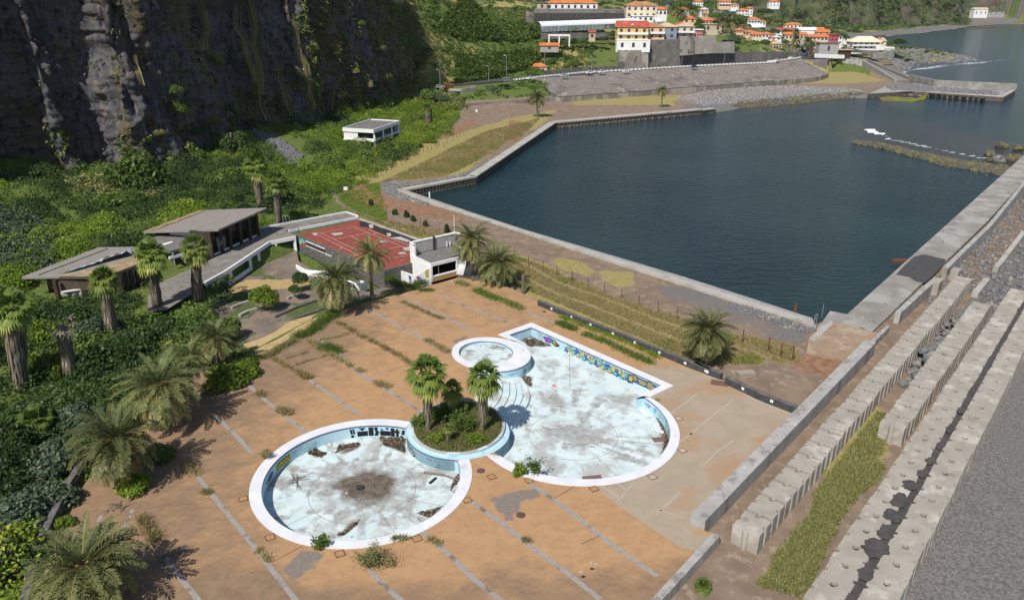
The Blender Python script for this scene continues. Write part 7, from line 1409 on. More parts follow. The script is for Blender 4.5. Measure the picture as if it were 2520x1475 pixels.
H3(1900, 222, 470, 11, 7, 3.4, 'gable', 'orange', 'peach', 'peach house with an orange roof left of the big beige building', wins=3)
H3(1950, 290, 440, 20, 8, 6.2, 'flat', 'tan', 'tan', 'big plain beige flat roofed building at the end of the upper row', wins=2, down=2)
H3(1875, 122, 620, 11, 8, 4.0, 'gablef', 'tan', 'white', 'small white gabled house with a tan roof on the slope', wins=2)
H3(1885, 168, 560, 6, 6, 4.6, 'hip', 'brown', 'cream', 'little cream tower house with a brown pointed roof', wins=2, rh=2.6)
H3(1822, 52, 900, 17, 10, 6, 'hip', 'orange', 'white', 'far white house with an orange roof, highest on the left of the valley', wins=4, floors=2)
H3(2060, 62, 900, 22, 10, 8, 'gable', 'orange', 'peach', 'far peach house with an orange roof and balconies on the valley side', wins=4, floors=2, balcony=True)
H3(2150, 76, 880, 14, 9, 5, 'hip', 'orange', 'white', 'far white house right of the peach house with balconies', wins=3)
H3(2222, 140, 760, 16, 9, 6, 'hip', 'orange', 'white', 'white house with an orange roof below the far peach house, left of a pair', wins=3, floors=2)
H3(2282, 140, 765, 10, 8, 9, 'hip', 'orange', 'white', 'tall narrow white house with an orange roof, right of a pair', wins=2, floors=3)
H3(2320, 238, 680, 17, 10, 8, 'hip', 'orange', 'white', 'white arcaded house with an orange roof on the green slope', wins=4, floors=2, arcade=True)
H3(2398, 236, 690, 10, 8, 5, 'hip', 'orange', 'white', 'small white house with an orange roof beside the arcaded house', wins=2)
H3(2200, 305, 570, 11, 8, 3.4, 'hip', 'orange', 'peach', 'low house with an orange roof, leftmost of the lower orange roofs', wins=3)
H3(2290, 330, 560, 12, 8, 4.2, 'hip', 'orange', 'peach', 'peach house with an orange roof in the middle of the lower orange roofs', wins=3)
H3(2350, 345, 550, 11, 8, 3.6, 'gable', 'orange', 'cream', 'cream house with an orange roof under the white greenhouse', wins=3)
H3(2440, 348, 560, 13, 8, 4.2, 'hip', 'orange', 'white', 'house with a wide orange roof, rightmost of the lower orange roofs', wins=3)
H3(2505, 60, 1000, 22, 10, 8, 'hip', 'orange', 'white', 'far white house with an orange roof under the right hand hill', wins=3, floors=2)
H4(95, 385, 520, 15, 10, 5.6, 'gablef', 'orange', 'cream', 'cream house with an orange gable above the road wall', wins=4, rh=2.6)
H4(100, 250, 545, 14, 9, 3.4, 'gablef', 'brown', 'white', 'white gabled house directly behind the cream house with an orange gable', wins=2)
H4(330, 165, 640, 42, 12, 6, 'gable', 'red', 'white', 'long white building with a dark red roof at the back of the village', wins=7)
H4(380, 60, 680, 24, 10, 5, 'hip', 'orange', 'white', 'house with a broad orange roof behind the long red roofed building', wins=4)
H4(575, 225, 610, 26, 10, 11, 'gable', 'white', 'white', 'big windowless white gabled building in the middle of the village', wins=0, rh=2)
H4(415, 240, 570, 30, 10, 6, 'gable', 'orange', 'cream', 'long cream house with an orange roof behind the tall palm', wins=6)
H4(760, 330, 520, 24, 10, 9, 'gable', 'orange', 'cream', 'cream two storey house with an orange roof beside the palms by the road', wins=5, floors=2)
H4(700, 360, 505, 14, 6, 6, 'gable', 'tan', 'cream', 'low cream house front with a tan roof facing the parked cars', wins=3)
H4(850, 210, 600, 17, 10, 7, 'gable', 'orange', 'peach', 'peach gabled house behind the red house', wins=2, floors=2)
H4(770, 180, 630, 16, 10, 8, 'gable', 'orange', 'white', 'white house with an orange roof left of the peach gabled house', wins=3, floors=2)
H4(960, 310, 560, 20, 10, 11, 'flat', 'red', 'red', 'tall red house with a flat roof by the power pole', wins=4, floors=3)
H4(1075, 310, 570, 12, 9, 9, 'flat', 'grey', 'white', 'narrow white and grey house right of the red house', wins=2, floors=2)
H4(925, 465, 490, 23, 9, 11, 'flat', 'grey', 'grey', 'unfinished grey concrete block house with one dark opening', wins=1, floors=1)
H4(1150, 478, 492, 20, 8, 5.0, 'flat', 'tan', 'dark', 'low dark shed with a flat tan roof beside the concrete block house', wins=0, over=1)
t = H4(1520, 390, 560, 36, 14, 8.5, 'hip', 'cream', 'white', 'modern white villa with wide cream hipped roofs near the shore', wins=5, floors=2, rh=4, balcony=True, over=1.5)
H4(1780, 318, 575, 11, 9, 4, 'gablef', 'orange', 'cream', 'little cream gabled house right of the modern villa', wins=1, rh=3)
H4(1270, 270, 640, 18, 10, 5, 'flat', 'grey', 'white', 'low white building with a grey roof left of the modern villa', wins=3)
for x, y, w_, h, lb in ((1865, 130, 26, 12, 'far white building with a low roof on the distant shore road'), (1990, 125, 30, 7, 'far grey flat building beside the distant white one')): house(*r4(x, y), 1500, w_, 14, h, 'flat' if 'flat' in lb else 'gable', 'grey' if 'flat' in lb else 'tan', 'grey' if 'flat' in lb else 'white', lb, wins=3)
def pxwall(name, f, L, th, m, label, cat='retaining wall', lean=0.0):
 """L: (x, ytop, ybase, distance)"""
 T = [ADV(*f(x, yt), Y) for x, yt, yb, Y in L]; B_ = [ADV(*f(x, yb), Y) for x, yt, yb, Y in L]; n = len(L); V = []
 for a, b in zip(T, B_): V += [(b[0], b[1]-lean, b[2]-.6), (a[0], a[1], a[2]), (a[0]*1.0, a[1]+th, a[2]), (b[0], b[1]+th, b[2]-.6)]
 F_ = []
 for i in range(n-1):
  for j in range(4): a0, a1 = 4*i+j, 4*i+(j+1) % 4; F_.append((a0, a0+4, a1+4, a1))
 F_ += [(0, 1, 2, 3), (4*n-1, 4*n-2, 4*n-3, 4*n-4)]
 mb = MB(); mb.add(V, F_); o = mb.build(name, m); return tag(o, label, cat)
pxwall('retaining_wall', r3, ((1098, 455, 610, 393), (1370, 452, 612, 393)), 3, M_RETW, 'streaked concrete retaining wall directly under the yellow house')
pxwall('retaining_wall', r3, ((1371, 362, 612, 396), (1660, 355, 600, 400)), 3, M_RETD, 'tallest dark retaining wall under the peach and blue grey houses')
pxwall('retaining_wall', r3, ((1655, 330, 492, 399), (1785, 326, 485, 402)), 3, M_RETW, 'grey retaining wall with two small openings under the pale yellow house')
pxwall('retaining_wall', r3, ((1786, 335, 480, 404), (1980, 331, 470, 410)), 3, M_RETP, 'pale beige retaining wall under the pink house')
pxwall('retaining_wall', r3, ((1965, 382, 472, 408), (2150, 379, 470, 420)), 3, M_RETP, 'separate pale concrete retaining wall standing on the long road wall')
pxwall('road_wall', r3, ((440, 640, 692, 374), (760, 610, 668, 381), (1100, 590, 645, 391)), 2, M_RETD, 'low dark stone wall along the back of the road under the green field')
pxwall('road_wall', r3, ((1100, 560, 642, 391.5), (1380, 530, 628, 399), (1800, 492, 604, 410), (2150, 470, 590, 424), (2520, 466, 566, 455), (2760, 468, 548, 490)), 2, M_RETD, 'long patched concrete wall along the back of the road')
pxwall('retaining_wall', r3, ((400, 300, 345, 425), (1050, 296, 330, 430)), 2, M_RETD, 'dark stone terrace wall below the white greenhouse')
pxwall('retaining_wall', r3, ((265, 90, 190, 455), (330, 120, 200, 450)), 2, M_RETD, 'stone end wall left of the black shade house')
pxwall('retaining_wall', r3, ((330, 92, 124, 466), (1160, 95, 128, 466)), 1, M_RETD, 'stone terrace wall below the long white house')
pxwall('shore_wall', r4b, ((1640, 455, 525, 520), (1800, 440, 520, 528), (1975, 388, 500, 545)), 2, M_RETP, 'pale curved boundary wall below the modern villa')
pxwall('garden_wall', r4b, ((1690, 335, 385, 556), (1980, 352, 395, 556)), 1, M_WALLW, 'white garden wall with grey lettering right of the modern villa', 'wall')
pxwall('parking_wall', r4b, ((715, 458, 505, 478), (1190, 478, 520, 484)), 1, M_WALLW, 'long white wall behind the parked cars', 'wall')
pxwall('terrace_wall', r4b, ((1240, 360, 400, 545), (1480, 400, 440, 535), (1760, 410, 450, 530)), 1, M_RETD, 'grey terrace wall in front of the modern villa', 'wall')
o = MB().ribbon([(184, 503.5), CARP_[1], CARP_[2]], 1.2, -2, [7.9, 7.6, 7.5]).build('corner_wall', M_RETD); tag(o, 'grey stone wall under the corner of the village car park', 'retaining wall')
o = bpy.data.objects['garden_wall']; mb = MB()
for i in range(9): x0 = 1825+16*i; mb.add([ADV(*r4b(x0+dx, y_), 555.7) for dx, y_ in ((0, 372), (9, 374), (9, 392-(i % 3)*3), (0, 390))], [(0, 1, 2, 3)])
mb.build('lettering', mat('grey_letters', (.16, .16, .17)), o)
def tunnel(f, xa, xb, ya, yb, Ya, Yb, dep, h, label):
 a, b = ADV(*f(xa, ya), Ya), ADV(*f(xb, yb), Yb); t = empty('greenhouse', a, label, 'greenhouse'); d = np.array(b)-np.array(a); n = np.array([-d[1], d[0], 0]); n /= np.linalg.norm(n); n = n if n[1] > 0 else -n; V = []; q = 9
 for e in (a, b):
  for i in range(q): th = math.pi*i/(q-1); V.append(tuple(np.array(e)+n*dep*(.5-.5*math.cos(th))+np.array([0, 0, h*.55+h*.45*math.sin(th)])))
 mb = MB(); mb.add(V, [(i, i+1, q+i+1, q+i) for i in range(q-1)]); mb.build('cover', mat('white_plastic', (.72, .73, .74), (.6, .62, .64), s=.6, rough=.5), t)
 mb = MB(); mb.quad(a, b, tuple(np.array(b)+[0, 0, h*.55]), tuple(np.array(a)+[0, 0, h*.55])); mb.build('side_sheet', mat('clear_plastic', (.33, .36, .36), (.22, .25, .25), s=.35, c3=(.10, .13, .09), s3=.12, t3=(.48, .6), rough=.4), t)
 m = int(np.linalg.norm(d)/2.6)
 for i in range(m+1): p = np.array(a)+d*i/m-n*.1; MB().box(p[0], p[1], p[2], .18, .1, h*.56).build('post', M_STONEW, t)
 return t
tunnel(r3, 400, 1490, 290, 245, 433, 452, 8, 5.6, 'long white plastic tunnel greenhouse on the middle terrace')
tunnel(r3, 2300, 2405, 285, 282, 660, 665, 10, 6, 'short white tunnel greenhouse below the arcaded house')
a, b = ADV(*r3(345, 190), 455), ADV(*r3(1190, 185), 462); t = empty('shade_house', a, 'long black netted shade house with a row of posts under the long white house', 'shade house'); d = np.array(b)-np.array(a)
for k, (dy, h, m) in enumerate(((6, 2.6, mat('shade_net_top', (.26, .24, .22), (.2, .185, .17), s=.4)), (0, 1.6, mat('shade_net', (.03, .028, .027), (.05, .047, .044), s=.6)))):
 P = [(a[0], a[1]+dy, a[2]+1.8*(k == 0)), (b[0], b[1]+dy, b[2]+1.8*(k == 0))]; mb = MB(); mb.add([P[0], P[1], (P[1][0], P[1][1]+3*k, P[1][2]+h+2.4), (P[0][0], P[0][1]+3*k, P[0][2]+h+2.4)], [(0, 1, 2, 3)]); mb.build('netting', m, t)
mb = MB(); mb.add([(a[0], a[1]+3, a[2]+4), (b[0], b[1]+3, b[2]+4), (b[0], b[1]+6, b[2]+4.3), (a[0], a[1]+6, a[2]+4.3)], [(0, 1, 2, 3)]); mb.build('net_roof', M_INT, t)
for i in range(34): p = np.array(a)+d*i/33; MB().box(p[0], p[1]-.15, p[2]-.5, .16, .12, 4.4).build('post', M_STONEW, t)
t = empty('concrete_ruin', ADV(*r3(560, 400), 410), 'bare white concrete skeleton with plants growing inside on the terrace', 'ruin')
x0, y0, z0 = ADV(*r3(472, 402), 410); x1 = ADV(*r3(650, 402), 410)[0]
for u in (0, .5, 1): MB().box(x0+(x1-x0)*u, y0, z0-1, .7, .7, 6.0).build('column', M_WALLW, t)
MB().box((x0+x1)/2, y0+2.5, z0+4.4, x1-x0+.8, 5.6, .7).build('beam', M_WALLW, t)
RD = [(p[0]-2.6, p[1]+5.2, p[2]+.12) for p in ROAD]; rp_ = resample([p[:2] for p in RD], 60); rz = np.interp(np.linspace(0, 1, 60), np.linspace(0, 1, len(RD)), [p[2] for p in RD])
mb = MB(); mb.ribbon(rp_, 9.0, list(rz-.5), list(rz+.35)); o = mb.build('road', M_ASPH); o['kind'] = 'structure'
KB = [(100, 745, 5.6), (300, 715, 5.9), (800, 666, 6.2), (1300, 640, 6.6), (1800, 611, 7.0), (2240, 590, 7.3), (2520, 575, 7.5)]
kb_ = [A3(*r3(x, y), z) for x, y, z in KB]+[A3(*r4(180, 497), 7.7), A3(*r4(330, 482), 7.8), A3(*r4(440, 465), 7.9)]
LB = [A3(*r3(x, y), z) for x, y, z in ((440, 800, 2.2), (545, 882, 1.0), (1250, 832, 1.0), (1580, 802, 1.0), (2100, 765, 1.0), (2380, 742, 1.1))]+[A3(*r4(130, 650), 1.1), A3(*r4(560, 612), 1.3), A3(*r4(660, 585), 1.6)]
n = 70; kt = resample(kb_[1:], n); kz = np.interp(np.linspace(0, 1, n), np.linspace(0, 1, len(kb_)-1), [p[2] for p in kb_[1:]]); lt = resample(LB, n); lz = np.interp(np.linspace(0, 1, n), np.linspace(0, 1, len(LB)), [p[2] for p in LB])
V = [];
for i in range(n): V += [(*kt[i], kz[i]+.1), (*lt[i], lz[i])]
mb = MB(); mb.add(V, [(2*i, 2*i+1, 2*i+3, 2*i+2) for i in range(n-1)]); o = mb.build('revetment', M_REV); tag(o, 'long sloping stone revetment between the road and the beach', 'embankment')
o = MB().ribbon(lt[4:], 1.0, -2.2, [z+.12 for z in lz[4:]]).build('low_wall', M_RETW); tag(o, 'low concrete wall with a dark ledge along the foot of the revetment', 'wall')
o = MB().ribbon(lt[4:52], .5, [z+.121 for z in lz[4:52]], [z+.35 for z in lz[4:52]]).build('ledge', M_TAR); o.parent = bpy.data.objects['low_wall.001'] if 'low_wall.001' in bpy.data.objects else None
if o.parent: o.location = o.location-o.parent.location
wl2 = [A(*r2(x, y), -.8) for x, y in ((1860, 1095), (2100, 1075), (2340, 1058), (2511, 1045))]+[A(*r3(290, 925), -.8), A(*r3(450, 922), -.8), A(*r3(560, 915), -.8)]
o = MB().ribbon(wl2, .6, -2, 1.1).build('low_wall', M_RETW); tag(o, 'low grey wall beside the dirt path at the foot of the green bank', 'wall')
o = MB().ribbon(kt, .45, list(kz-.3), list(kz+.55)).build('road_parapet', M_RETD); tag(o, 'dark stone parapet of the road carrying the white blocks', 'wall')
kk = resample(kb_, 96); kkz = np.interp(np.linspace(0, 1, 96), np.linspace(0, 1, len(kb_)), [p[2] for p in kb_]); proto = None
for i in range(96):
 a = kk[min(i+1, 95)]; b = kk[max(i-1, 0)]; q = math.atan2(a[1]-b[1], a[0]-b[0])
 if proto is None: proto = MB(); P = [(-.85, -.3), (.85, -.3), (.85, .3), (-.85, .3)]; proto.prism(P, 0, .62); P2 = [(x*.9, y*.7) for x, y in P]; proto.prism(P2, .62, .74); proto = o = proto.build('road_kerb_block', M_WHITE, origin=(0, 0, 0))
 else: o = proto.copy(); COL.objects.link(o)
 o.location = (*kk[i], kkz[i]+.5); o.rotation_euler = (0, 0, q); tag(o, 'white painted kerb block in the row along the road parapet', 'kerb block', 'white kerb blocks along the road')
t = empty('road_bridge', A3(*r2(1700, 900), 4), 'short concrete road bridge end half hidden by reeds', 'bridge')
a, b, c = np.array(A(*r2(1500, 895), 5.0)), np.array(A(*r2(1840, 905), 5.0)), np.array(A(*r2(1990, 880), 5.2))
mb = MB(); mb.ribbon([tuple(a-[14, -2]), tuple(a), tuple(b), tuple(c)], 1.0, 4.2, 5.3); mb.build('deck_edge', M_QUAY, t); mb = MB(); mb.ribbon([tuple(b), tuple(c)], 1.0, -.5, 4.3); mb.build('abutment', M_RETP, t); mb = MB(); mb.ribbon([tuple(a+[5, 3]), tuple(b+[0, .6])], .6, -.5, 4.2); mb.build('stone_side', M_RETD, t)
pxwall('underpass_wall', r3, ((105, 745, 835, 372), (280, 720, 832, 372), (445, 755, 838, 374)), 2, M_RETW, 'grey retaining wall with a dark doorway below the road', 'retaining wall'); mb = MB(); mb.add([ADV(*r3(x, y), 371.8) for x, y in ((225, 795), (258, 793), (255, 832), (222, 834))], [(0, 1, 2, 3)]); o = mb.build('doorway', M_HOLE, bpy.data.objects['underpass_wall'])
def lamp(f, x, yt, yb, Y, label, group=None, arm=1.2, m=None, kind='street_lamp'):
 b = ADV(*f(x, yb), Y); tp = ADV(*f(x, yt), Y); t = empty(kind, b, label, 'street lamp' if kind == 'street_lamp' else 'pole', group); m = m or M_STEEL
 MB().tube([b, (b[0], b[1], tp[2])], [.13, .08], 6).build('post', m, t)
 if arm: MB().tube([(b[0], b[1], tp[2]-.05), (b[0]-arm*.6, b[1]-arm*.5, tp[2]+.15)], .06, 5).build('arm', m, t); MB().box(b[0]-arm*.75, b[1]-arm*.6, tp[2]+.08, .8, .35, .16, .7).build('lamp_head', M_WHITE, t)
 return t
LG = 'street lamps along the road'
for f, x, yt, yb, Y in ((r2, 1628, 705, 890, 348), (r2, 2120, 670, 820, 364), (r2, 2298, 565, 760, 368), (r3, 90, 500, 680, 372), (r3, 857, 510, 648, 379), (r3, 1278, 490, 640, 388), (r3, 1668, 490, 615, 398), (r3, 2048, 470, 598, 412), (r3, 2378, 440, 580, 436), (r4, 122, 375, 512, 448), (r4, 325, 400, 482, 468), (r4, 430, 360, 465, 480), (r4, 505, 345, 445, 490)):
 lamp(f, x, yt, yb, Y, 'slender steel street lamp in the row along the road', LG)
lamp(r3, 432, 440, 690, 388, 'tall thick concrete pole beside the small white roadside house', None, 0, M_QUAY, 'utility_pole'); lamp(r3, 1055, 0, 100, 470, 'concrete utility pole beside the long white house', None, 0, M_QUAY, 'utility_pole'); lamp(r3, 1073, 95, 240, 445, 'wooden utility pole rising from the white greenhouse', None, 0, M_WOOD, 'utility_pole'); lamp(r4b, 925, 150, 340, 520, 'tall grey utility pole in front of the red house', None, 0, M_QUAY, 'utility_pole'); lamp(r3, 343, 0, 60, 478, 'utility pole at the top of the banana slope', None, 0, M_QUAY, 'utility_pole')
CARP = {c: mat('car_paint_'+c, v, v, s=1, rough=.3, spec=.5) for c, v in dict(white=(.72, .73, .74), red=(.42, .03, .03), blue=(.05, .10, .25), navy=(.03, .045, .085), grey=(.16, .175, .19), silver=(.45, .48, .52), black=(.03, .03, .035), yellow=(.6, .42, .05)).items()}
M_TYRE = mat('tyre', (.02, .02, .02)); M_RIM_ = mat('wheel_rim', (.45, .45, .46), rough=.4)
def car_meshes(van=False):
 L_ = 4.3; W_ = 1.76; prof = [(-2.15, .3), (2.15, .3), (2.15, .72), (1.95, .86), (1.0, .95), (.35, 1.45), (-1.35, 1.48), (-1.95, 1.0), (-2.15, .92)] if not van else [(-2.3, .3), (2.3, .3), (2.3, .9), (2.05, 1.1), (1.4, 1.9), (-2.2, 1.95), (-2.3, 1.8)]
 mb = MB(); n = len(prof); V = [(x, -W_/2*(1 if z < 1 else .84), z) for x, z in prof]+[(x, W_/2*(1 if z < 1 else .84), z) for x, z in prof]; mb.add(V, [tuple(range(n)), tuple(range(2*n-1, n-1, -1))]+[(i, n+i, n+(i+1) % n, (i+1) % n) for i in range(n)])
 wb = MB()
 for s in (-1, 1):
  P = [(.75, 1.0), (.25, 1.38), (-1.2, 1.40), (-1.6, 1.02)] if not van else [(1.5, 1.15), (1.2, 1.75), (.2, 1.78), (.2, 1.15)]
  wb.add([(x, s*(W_/2*(1.0 if z < 1.1 else .87)+.015), z) for x, z in P], [(0, 1, 2, 3)])
 f = [(1.02, .97), (.38, 1.42)] if not van else [(2.0, 1.15), (1.45, 1.83)]; r_ = [(-1.97, 1.02), (-1.42, 1.42)] if not van else [(-2.31, 1.2), (-2.25, 1.75)]
 for (x0, z0), (x1, z1) in (f, r_): e = .03 if x0 > 0 else -.03; wb.add([(x0+e, -.72, z0), (x0+e, .72, z0), (x1+e, .62, z1), (x1+e, -.62, z1)], [(0, 1, 2, 3)])
 return mb, wb
CARO = {}
def car(f, x, y, z, col_, label, van=False, rot=0., dz=.2):
 p = A3(*f(x, y), z); k = min(range(len(ROAD)-1), key=lambda i: math.dist(p[:2], ROAD[i][:2])); q = math.atan2(ROAD[k+1][1]-ROAD[k][1], ROAD[k+1][0]-ROAD[k][0])+rot
 if f is r4b and x > 600: gz2 = p[2]
 t = empty('parked_car' if 'parked' in label else 'car', p, label, 'van' if van else 'car'); t.rotation_euler = (0, 0, q)
 b, w_ = car_meshes(van)
 for nm, mb, m in (('body', b, CARP[col_]), ('window', w_, M_GLASSD)):
  o = mb.build(nm, m, None, origin=(0, 0, 0)); o.parent = t; o.location = (0, 0, 0)
 for sx_ in (-1.35, 1.35):
  for sy_ in (-.82, .82):
   mb = MB(); mb.tube([(0, -.1, 0), (0, .1, 0)], .33, 10); o = mb.build('wheel', M_TYRE, None, origin=(0, 0, 0)); o.parent = t; o.location = (sx_, sy_, .33)
 return t
for f, x, y, z, c, lb, van in ((r2, 1620, 893, 5.4, 'silver', 'pale blue car on the bridge just ahead of the red car', False), (r2, 1704, 884, 5.4, 'red', 'red car on the bridge at the left end of the road', False), (r3, 110, 738, 6, 'grey', 'dark grey van on the road left of all the white kerb blocks', True), (r3, 314, 716, 6.1, 'white', 'white car on the road in front of the small roadside house', False), (r3, 612, 690, 6.3, 'silver', 'bluish silver car on the road below the green field', False),
  (r3, 842, 664, 6.5, 'white', 'white car on the road by the lamp, first of three white ones', False), (r3, 952, 658, 6.6, 'white', 'white car on the road, second of three white ones', False), (r3, 1172, 650, 6.7, 'white', 'white car on the road below the yellow house', False), (r3, 1786, 612, 7.2, 'navy', 'dark blue car on the road below the pale retaining walls', False), (r4b, 125, 580, 7.9, 'white', 'white car on the road bend near the village', False), (r4b, 340, 537, 8.0, 'white', 'white car further up the road bend', False)):
 car(f, x, y, z+.35, c, lb, van)
for x, y, c, lb, rt in ((690, 522, 'black', 'black car parked at the village car park, leftmost', 1.0), (735, 528, 'silver', 'silver car parked beside the black one', 1.0), (850, 545, 'silver', 'pale blue car parked near the car park corner', .8), (905, 540, 'navy', 'dark car parked at the corner of the car park', .8), (640, 500, 'red', 'red car parked under the palms by the car park', .4), (555, 480, 'blue', 'blue car parked at the roadside under the palms', .3), (1080, 345, 'white', 'white car parked in the village street', .4), (1155, 355, 'white', 'white car parked right of another in the village street', .2), (1260, 345, 'white', 'white car parked left of the modern villa', .2)):
 p = ADV(*r4b(x, y), 495 if y > 470 else 560); t = car(r4b, x, y, p[2], c, lb, False, rt); t.location = p
MB().prism(CARP_, 3, 7.15).build('car_park', M_ASPH)['kind'] = 'structure'
VT = [(r3, 1600, 180, 490, 'palm'), (r3, 1790, 190, 480, 'palm'), (r3, 1672, 225, 460, 'palm'), (r3, 2040, 300, 430, 'palm'), (r3, 2118, 310, 430, 'palm'), (r3, 1470, 60, 560, 'palm'), (r4b, 350, 430, 510, 'tall'), (r4b, 420, 400, 515, 'palm'), (r4b, 620, 430, 500, 'palm')]
for i, (f, x, y, Y, k) in enumerate(VT):
 b = ADV(*f(x, y), Y); h = 15 if k == 'tall' else 7.5; px_, py_ = f(x, y); cpx = (px_+(12 if k == 'tall' else 0), py_-h*FD/Y*.95)
 lb = ('tall thin palm rising above the orange roofs by the road', 'round palm beside the tall thin palm') [0 if k == 'tall' else 1] if f is r4b and i < 8 else ('palm tree %s' % ('left of the pale yellow house', 'between the orange roofs behind the peach house', 'just behind the pale yellow house', 'left one in front of the beige building', 'right one of the beige building', 'beside the utility pole at the top', '', '', 'at the edge of the village car park')[i])
 feather_palm(b, cpx, 4.6 if k != 'tall' else 3.0, i % 3, lb, r0=.4, fruit=False)
TT = [(r3, 760, 395, 412, 5, 4), (r3, 700, 390, 412, 3, 3), (r3, 1060, 330, 425, 4, 5), (r3, 960, 360, 414, 4, 3), (r3, 1820, 270, 440, 5, 6), (r3, 1840, 220, 470, 4, 5), (r3, 2240, 420, 470, 6, 5), (r3, 2150, 370, 460, 5, 5), (r3, 2330, 430, 490, 6, 5), (r3, 2090, 400, 440, 5, 4), (r3, 2420, 400, 500, 6, 4), (r3, 1540, 40, 640, 7, 6), (r3, 1640, 60, 640, 8, 6), (r3, 1740, 90, 600, 7, 6), (r3, 1960, 160, 620, 8, 6), (r3, 2080, 150, 640, 8, 6), (r3, 2180, 190, 640, 8, 6),
 (r3, 2420, 120, 800, 10, 7), (r3, 2300, 60, 950, 10, 8), (r4b, 60, 130, 620, 9, 8), (r4b, 280, 130, 620, 8, 7), (r4b, 240, 230, 570, 7, 6), (r4b, 260, 290, 540, 6, 5), (r4b, 1160, 220, 600, 11, 11), (r4b, 1280, 300, 590, 7, 5), (r4b, 2060, 300, 600, 10, 8), (r4b, 1900, 300, 600, 8, 4), (r4b, 1340, 440, 520, 7, 3), (r4b, 1480, 490, 515, 7, 3), (r4b, 500, 440, 505, 6, 6), (r4b, 2250, 370, 590, 10, 3), (r2, 2150, 960, 352, 5, 5), (r2, 2260, 950, 356, 5, 5), (r2, 1830, 1110, 330, 3.4, 3), (r2, 1500, 980, 335, 5, 4), (r2, 1650, 1010, 330, 5, 3), (r2, 1750, 780, 372, 5, 4), (r3, 60, 830, 358, 6, 5), (r3, 730, 600, 384, 5, 4), (r3, 560, 850, 352, 2.5, 2)]
for i, (f, x, y, Y, r_, h) in enumerate(TT):
 if f is r4b: r_, h = r_*.62, h*.65
 b = ADV(*f(x, y), Y); bush('tree', 'leafy tree scattered among the houses and terraces behind the road', 'tree', b, r_, h, ('mid', 'dark', 'mid', 'grey')[i % 4], 'trees among the village houses', seed=120+i)
q = scatter_poly([A(*r2(x, y), 2.5) for x, y in ((1180, 900), (1330, 820), (1500, 900), (1560, 960), (1840, 1000), (1900, 1050), (1700, 1080), (1500, 1060), (1250, 1030))], 900); z_ = ground_z(q[:, 0], q[:, 1]); clump_field('reeds', np.c_[q, z_], RNG.uniform(.8, 1.8, len(q)), RNG.uniform(1, 3, len(q)), 5, .5, L_REED, 'pale reeds around the bridge end', np.full(len(q), .35))
M_HILL = mat('hill_slope', (.050, .066, .026), (.095, .10, .045), s=.045, c3=(.115, .088, .068), s3=.028, t3=(.51, .60), c4=(.045, .038, .034), s4=.06, t4=(.60, .68), bump=3, bs=.12)
def hillwall(P, h, lean, seed, dens):
 P = resample(catmull(P, 8), 260); a = np.array(P); n = len(a); hs = np.linspace(-6, h, 70); d = np.gradient(a, axis=0); d /= np.hypot(d[:, 0], d[:, 1])[:, None]; nr = np.c_[-d[:, 1], d[:, 0]]; s_ = np.r_[0, np.cumsum(np.hypot(*np.diff(a, axis=0).T))]
 S_, H_ = np.meshgrid(s_, hs); o = H_*lean+26*(fbm(S_/90., H_/120., 4, seed)-.5)*np.clip(H_/20, 0, 1)+16*(1-4*np.abs(fbm(S_/45., H_/60., 4, seed+1)-.5))+7*(fbm(S_/14., H_/10., 3, seed+2)-.5)
 V = np.stack([a[:, 0]+nr[:, 0]*o, a[:, 1]+nr[:, 1]*o, H_], -1).reshape(-1, 3); i = np.arange(S_.size).reshape(S_.shape); m = mesh_np('hills', V, np.stack([i[:-1, :-1].ravel(), i[:-1, 1:].ravel(), i[1:, 1:].ravel(), i[1:, :-1].ravel()], 1), M_HILL); m['kind'] = 'structure'
 k = RNG.integers(0, len(V), dens); k = k[fbm(V[k, 0]/50., V[k, 2]/30.+V[k, 1]/60., 4, seed+5) > .45]; c = V[k]+RNG.normal(0, 1.5, (len(k), 3)); clump_field('scrub', c, RNG.uniform(2, 6, len(k)), RNG.uniform(2, 5, len(k)), .9, 1.2, (L_DARK, L_MID, L_REED)[seed % 3], 'scrub on the steep far slope', np.clip(RNG.normal(.5, .2, len(k)), 0, 1))
hw = [A(*r4(x, y), 0)[:2] for x, y in ((300, 235), (520, 238), (700, 245), (850, 246), (1000, 238), (1200, 226), (1400, 214), (1600, 202), (1745, 196))]; e = np.array(hw[-1])
hw = [tuple(np.array(hw[0])+[-60, 120])]+hw+[tuple(e+[60, 80]), tuple(e+[60, 260])]
hillwall(hw, 150, .42, 301, 5200)
hillwall([tuple(e+[-80, 420]), tuple(e+[150, 330]), tuple(e+[420, 330]), tuple(e+[900, 420]), tuple(e+[1500, 700])], 190, .5, 311, 2600)
hz = MB().box(1500, 4350, -11, 15300, 9600, 440).build('haze', bpy.data.materials.new('haze'), origin=(1500, 4350, -11)); hz['kind'] = 'stuff'; hm = hz.data.materials[0]; hm.use_nodes = True; hn = hm.node_tree.nodes
hn.remove(hn['Principled BSDF']); pv = hn.new('ShaderNodeVolumePrincipled'); pv.inputs['Color'].default_value = (.80, .87, .95, 1); pv.inputs['Density'].default_value = .000028; hm.node_tree.links.new(pv.outputs[0], hn['Material Output'].inputs['Volume'])
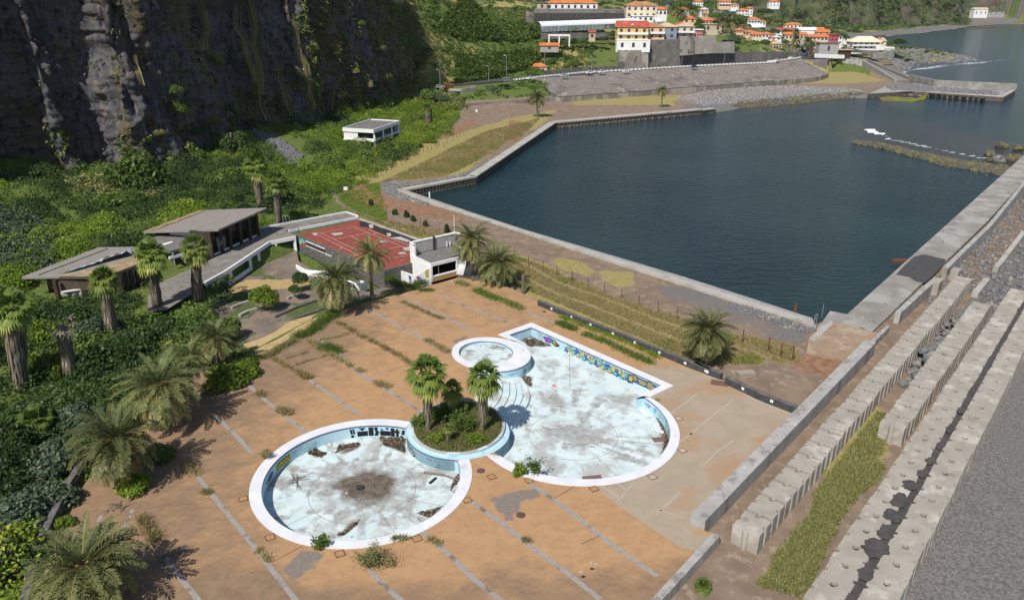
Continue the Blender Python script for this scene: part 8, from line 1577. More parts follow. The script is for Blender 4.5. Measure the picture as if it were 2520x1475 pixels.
# ================================================================== WALLS OF THE DECK, FENCES, GRAFFITI, DEBRIS, GRASS
def dwall(L, h, label, lights, w_=.55):
 P = [A(*p, 0) for p in L]; t = empty('stone_wall', (*P[len(P)//2], 0), label, 'wall'); MB().ribbon(P, w_, -1.6, h).build('masonry', M_DARK2, t); MB().ribbon(P, w_*1.02, h, h+.07).build('coping', M_STONEW, t)
 s = resample(P, 200); L_ = sum(math.dist(s[i], s[i+1]) for i in range(199))
 for u in lights:
  k = int(u*198); a, b = s[k], s[k+1]; d = np.array(b)-np.array(a); d /= np.hypot(*d); n_ = np.array([d[1], -d[0]]); n_ = n_ if n_[1] < 0 else -n_; q = np.array(a)+n_*(w_/2+.02); MB().box(q[0], q[1], h-.48, .34, .1, .30, math.atan2(d[1], d[0])).build('wall_light', M_WHITE, t)
 return t
dwall([r7(x, y) for x, y in ((-160, 960), (0, 1030), (210, 1115), (370, 1180), (540, 1245), (710, 1320), (900, 1395), (1090, 1475), (1230, 1530)) ]+[r6b(700, 545), r6b(955, 650)], .75, 'long black stone wall with small white lights between deck and grass', [.09, .2, .3, .41, .52, .63, .74, .84, .95])
dwall([r6b(1000, 690), r6b(1340, 850), r6b(1690, 985)], .85, 'short black stone wall with two white lights beside the sea wall', [.28, .68])
P = [A(*p, .0) for p in ((1160, 690), (1200, 688), (1238, 706))]; o = MB().ribbon(P, .5, -1, .6).build('stone_wall', M_STONEW); tag(o, 'grey end of the stone wall under the low bushy palm', 'wall')
x, y = A(*r6(1980, 1350), -.2); MB().tube([(x, y, -.8), (x+.03, y, .6), (x, y, 1.6), (x+.02, y, 2.35)], [.34, .30, .27, .30], 8).build('stump', M_BARK); tag(bpy.data.objects['stump'], 'bare headless palm stump beside the low bushy palm', 'stump')
rw = [A(*p, .5) for p in ((60, 1500), (85, 1400), (105, 1330), (140, 1260), (165, 1205), (200, 1150), (240, 1105), (290, 1060), (335, 1015), (385, 965))]
o = MB().ribbon(rw, .55, -1.2, 1.05).build('retaining_wall', M_STONEW); tag(o, 'curved dark retaining wall along the left edge of the deck', 'wall')
o = MB().prism([A(*g2(x, y), .35) for x, y in ((195, 1295), (320, 1080), (470, 1020), (560, 1090), (420, 1200), (300, 1320))], -1, .35).build('yellow_platform', M_STEPY); tag(o, 'yellow painted platform behind the nearest feather palm', 'platform')
fp = [(r7, x, y, h) for x, y, h in ((108, 770, 1.5), (238, 815, 1.6), (370, 865, 1.8), (512, 900, 1.5), (652, 965, 1.8), (807, 1025, 1.9), (962, 1085, 1.9), (1490, 1268, 2.1))]+[(r6, x, y, 1.7) for x, y in ((1338, 195), (1300, 182), (1282, 188), (1268, 196), (1236, 215), (1204, 228), (1171, 237), (1138, 262), (1103, 278), (1066, 290), (1030, 315), (991, 332), (951, 352), (911, 378), (870, 402), (829, 422), (783, 448), (738, 472), (690, 500), (644, 526), (592, 558))]+[(r6, x, y, 1.7) for x, y in ((1365, 160), (1412, 130), (1440, 115), (1466, 100), (1492, 85), (1518, 68), (1540, 55), (1566, 40), (1590, 28), (1615, 15))]+[(r6, x, y, 2.0) for x, y in ((518, 598), (606, 632), (667, 655), (728, 680), (798, 702), (866, 722), (1148, 842), (1178, 845), (1200, 845), (1345, 900), (1480, 940), (1910, 1075), (2024, 1150), (2140, 1198), (2256, 1235), (2376, 1278))]
pm = None
for f, x, y, h in fp:
 if pm is None: pm = MB().box(0, 0, 0, .11, .11, 1.0).build('fence_post', M_RUST, origin=(0, 0, 0)); o = pm
 else: o = pm.copy(); COL.objects.link(o)
 X, Y = A(*f(x, y), ZL); o.location = (X, Y, float(ground_z(np.array([X]), np.array([Y]))[0])-.1); o.scale = (1, 1, h); o.rotation_euler = (random.uniform(-.05, .05), random.uniform(-.05, .05), 0); tag(o, 'rusty steel post of the broken fence line across the grass', 'fence post', 'posts of the broken fence')
t = empty('mesh_fence', (*A(*r6b(1520, 440), ZL), ZL), 'remaining rusty mesh fence panel with three posts near the ramp slab', 'fence'); fa = [A(*r6b(x, y), ZL) for x, y in ((1400, 395), (1517, 445), (1632, 478))]
for p in fa: MB().box(p[0], p[1], ZL-.2, .13, .13, 2.3).build('post', M_RUST, t)
for z in (ZL+.25, ZL+2.0): MB().tube([(*fa[0], z), (*fa[1], z), (*fa[2], z)], .045, 4).build('rail', M_RUST, t)
for i, (x, y, h) in enumerate(((745, 660, 1.6), (940, 735, 1.4), (1030, 755, 1.5), (1092, 790, 1.3), (1188, 830, 1.2), (1360, 880, 1.7))):
 X, Y = A(*r6(x, y), ZL); z = float(ground_z(np.array([X]), np.array([Y]))[0]); bush('sapling', 'dark young tree in the planted row beside the fence line', 'sapling', (X, Y, z), .75, h+.7, 'dark', 'saplings in the planted row', 200+i)
def sign(f, x, y, h, w_, hh_, label, z=ZL):
 X, Y = A(*f(x, y), z); z = float(ground_z(np.array([X]), np.array([Y]))[0]); t = empty('sign', (X, Y, z), label, 'sign')
 for dx in (-w_*.35, w_*.35): MB().box(X+dx, Y, z, .07, .07, h).build('post', M_RUST, t)
 MB().box(X, Y-.07, z+h-hh_, w_, .05, hh_).build('board', M_WHITE, t); return t
sign(r6, 545, 600, 2.4, .9, .8, 'small white notice board on two posts at the bend of the path'); sign(r2, 1996, 1165, 2.2, .7, 1.0, 'small white sign beside the dirt path under the grey wall')
for f, x, y, lb in ((q3, 88, 128, 'small white box on a post under the lone far palm'),): X, Y = A(*f(x, y), ZL); o = MB().box(X, Y, ZL, .9, .6, 1.6).build('white_box', M_WHITE); tag(o, lb, 'box')
x, y = A(*q1(738, 300), -2.0); MB().box(x, y, -2.6, .3, .3, 1.9).build('mooring_post', M_WHITE); tag(bpy.data.objects['mooring_post'], 'pale mooring post in the water at the inner corner', 'post')
x, y = A(*r7(1918, 1015), -.6); MB().box(x, y, -.7, .3, .3, 1.3).build('bollard', M_RUST); tag(bpy.data.objects['bollard'], 'rusty iron bollard on the near quay edge', 'bollard')
a, b = A(*r8(920, 828), -.8), A(*r8(1090, 825), -.8); o = MB().ribbon([a, b], .7, -1.2, -.75).build('rusty_beam', M_RUST); tag(o, 'rusty steel beam sticking out from the breakwater over the water', 'beam')
t = MB(); g0_ = [A(*r8b(x, y), -.6) for x, y in ((70, 655), (95, 640), (160, 540))]
for p in g0_: t.tube([(*p, -.8), (*p, 1.1)], .045, 5)
t.tube([(*g0_[0], 1.0), (*g0_[1], 1.1)], .04, 4).tube([(*g0_[0], .4), (*g0_[1], .4)], .04, 4); o = t.build('steel_gate', M_STEEL); tag(o, 'twisted galvanised gate at the corner between quay and breakwater', 'gate')
o = MB().box(*A(*r6b(1185, 625), ZL), ZL-.1, 2.2, 1.0, .75, .2).build('culvert', M_CONC); tag(o, 'small concrete culvert opening beside the path end', 'culvert')
x, y = A(*r6b(940, 690), 0); o = MB().box(x, y, .005, 2.0, 1.3, .05, -.3).build('rusty_plate', mat('brown_plate', (.17, .09, .065), (.13, .07, .05), s=2)); tag(o, 'rusty brown plate lying in the gap of the black stone wall', 'plate')
def cover(f, x, y, r_, m, label, sq=False, z=.016, rot=.5):
 X, Y = A(*f(x, y), 0); mb = MB()
 if sq: mb.box(X, Y, z-.012, r_*2, r_*2, .03, rot); o = mb.build('access_cover', m); tag(o, label, 'cover'); mb = MB(); [mb.box(X+dx*math.cos(rot)-dy*math.sin(rot), Y+dx*math.sin(rot)+dy*math.cos(rot), z+.018, sx_, sy_, .012, rot) for dx, dy, sx_, sy_ in ((-r_, 0, .07, r_*2), (r_, 0, .07, r_*2), (0, -r_, r_*2.1, .07), (0, r_, r_*2.1, .07))]; q = mb.build('frame', M_RUST, o); q.location = q.location
 else: mb.prism([(X+r_*math.cos(q), Y+r_*math.sin(q)) for q in np.linspace(0, 6.283, 17)[:-1]], 0, z+.02); o = mb.build('manhole_cover', m); tag(o, label, 'cover')
 return o
M_MAN = mat('cast_iron', (.085, .05, .04), (.12, .075, .06), s=5); M_COVER = mat('orange_cover', (.36, .22, .11), (.30, .18, .09), s=4)
cover(r8c, 1155, 33, .40, M_MAN, 'round iron manhole cover between the two pools'); cover(r8c, 1425, 333, .42, M_MAN, 'round iron manhole cover on the stained open deck'); cover(k5, 1855, 766, .34, mat('algae_cover', (.16, .17, .05), (.12, .13, .04), s=4), 'round mossy manhole cover by the keyhole pool corner'); cover(k5, 1030, 122, .3, M_MAN, 'small round cover at the deck edge below the stone wall')
for f, x, y, lb in ((r8c, 1227, 75, 'grey square cover right of the first manhole'), (r8c, 200, 595, 'rusty framed square cover below the round pool'), (r8c, 722, 493, 'square cover beside a paving strip near the round pool'), (g2, 1975, 645, 'square cover left of the round pool'), (g2, 2195, 958, 'square cover at the lower left of the round pool'), (r8c, 1062, 232, 'broken drain box at the end of a paving strip by the round pool'), (r8c, 1920, 157, 'square cover on the edge of the concrete apron'), (k5, 2010, 903, 'pale square cover right of the keyhole pool'), (k5, 2040, 1137, 'pale cracked cover at the right of the keyhole pool'), (k5, 1822, 1330, 'white framed cover below the keyhole pool'), (r8c, 1480, 100, 'drain box hidden behind the rim bush of the keyhole pool')):
 cover(f, x, y, .36, M_COVER if 'pale' not in lb and 'white' not in lb else M_PALE, lb, True)
def wall_decal(parent, name, path, u0, u1, z0, z1, shapes, inward, eps=.02):
 """path: wall line; shapes in the unit square mapped along it; inward: a point on the open side"""
 a = np.array(path); s = np.r_[0, np.cumsum(np.hypot(*np.diff(a, axis=0).T))]; s /= s[-1]; cols = []; mb = MB()
 def at(u):
  x, y = np.interp(u, s, a[:, 0]), np.interp(u, s, a[:, 1]); d = np.array(inward)-[x, y]; d /= np.hypot(*d); return np.array([x, y]), d
 for i, (c, P) in enumerate(shapes):
  if c not in cols: cols.append(c)
  V = []
  for u, v in P: q, d = at(u0+(u1-u0)*u); V.append((*(q+d*(eps+.006*i)), z0+(z1-z0)*v))
  mb.add(V, [tuple(range(len(V)))], cols.index(c))
 return mb.build(name, [paint(c) for c in cols], parent)
P1 = bpy.data.objects['swimming_pool']; P2 = bpy.data.objects['swimming_pool.001']
pa = ell_arc(I1, A(*k1(760, 275)), A(*k2(512, 178)), False)
if len(pa) > 70: pa = ell_arc(I1, A(*k1(760, 275)), A(*k2(512, 178)), True)
def rc(x0, x1, y0, y1, sl=0): return [(x0, y0), (x1, y0), (x1+sl, y1), (x0+sl, y1)]
s0 = (1283-0)/3.2075
sh = [(BLK, rc(.03, .065, .38, .92, -.02)), (BLK, rc(.075, .105, .38, .92, -.02)), (BLK, blobp(.055, .17, .03, .14, 12, 0)), (BLK, rc(.14, .32, .10, .60)), (BLK, [(.165, .95), (.29, .95), (.225, .66)]), (BLK, rc(.335, .42, .08, .97)), (BLK, [(.43, .97), (.50, .97), (.485, .66), (.52, .5), (.49, .08), (.435, .08), (.455, .45)]), (BLK, rc(.535, .72, .12, .60)), (BLK, [(.55, .9), (.60, .68), (.56, .66)]), (BLK, [(.63, .95), (.70, .95), (.66, .72)]), (BLK, rc(.73, .795, .08, .95)), (BLK, rc(.805, .885, .5, .72)), (BLK, rc(.825, .868, .08, .92)), (YEL, rc(.875, .90, .72, .9)), (BLK, rc(.925, .945, .42, .93, .025)), (BLK, rc(.955, .975, .42, .93, .025)), (BLK, blobp(.93, .17, .028, .13, 12, 0))]
wall_decal(P1, 'block_lettering', pa, .36, .99, -PD+.06, -.18, sh, C1)
pb = ell_arc(I1, A(*k1(225, 720)), A(*k1(760, 275)), False)
if len(pb) > 70: pb = ell_arc(I1, A(*k1(225, 720)), A(*k1(760, 275)), True)
sh = [(BLK, blobp(.12+.19*i, .5+.05*(i % 2), .125, .47, 14, .1, i)) for i in range(5)]+[(YEL, blobp(.12+.19*i, .5+.05*(i % 2), .10, .38, 14, .1, i)) for i in range(5)]+[(BLK, blobp(.12+.19*i, .5, .03, .12, 8, .1, i)) for i in range(5)]
wall_decal(P1, 'yellow_graffiti', pb, .36, .62, -1.2, -.35, sh, C1)
sc = lambda n, c, x0, x1, y0, y1, sd: [(c, (lambda a, b, w: [(a[0], a[1]), (b[0], b[1]), (b[0]+w, b[1]+.06), (a[0]+w, a[1]+.06)])((r_.uniform(x0, x1), r_.uniform(y0, y1)), (r_.uniform(x0, x1), r_.uniform(y0, y1)), .012)) for r_ in [random.Random(sd)] for _ in range(n)]
DKB = (.04, .09, .22)
def font(txt, u0, u1, v0, v1, c=DKB):
 """simple stroke capitals for hand-sprayed writing"""
 G_ = {'B': '0022,0402|2040,0444', 'O': '', 'T': ''}; out = []
 ST = dict(A=((0, 0, 2, 4), (2, 4, 4, 0), (1, 2, 3, 2)), B=((0, 0, 0, 4), (0, 4, 3, 3), (3, 3, 0, 2), (0, 2, 3, 1), (3, 1, 0, 0)), C=((4, 4, 0, 3), (0, 3, 0, 1), (0, 1, 4, 0)), E=((0, 0, 0, 4), (0, 4, 4, 4), (0, 2, 3, 2), (0, 0, 4, 0)), F=((0, 0, 0, 4), (0, 4, 4, 4), (0, 2, 3, 2)), G=((4, 4, 0, 3), (0, 3, 0, 1), (0, 1, 4, 0), (4, 0, 4, 2), (4, 2, 2, 2)), I=((2, 0, 2, 4),), L=((0, 4, 0, 0), (0, 0, 4, 0)), M=((0, 0, 0, 4), (0, 4, 2, 2), (2, 2, 4, 4), (4, 4, 4, 0)), N=((0, 0, 0, 4), (0, 4, 4, 0), (4, 0, 4, 4)), O=((0, 1, 0, 3), (0, 3, 2, 4), (2, 4, 4, 3), (4, 3, 4, 1), (4, 1, 2, 0), (2, 0, 0, 1)), P=((0, 0, 0, 4), (0, 4, 4, 3), (4, 3, 0, 2)), R=((0, 0, 0, 4), (0, 4, 4, 3), (4, 3, 0, 2), (1, 2, 4, 0)), S=((4, 4, 0, 3), (0, 3, 4, 1), (4, 1, 0, 0)), T=((2, 0, 2, 4), (0, 4, 4, 4)), V=((0, 4, 2, 0), (2, 0, 4, 4)), W=((0, 4, 1, 0), (1, 0, 2, 3), (2, 3, 3, 0), (3, 0, 4, 4)), Y=((0, 4, 2, 2), (4, 4, 2, 2), (2, 2, 2, 0)), Z=((0, 4, 4, 4), (4, 4, 0, 0), (0, 0, 4, 0)))
 ST['?'] = ((0, 3, 2, 4), (2, 4, 4, 3), (4, 3, 2, 2), (2, 2, 2, 1)); n = len(txt); cw = (u1-u0)/n; t = cw*.10
 for i, ch in enumerate(txt):
  for x0, y0, x1, y1 in ST.get(ch, ()):
   a = (u0+cw*(i+.1+.19*x0), v0+(v1-v0)*y0/4); b = (u0+cw*(i+.1+.19*x1), v0+(v1-v0)*y1/4); dx, dy = (b[0]-a[0]), (b[1]-a[1])*(u1-u0)/(v1-v0)*.3+1e-6
   vt = (v1-v0)*.10; P = [(a[0]-t/2, a[1]), (b[0]-t/2, b[1]), (b[0]+t/2, b[1]), (a[0]+t/2, a[1])] if abs(dy) > abs(dx)*.4 else [(a[0], a[1]-vt/2), (b[0], b[1]-vt/2), (b[0], b[1]+vt/2), (a[0], a[1]+vt/2)]; out.append((c, P))
 return out
wall_decal(P1, 'tag_graffiti', pb, .64, .82, -1.0, -.4, font('ZWAFRISE', 0, .8, .45, .95)+font('PON', .05, .4, 0, .4), C1)
wall_decal(P1, 'tag_graffiti', pb, .05, .30, -1.2, -.4, [((.10, .16, .24), blobp(.6, .5, .32, .4, 14, .2)), ((.16, .22, .30), blobp(.6, .5, .2, .25, 12, .3))]+sc(8, DKB, 0, .4, .1, .9, 3), C1)
ri = ell_arc(RING, A(*k2(520, 200)), A(*k2(1060, 492)), True)
if len(ri) > 60: ri = ell_arc(RING, A(*k2(520, 200)), A(*k2(1060, 492)), False)
out_c = tuple(np.array(CR)+(np.array(C1)-np.array(CR))*3)
sh = [((.12, .28, .50), blobp(.22, .42, .22, .42, 16, .25)), (BLK, blobp(.2, .5, .2, .36, 16, .3, 1)), (GRY, blobp(.2, .5, .18, .32, 16, .3, 1)), ((.36, .38, .14), blobp(.16, .45, .06, .2, 10, .3)), (BLK, blobp(.42, .4, .13, .36, 14, .25, 2)), (GRY, blobp(.42, .4, .11, .30, 14, .25, 2)), ((.36, .38, .14), blobp(.40, .45, .035, .14, 10, .3)), ((.10, .25, .55), blobp(.33, .62, .05, .16, 10, .2))]
wall_decal(P1, 'mural', ri, .12, .66, -PD+.1, -.25, sh, out_c, .03)
wall_decal(P1, 'tag_graffiti', ri, .62, .99, -1.25, -.2, font('PO', 0, .2, .55, .85)+font('BOTTER', .3, .9, .68, .95)+font('WOLF?', .42, .86, .40, .64)+font('MANZEC', .36, .98, .14, .36), out_c, .03)
lw_ = [rect_i[1], rect_i[2]]; inn = C2
r_ = random.Random(5); sh = []
for i in range(34):
 u = .03+.60*i/34; v = .5+.22*math.sin(i*2.1); c = (YEL, CYA, BLU, (.55, .42, .12), CYA)[i % 5]
 if u > .06: q = r_.uniform(0, 6); st = [(u+(.019 if k % 2 == 0 else .008)*math.cos(q+k*math.pi/5)*1.2, v+(.46 if k % 2 == 0 else .2)*math.sin(q+k*math.pi/5)) for k in range(10)]; sh += [(BLK, [(uu+(uu-u)*.22, vv+(vv-v)*.22) for uu, vv in st]), (c, st)]
wall_decal(P2, 'mural', lw_, .30, .82, -PD+.12, -.2, [(c, [((u-.06)/.57, v) for u, v in P]) for c, P in sh], inn, .02)
wall_decal(P2, 'mural', lw_, .11, .24, -1.2, -.25, [(BLK, blobp(.3, .5, .33, .45, 16, .2)), (PUR, blobp(.3, .5, .29, .38, 16, .2)), (BLK, blobp(.75, .42, .24, .42, 16, .25, 2)), (GRN, blobp(.72, .45, .14, .3, 12, .25, 2)), (RED, blobp(.84, .38, .08, .24, 10, .25)), (YEL, blobp(.66, .55, .05, .14, 8, .2))], inn)
wall_decal(P2, 'mural', lw_, .76, .985, -PD+.06, -.16, [(BLU, rc(.1, .98, .1, .9)), (BLK, blobp(.2, .5, .2, .42, 18, .3)), (TAN, blobp(.2, .5, .17, .34, 18, .3)), (BLK, blobp(.5, .5, .16, .44, 16, .3, 1)), (TAN, blobp(.5, .5, .13, .36, 16, .3, 1)), (BLK, blobp(.78, .5, .18, .42, 16, .3, 2)), (TAN, blobp(.78, .5, .15, .34, 16, .3, 2))], inn)
wall_decal(P2, 'tag_graffiti', lw_, .05, .10, -1.0, -.3, font('NORT', 0, 1, .6, .95)+font('HIFIE', 0, 1, .1, .45), inn)
ai = ell_arc(IE2, rect_i[3], A(*k5(1938, 1060)), False)
if len(ai) > 80: ai = ell_arc(IE2, rect_i[3], A(*k5(1938, 1060)), True)
wall_decal(P2, 'tag_graffiti', ai, .03, .16, -1.1, -.3, font('NGP', 0, 1, .2, .8, (.10, .14, .30)), C2); wall_decal(P2, 'tag_graffiti', ai, .18, .30, -1.1, -.25, [((.18, .42, .66), blobp(.5, .6, .35, .3, 12, .3))]+sc(4, (.18, .42, .66), .2, .8, .1, .4, 4), C2); wall_decal(P2, 'tag_graffiti', ai, .34, .5, -1.1, -.3, font('XEAL', 0, 1, .5, .95, (.10, .2, .42)), C2)
wall_decal(P2, 'tag_graffiti', ai, .52, .96, -1.2, -.2, font('TOOSE', 0, 1, .1, .95, (.06, .10, .14)), C2)
ko = scale_ring(kb, 1.006, CK)[2:]; okc = tuple(np.array(CK)*2-np.array(C2)); oc = tuple(np.array(CK)+(np.array(CK)-np.array(CK)))
def out_decal(parent, path, ctr, u0, u1, z0, z1, shapes):
 far = tuple(np.array(ctr)); a = np.array(path); s = np.r_[0, np.cumsum(np.hypot(*np.diff(a, axis=0).T))]; s /= s[-1]; cols = []; mb = MB()
 for i, (c, P) in enumerate(shapes):
  if c not in cols: cols.append(c)
  V = []
  for u, v in P: w_ = u0+(u1-u0)*u; q = np.array([np.interp(w_, s, a[:, 0]), np.interp(w_, s, a[:, 1])]); d = q-np.array(ctr); d /= np.hypot(*d); V.append((*(q+d*(.02+.006*i)), z0+(z1-z0)*v))
  mb.add(V, [tuple(range(len(V)))], cols.index(c))
 return mb.build('graffiti', [paint(c) for c in cols], parent)
out_decal(pk, kb, CK, .66, .96, -1.2, -.25, [((.20, .17, .34), rc(.35, .98, .1, .8)), (CYA, blobp(.1, .5, .1, .4, 12, .3)), (RED, blobp(.2, .45, .05, .25)), (GRN, blobp(.15, .3, .04, .2)), ((.30, .44, .5), rc(.45, .52, .1, .8)), ((.3, .44, .5), rc(.62, .68, .1, .8)), ((.3, .44, .5), rc(.8, .85, .1, .8))]); out_decal(pk, kb, CK, .42, .58, -.9, -.3, [((.20, .48, .68), blobp(.5, .5, .4, .3, 12, .25))])
def debris(name, f, P, z, n, label, m=None, size=.16, cat='debris'):
 q = scatter_poly([A(*f(x, y), z) for x, y in P], n); c = np.c_[q, np.full(n, z)+RNG.uniform(.01, .10, n)]; v, f_ = leaf_cloud(c, np.tile([0, 0, 1.], (n, 1)), size*RNG.uniform(.4, 1.4, n), .35, .35); o = mesh_np(name, v, f_, m or L_LIT, tint=RNG.random(n)); return tag(o, label, None, None, 'stuff')
L_LIT = leafmat('leaf_litter', (.045, .03, .022), (.16, .11, .075), (.34, .29, .22), .05); kq = Z(750, 1200, 2.458)
for f, P, n, lb in ((kq, ((1165, 510), (1366, 515), (1366, 640), (1290, 600), (1190, 570)), 700, 'brown leaf litter against the planter wall in the round pool'), (kq, ((590, 640), (650, 600), (745, 640), (700, 672)), 260, 'patch of brown litter in the round pool'), (kq, ((815, 640), (840, 575), (1000, 555), (1010, 580), (880, 600)), 300, 'litter and rubble along the far side of the round pool'), (kq, ((1720, 940), (1790, 860), (1795, 800), (1760, 830)), 160, 'litter at the right wall of the round pool'), (kq, ((1460, 1110), (1540, 1090), (1640, 1070), (1560, 1150)), 140, 'broken twigs at the near right of the round pool'), (kq, ((830, 1290), (900, 1240), (1000, 1165), (985, 1200), (880, 1290)), 140, 'trail of leaves across the round pool floor'),
    (k5, ((845, 325), (940, 290), (1060, 335), (1085, 372), (920, 375)), 700, 'brown debris heap in the far corner of the keyhole pool'), (k5, ((850, 580), (930, 600), (945, 680), (890, 640)), 160, 'dirt at the foot of the wading pool wall'), (k5, ((1830, 860), (1935, 1000), (1938, 1130), (1860, 1230), (1910, 1100), (1890, 980)), 380, 'dirt along the right wall of the keyhole pool')):
 debris('leaf_litter', f, P, -PD, n, lb)
def twigs(name, f, x, y, z, n, l, label, rr, m=M_TWIG, h=.35):
 X, Y = A(*f(x, y), z); r_ = random.Random(n); mb = MB()
 for i in range(n): q = r_.uniform(0, 6.28); k = r_.uniform(.4, 1); p = Vector((X+r_.uniform(-rr, rr), Y+r_.uniform(-rr, rr), z+.05)); e = p+Vector((math.cos(q)*l*k, math.sin(q)*l*k, r_.uniform(0, h))); mb.tube([p, p.lerp(e, .5)+Vector((0, 0, h*.3)), e], [.04, .03, .012], 4)
 o = mb.build(name, m); return tag(o, label, 'branch')
twigs('dead_branch', kq, 500, 850, -PD, 16, 2.0, 'dead grey branch lying in the left of the round pool', .35, mat('dead_twig', (.15, .125, .105), (.2, .17, .14), s=3)); twigs('dead_branch', g2, 1380, 1130, 0, 26, 1.5, 'heap of dead palm branches on the deck', .7); twigs('dead_branch', g1, 1400, 1330, 0, 40, 1.6, 'fallen grey fronds around the foot of the leaning palm', 1.1, M_TWIG, .5); twigs('dead_branch', g2, 950, 720, 0, 18, 1.2, 'dry twigs below the middle left palm', .7); twigs('dead_branch', r5b, 130, 1270, ZO, 22, .9, 'grey driftwood at the foot of the lower sea wall', .5)
twigs('dead_branch', k3, 1060, 520, -.45, 4, 1.8, 'thin branch lying in the wading pool', .3, M_TWIG, .1)
a, b, c = A(*kq(1515, 797), -PD), A(*kq(1680, 820), -PD), A(*kq(1790, 860), -PD); o = MB().tube([(*a, -PD+.12), (*b, -PD+.14), (*c, -PD+.12)], [.11, .10, .08], 6).build('log', mat('old_log', (.15, .11, .095), (.2, .155, .13), s=3)); tag(o, 'long fallen log by the planter end of the round pool', 'log')
a, b = A(*kq(1560, 880), -PD), A(*kq(1610, 838), -PD); o = MB().tube([(*a, -PD+.1), (*b, -PD+.1)], [.13, .12], 6).build('pipe', M_TAR); tag(o, 'short dark pipe lying on the round pool floor', 'pipe')
o = MB().box(*A(*kq(1010, 915), -PD), -PD, .6, .5, .25, .4).build('drain', M_INT); tag(o, 'dark broken drain in the centre of the round pool', 'drain')
M_STO = mat('pale_stone', (.5, .45, .38), (.42, .37, .31), s=2)
def lump(f, x, y, z, s, m, name, label, cat):
 X, Y = A(*f(x, y), z); me = ROCKS[int(x) % 4].copy(); me.materials[0] = m; o = bpy.data.objects.new(name, me); COL.objects.link(o); o.location = (X, Y, z+s*.3); o.scale = (s, s*.8, s*.5); o.rotation_euler = (.1, .2, x); tag(o, label, cat)
lump(kq, 772, 573, -PD, .32, M_STO, 'stone', 'pale stone by the far wall of the round pool', 'stone'); lump(kq, 903, 955, -PD, .14, M_STO, 'stone', 'small white lump beside the brown stain of the round pool', 'stone'); lump(k5, 1097, 665, -PD, .26, mat('salmon_plastic', (.60, .20, .15), (.52, .17, .13), s=2), 'plastic_bag', 'salmon red bag on the floor of the keyhole pool', 'bag'); lump(k5, 1120, 612, -PD, .12, paint(RED), 'plastic_bag', 'tiny red scrap on the floor of the keyhole pool', 'bag'); lump(k5, 1893, 1006, -PD, .26, M_WHITE, 'litter', 'white sheet of litter at the right wall of the keyhole pool', 'litter'); lump(k5, 1838, 958, -PD, .2, M_WHITE, 'litter', 'white round lump at the right wall of the keyhole pool', 'litter'); lump(r5b, 755, 1108, ZO, .2, M_WHITE, 'litter', 'white scrap on the grass beside the lying beam', 'litter')
for x, y, w_, h_, lb in ((1380, 1338, .95, .35, 'brown board at the near wall of the keyhole pool'), (1870, 1057, .7, .4, 'brown board at the right wall of the keyhole pool')): X, Y = A(*k5(x, y), -PD); o = MB().box(X, Y, -PD+.01, w_*2, h_*2, .08, .15).build('board', mat('brown_board', (.20, .12, .10), (.15, .09, .08), s=2)); tag(o, lb, 'board')
for x, y, c, lb in ((1898, 657, M_QUAY, 'pale sandal lying on the deck near the top'), (1930, 668, M_QUAY, 'pale sandal right of another pale one'), (1902, 698, M_TAR, 'dark shoe lying on the deck, upper one'), (1828, 720, M_QUAY, 'small grey scrap beside the lower dark shoe'), (1842, 750, M_TAR, 'dark shoe lying on the deck, lower one')):
 X, Y = A(*r8c(x, y), 0); o = MB().prism([(X+.16*math.cos(q)*(1+.4*math.cos(q)), Y+.09*math.sin(q)) for q in np.linspace(0, 6.28, 9)[:-1]], .005, .09).build('shoe', c); tag(o, lb, 'shoe')
WV, WF_, WT = [], [], []; wk_ = 0
def tufts(C, h, spread, per, m=None):
 global wk_
 n = len(C)*per; c = np.repeat(C, per, 0)+np.c_[RNG.normal(0, spread, (n, 2)), np.zeros(n)]; d = unit(np.c_[RNG.normal(0, .55, (n, 2)), np.ones(n)]); l = h*RNG.uniform(.4, 1.2, (n, 1)); s = np.stack([np.cos(a_ := RNG.uniform(0, 6.28, n)), np.sin(a_), 0*a_], 1)*.028; V = np.stack([c-s, c+s, c+d*l+s*.4, c+d*l-s*.4], 1).reshape(-1, 3); return V, np.arange(4*n).reshape(n, 4), n
def grass_line(f, L, h, n, spread, label, m, z=0.0):
 P = [A(*f(x, y), z) for x, y in L]; a = np.array(P); s = np.r_[0, np.cumsum(np.hypot(*np.diff(a, axis=0).T))]; t = RNG.random(n)**1*s[-1]; t = s[-1]*np.clip((np.floor(t/s[-1]*7)+RNG.beta(2, 2, n))/7, 0, 1); C = np.c_[np.interp(t, s, a[:, 0]), np.interp(t, s, a[:, 1]), np.full(n, z)]; V, F_, k = tufts(C, h, spread, 14); o = mesh_np('weeds', V, F_, m, tint=np.clip(RNG.normal(.5, .22, k), 0, 1)); return tag(o, label, None, None, 'stuff')
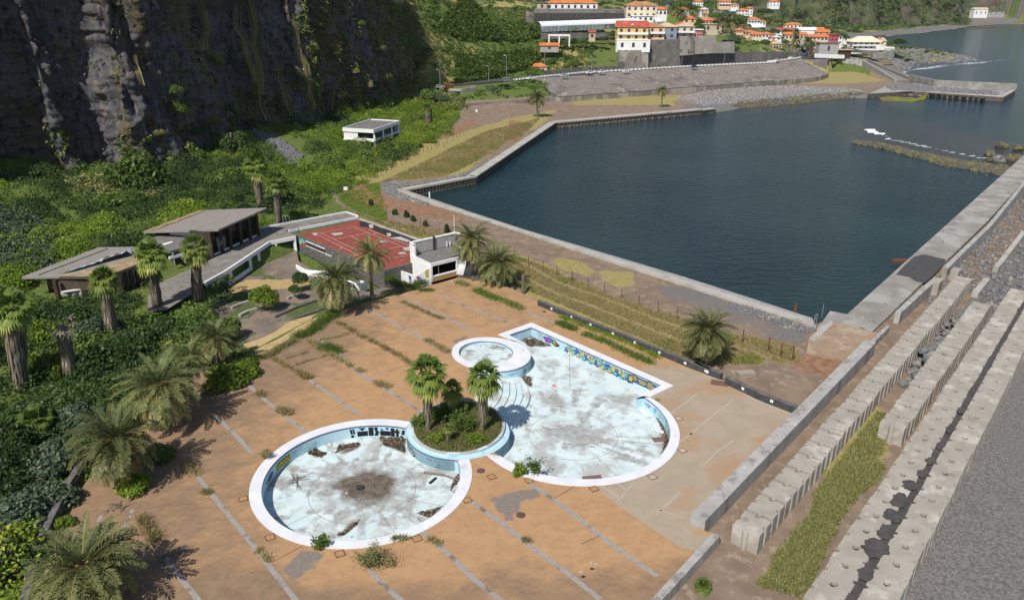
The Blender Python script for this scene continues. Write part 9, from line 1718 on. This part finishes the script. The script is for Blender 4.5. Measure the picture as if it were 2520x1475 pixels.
for f, L, h, n, sp, lb, m in ((g3, ((460, 770), (560, 830), (660, 880), (720, 930)), .4, 60, .22, 'dry weeds along a deck joint', L_DRY), (g3, ((730, 610), (850, 690), (980, 770), (1120, 850), (1200, 880)), .45, 100, .25, 'dry weeds along the next deck joint', L_DRY), (g3, ((850, 670), (920, 690), (990, 720)), .6, 70, .5, 'green weed clump on the deck', L_MID), (g3, ((970, 470), (1060, 520), (1160, 580), (1320, 660), (1450, 730), (1600, 830)), .45, 130, .25, 'dry weeds along a long deck joint', L_DRY), (g3, ((830, 620), (950, 600), (1060, 560)), .3, 40, .15, 'dry weeds along a cross joint', L_DRY), (g3, ((560, 770), (750, 710)), .25, 24, .12, 'weeds along a short cross joint', L_DRY), (g3, ((640, 820), (890, 740)), .25, 26, .12, 'weeds along another cross joint', L_DRY),
      (g3, ((1500, 310), (1640, 370), (1750, 420), (1840, 450)), .4, 80, .25, 'dry weeds near the far end of the deck', L_DRY), (g3, ((1690, 610), (1800, 670), (1880, 720)), .35, 60, .3, 'flat weeds beside the wading pool', L_DRY), (g3, ((640, 600), (760, 560), (850, 480), (930, 430), (980, 410)), .9, 170, .45, 'green weeds along the deck edge below the palms', L_MID), (g3, ((250, 790), (420, 750), (560, 660), (640, 620)), .7, 90, .35, 'weeds at the foot of the curved steps', L_REED), (g3, ((1380, 110), (1480, 180), (1560, 200), (1700, 150)), .8, 150, .4, 'green weeds in front of the squash hall', L_MID), (g3, ((1640, 215), (1750, 215)), .4, 50, .3, 'weed clump on the far deck', L_MID),
      (g3, ((1950, 150), (2050, 180)), .5, 40, .4, 'weeds below the palm foot', L_REED), (g3, ((2090, 210), (2200, 260), (2340, 310), (2480, 370)), .6, 130, .45, 'weeds along the deck edge by the stone wall', L_MID), (r7, ((10, 1110), (130, 1160)), .5, 50, .35, 'weed patch near the keyhole pool', L_MID), (r7, ((210, 1200), (400, 1270), (560, 1350), (760, 1440)), .5, 170, .4, 'long weed line above the keyhole pool', L_MID), (r7, ((0, 1050), (200, 1130), (420, 1215), (640, 1300), (820, 1400)), .5, 190, .35, 'weeds at the foot of the black stone wall', L_BRIGHT), (k5, ((1130, 200), (1250, 260)), .5, 50, .4, 'weeds on the deck beyond the keyhole pool corner', L_MID),
      (g2, ((1520, 370), (1600, 450)), .45, 40, .35, 'weeds beside the middle left palm', L_DRY), (g2, ((1150, 790), (1220, 900), (1280, 1000)), .5, 70, .3, 'weeds along the left deck joint', L_DRY), (g2, ((1660, 590), (1700, 600)), .4, 24, .2, 'round tuft on a paving strip', L_DRY), (g2, ((2100, 1060), (2190, 1150)), .3, 24, .2, 'tufts on the long paving strip', L_DRY), (g3, ((690, 890), (740, 930)), .6, 40, .3, 'large dry tuft on a paving strip', L_DRY), (g3, ((500, 1190), (590, 1220)), .7, 50, .25, 'grey dry tuft on a paving strip', L_DRY), (g3, ((1280, 960), (1390, 1000)), .45, 40, .3, 'dry tufts on the strip before the planter', L_DRY), (g3, ((330, 1050), (380, 1070)), .5, 28, .25, 'small dry tuft at the end of a strip', L_DRY), (r8c, ((800, 490), (880, 530)), .3, 24, .2, 'tufts on the strip near the viewer', L_DRY), (r8c, ((1440, 500), (1490, 510)), .3, 16, .15, 'tuft on the right strip', L_DRY), (r8c, ((560, 500), (650, 490)), .35, 24, .15, 'tufts on the pool rim', L_REED)):
 grass_line(f, L, h, n, sp, lb, m)
q = scatter_poly(scale_ring(SOIL, .95), 2600); V, F_, k = tufts(np.c_[q, np.full(len(q), .33)], .42, .05, 5); o = mesh_np('grass', V, F_, L_REED, tint=np.clip(RNG.normal(.3, .2, k), 0, 1)); tag(o, 'grass growing in the round planter', None, None, 'stuff')
def land_grass(P, n, h, m, chan, label, thr=.45, per=6, spread=.12):
 q = scatter_poly(P, n); mk_ = gmask(q[:, 0], q[:, 1]); v = mk_[:, chan]; q = q[v*RNG.uniform(.5, 1.2, n) > thr]; z = ground_z(q[:, 0], q[:, 1]); V, F_, k = tufts(np.c_[q, z], h, spread, per); o = mesh_np('grass', V, F_, m, tint=np.clip(RNG.normal(.45, .22, k), 0, 1)); tag(o, label, None, None, 'stuff')
LP = [A(*p, ZL) for p in ((1180, 610), (1300, 640), (1700, 790), (1980, 860), (1940, 960), (1780, 920), (1500, 800), (1240, 690))]
land_grass(LP, 24000, .38, L_BRIGHT, 0, 'green grass on the strip beyond the stone wall', .5); land_grass(LP, 22000, .38, L_DRY, 1, 'dry grass on the strip beyond the stone wall', .5)
LP = [A(*p, ZL) for p in ((820, 490), (960, 440), (1060, 390), (1200, 320), (1330, 290), (1250, 360), (1100, 430), (980, 460), (1100, 560), (1180, 640), (1040, 600), (880, 530))]
land_grass(LP, 16000, .5, L_DRY, 1, 'dry grass on the land left of the basin', .45); land_grass(LP, 12000, .40, L_BRIGHT, 0, 'green grass patches left of the basin', .5)
LP = [AS(48, -15.4), AS(60, -16), AS(74, -16.2), AS(96, -16.2), AS(92, -12), AS(76, -12), AS(74, -11.8), AS(48, -11.8)]
land_grass(LP, 22000, .42, L_REED, 0, 'yellow green grass between the block rows', .35, 7)
q = scatter_poly([AS(60, -5), AS(125, -5), AS(110, 14), AS(50, 10)], 900); stuff_rocks('pebbles', np.c_[q, np.full(len(q), ZO-.02)], .03+.12*RNG.random(len(q))**3, M_ROCK, 'scattered pebbles on the black sand')
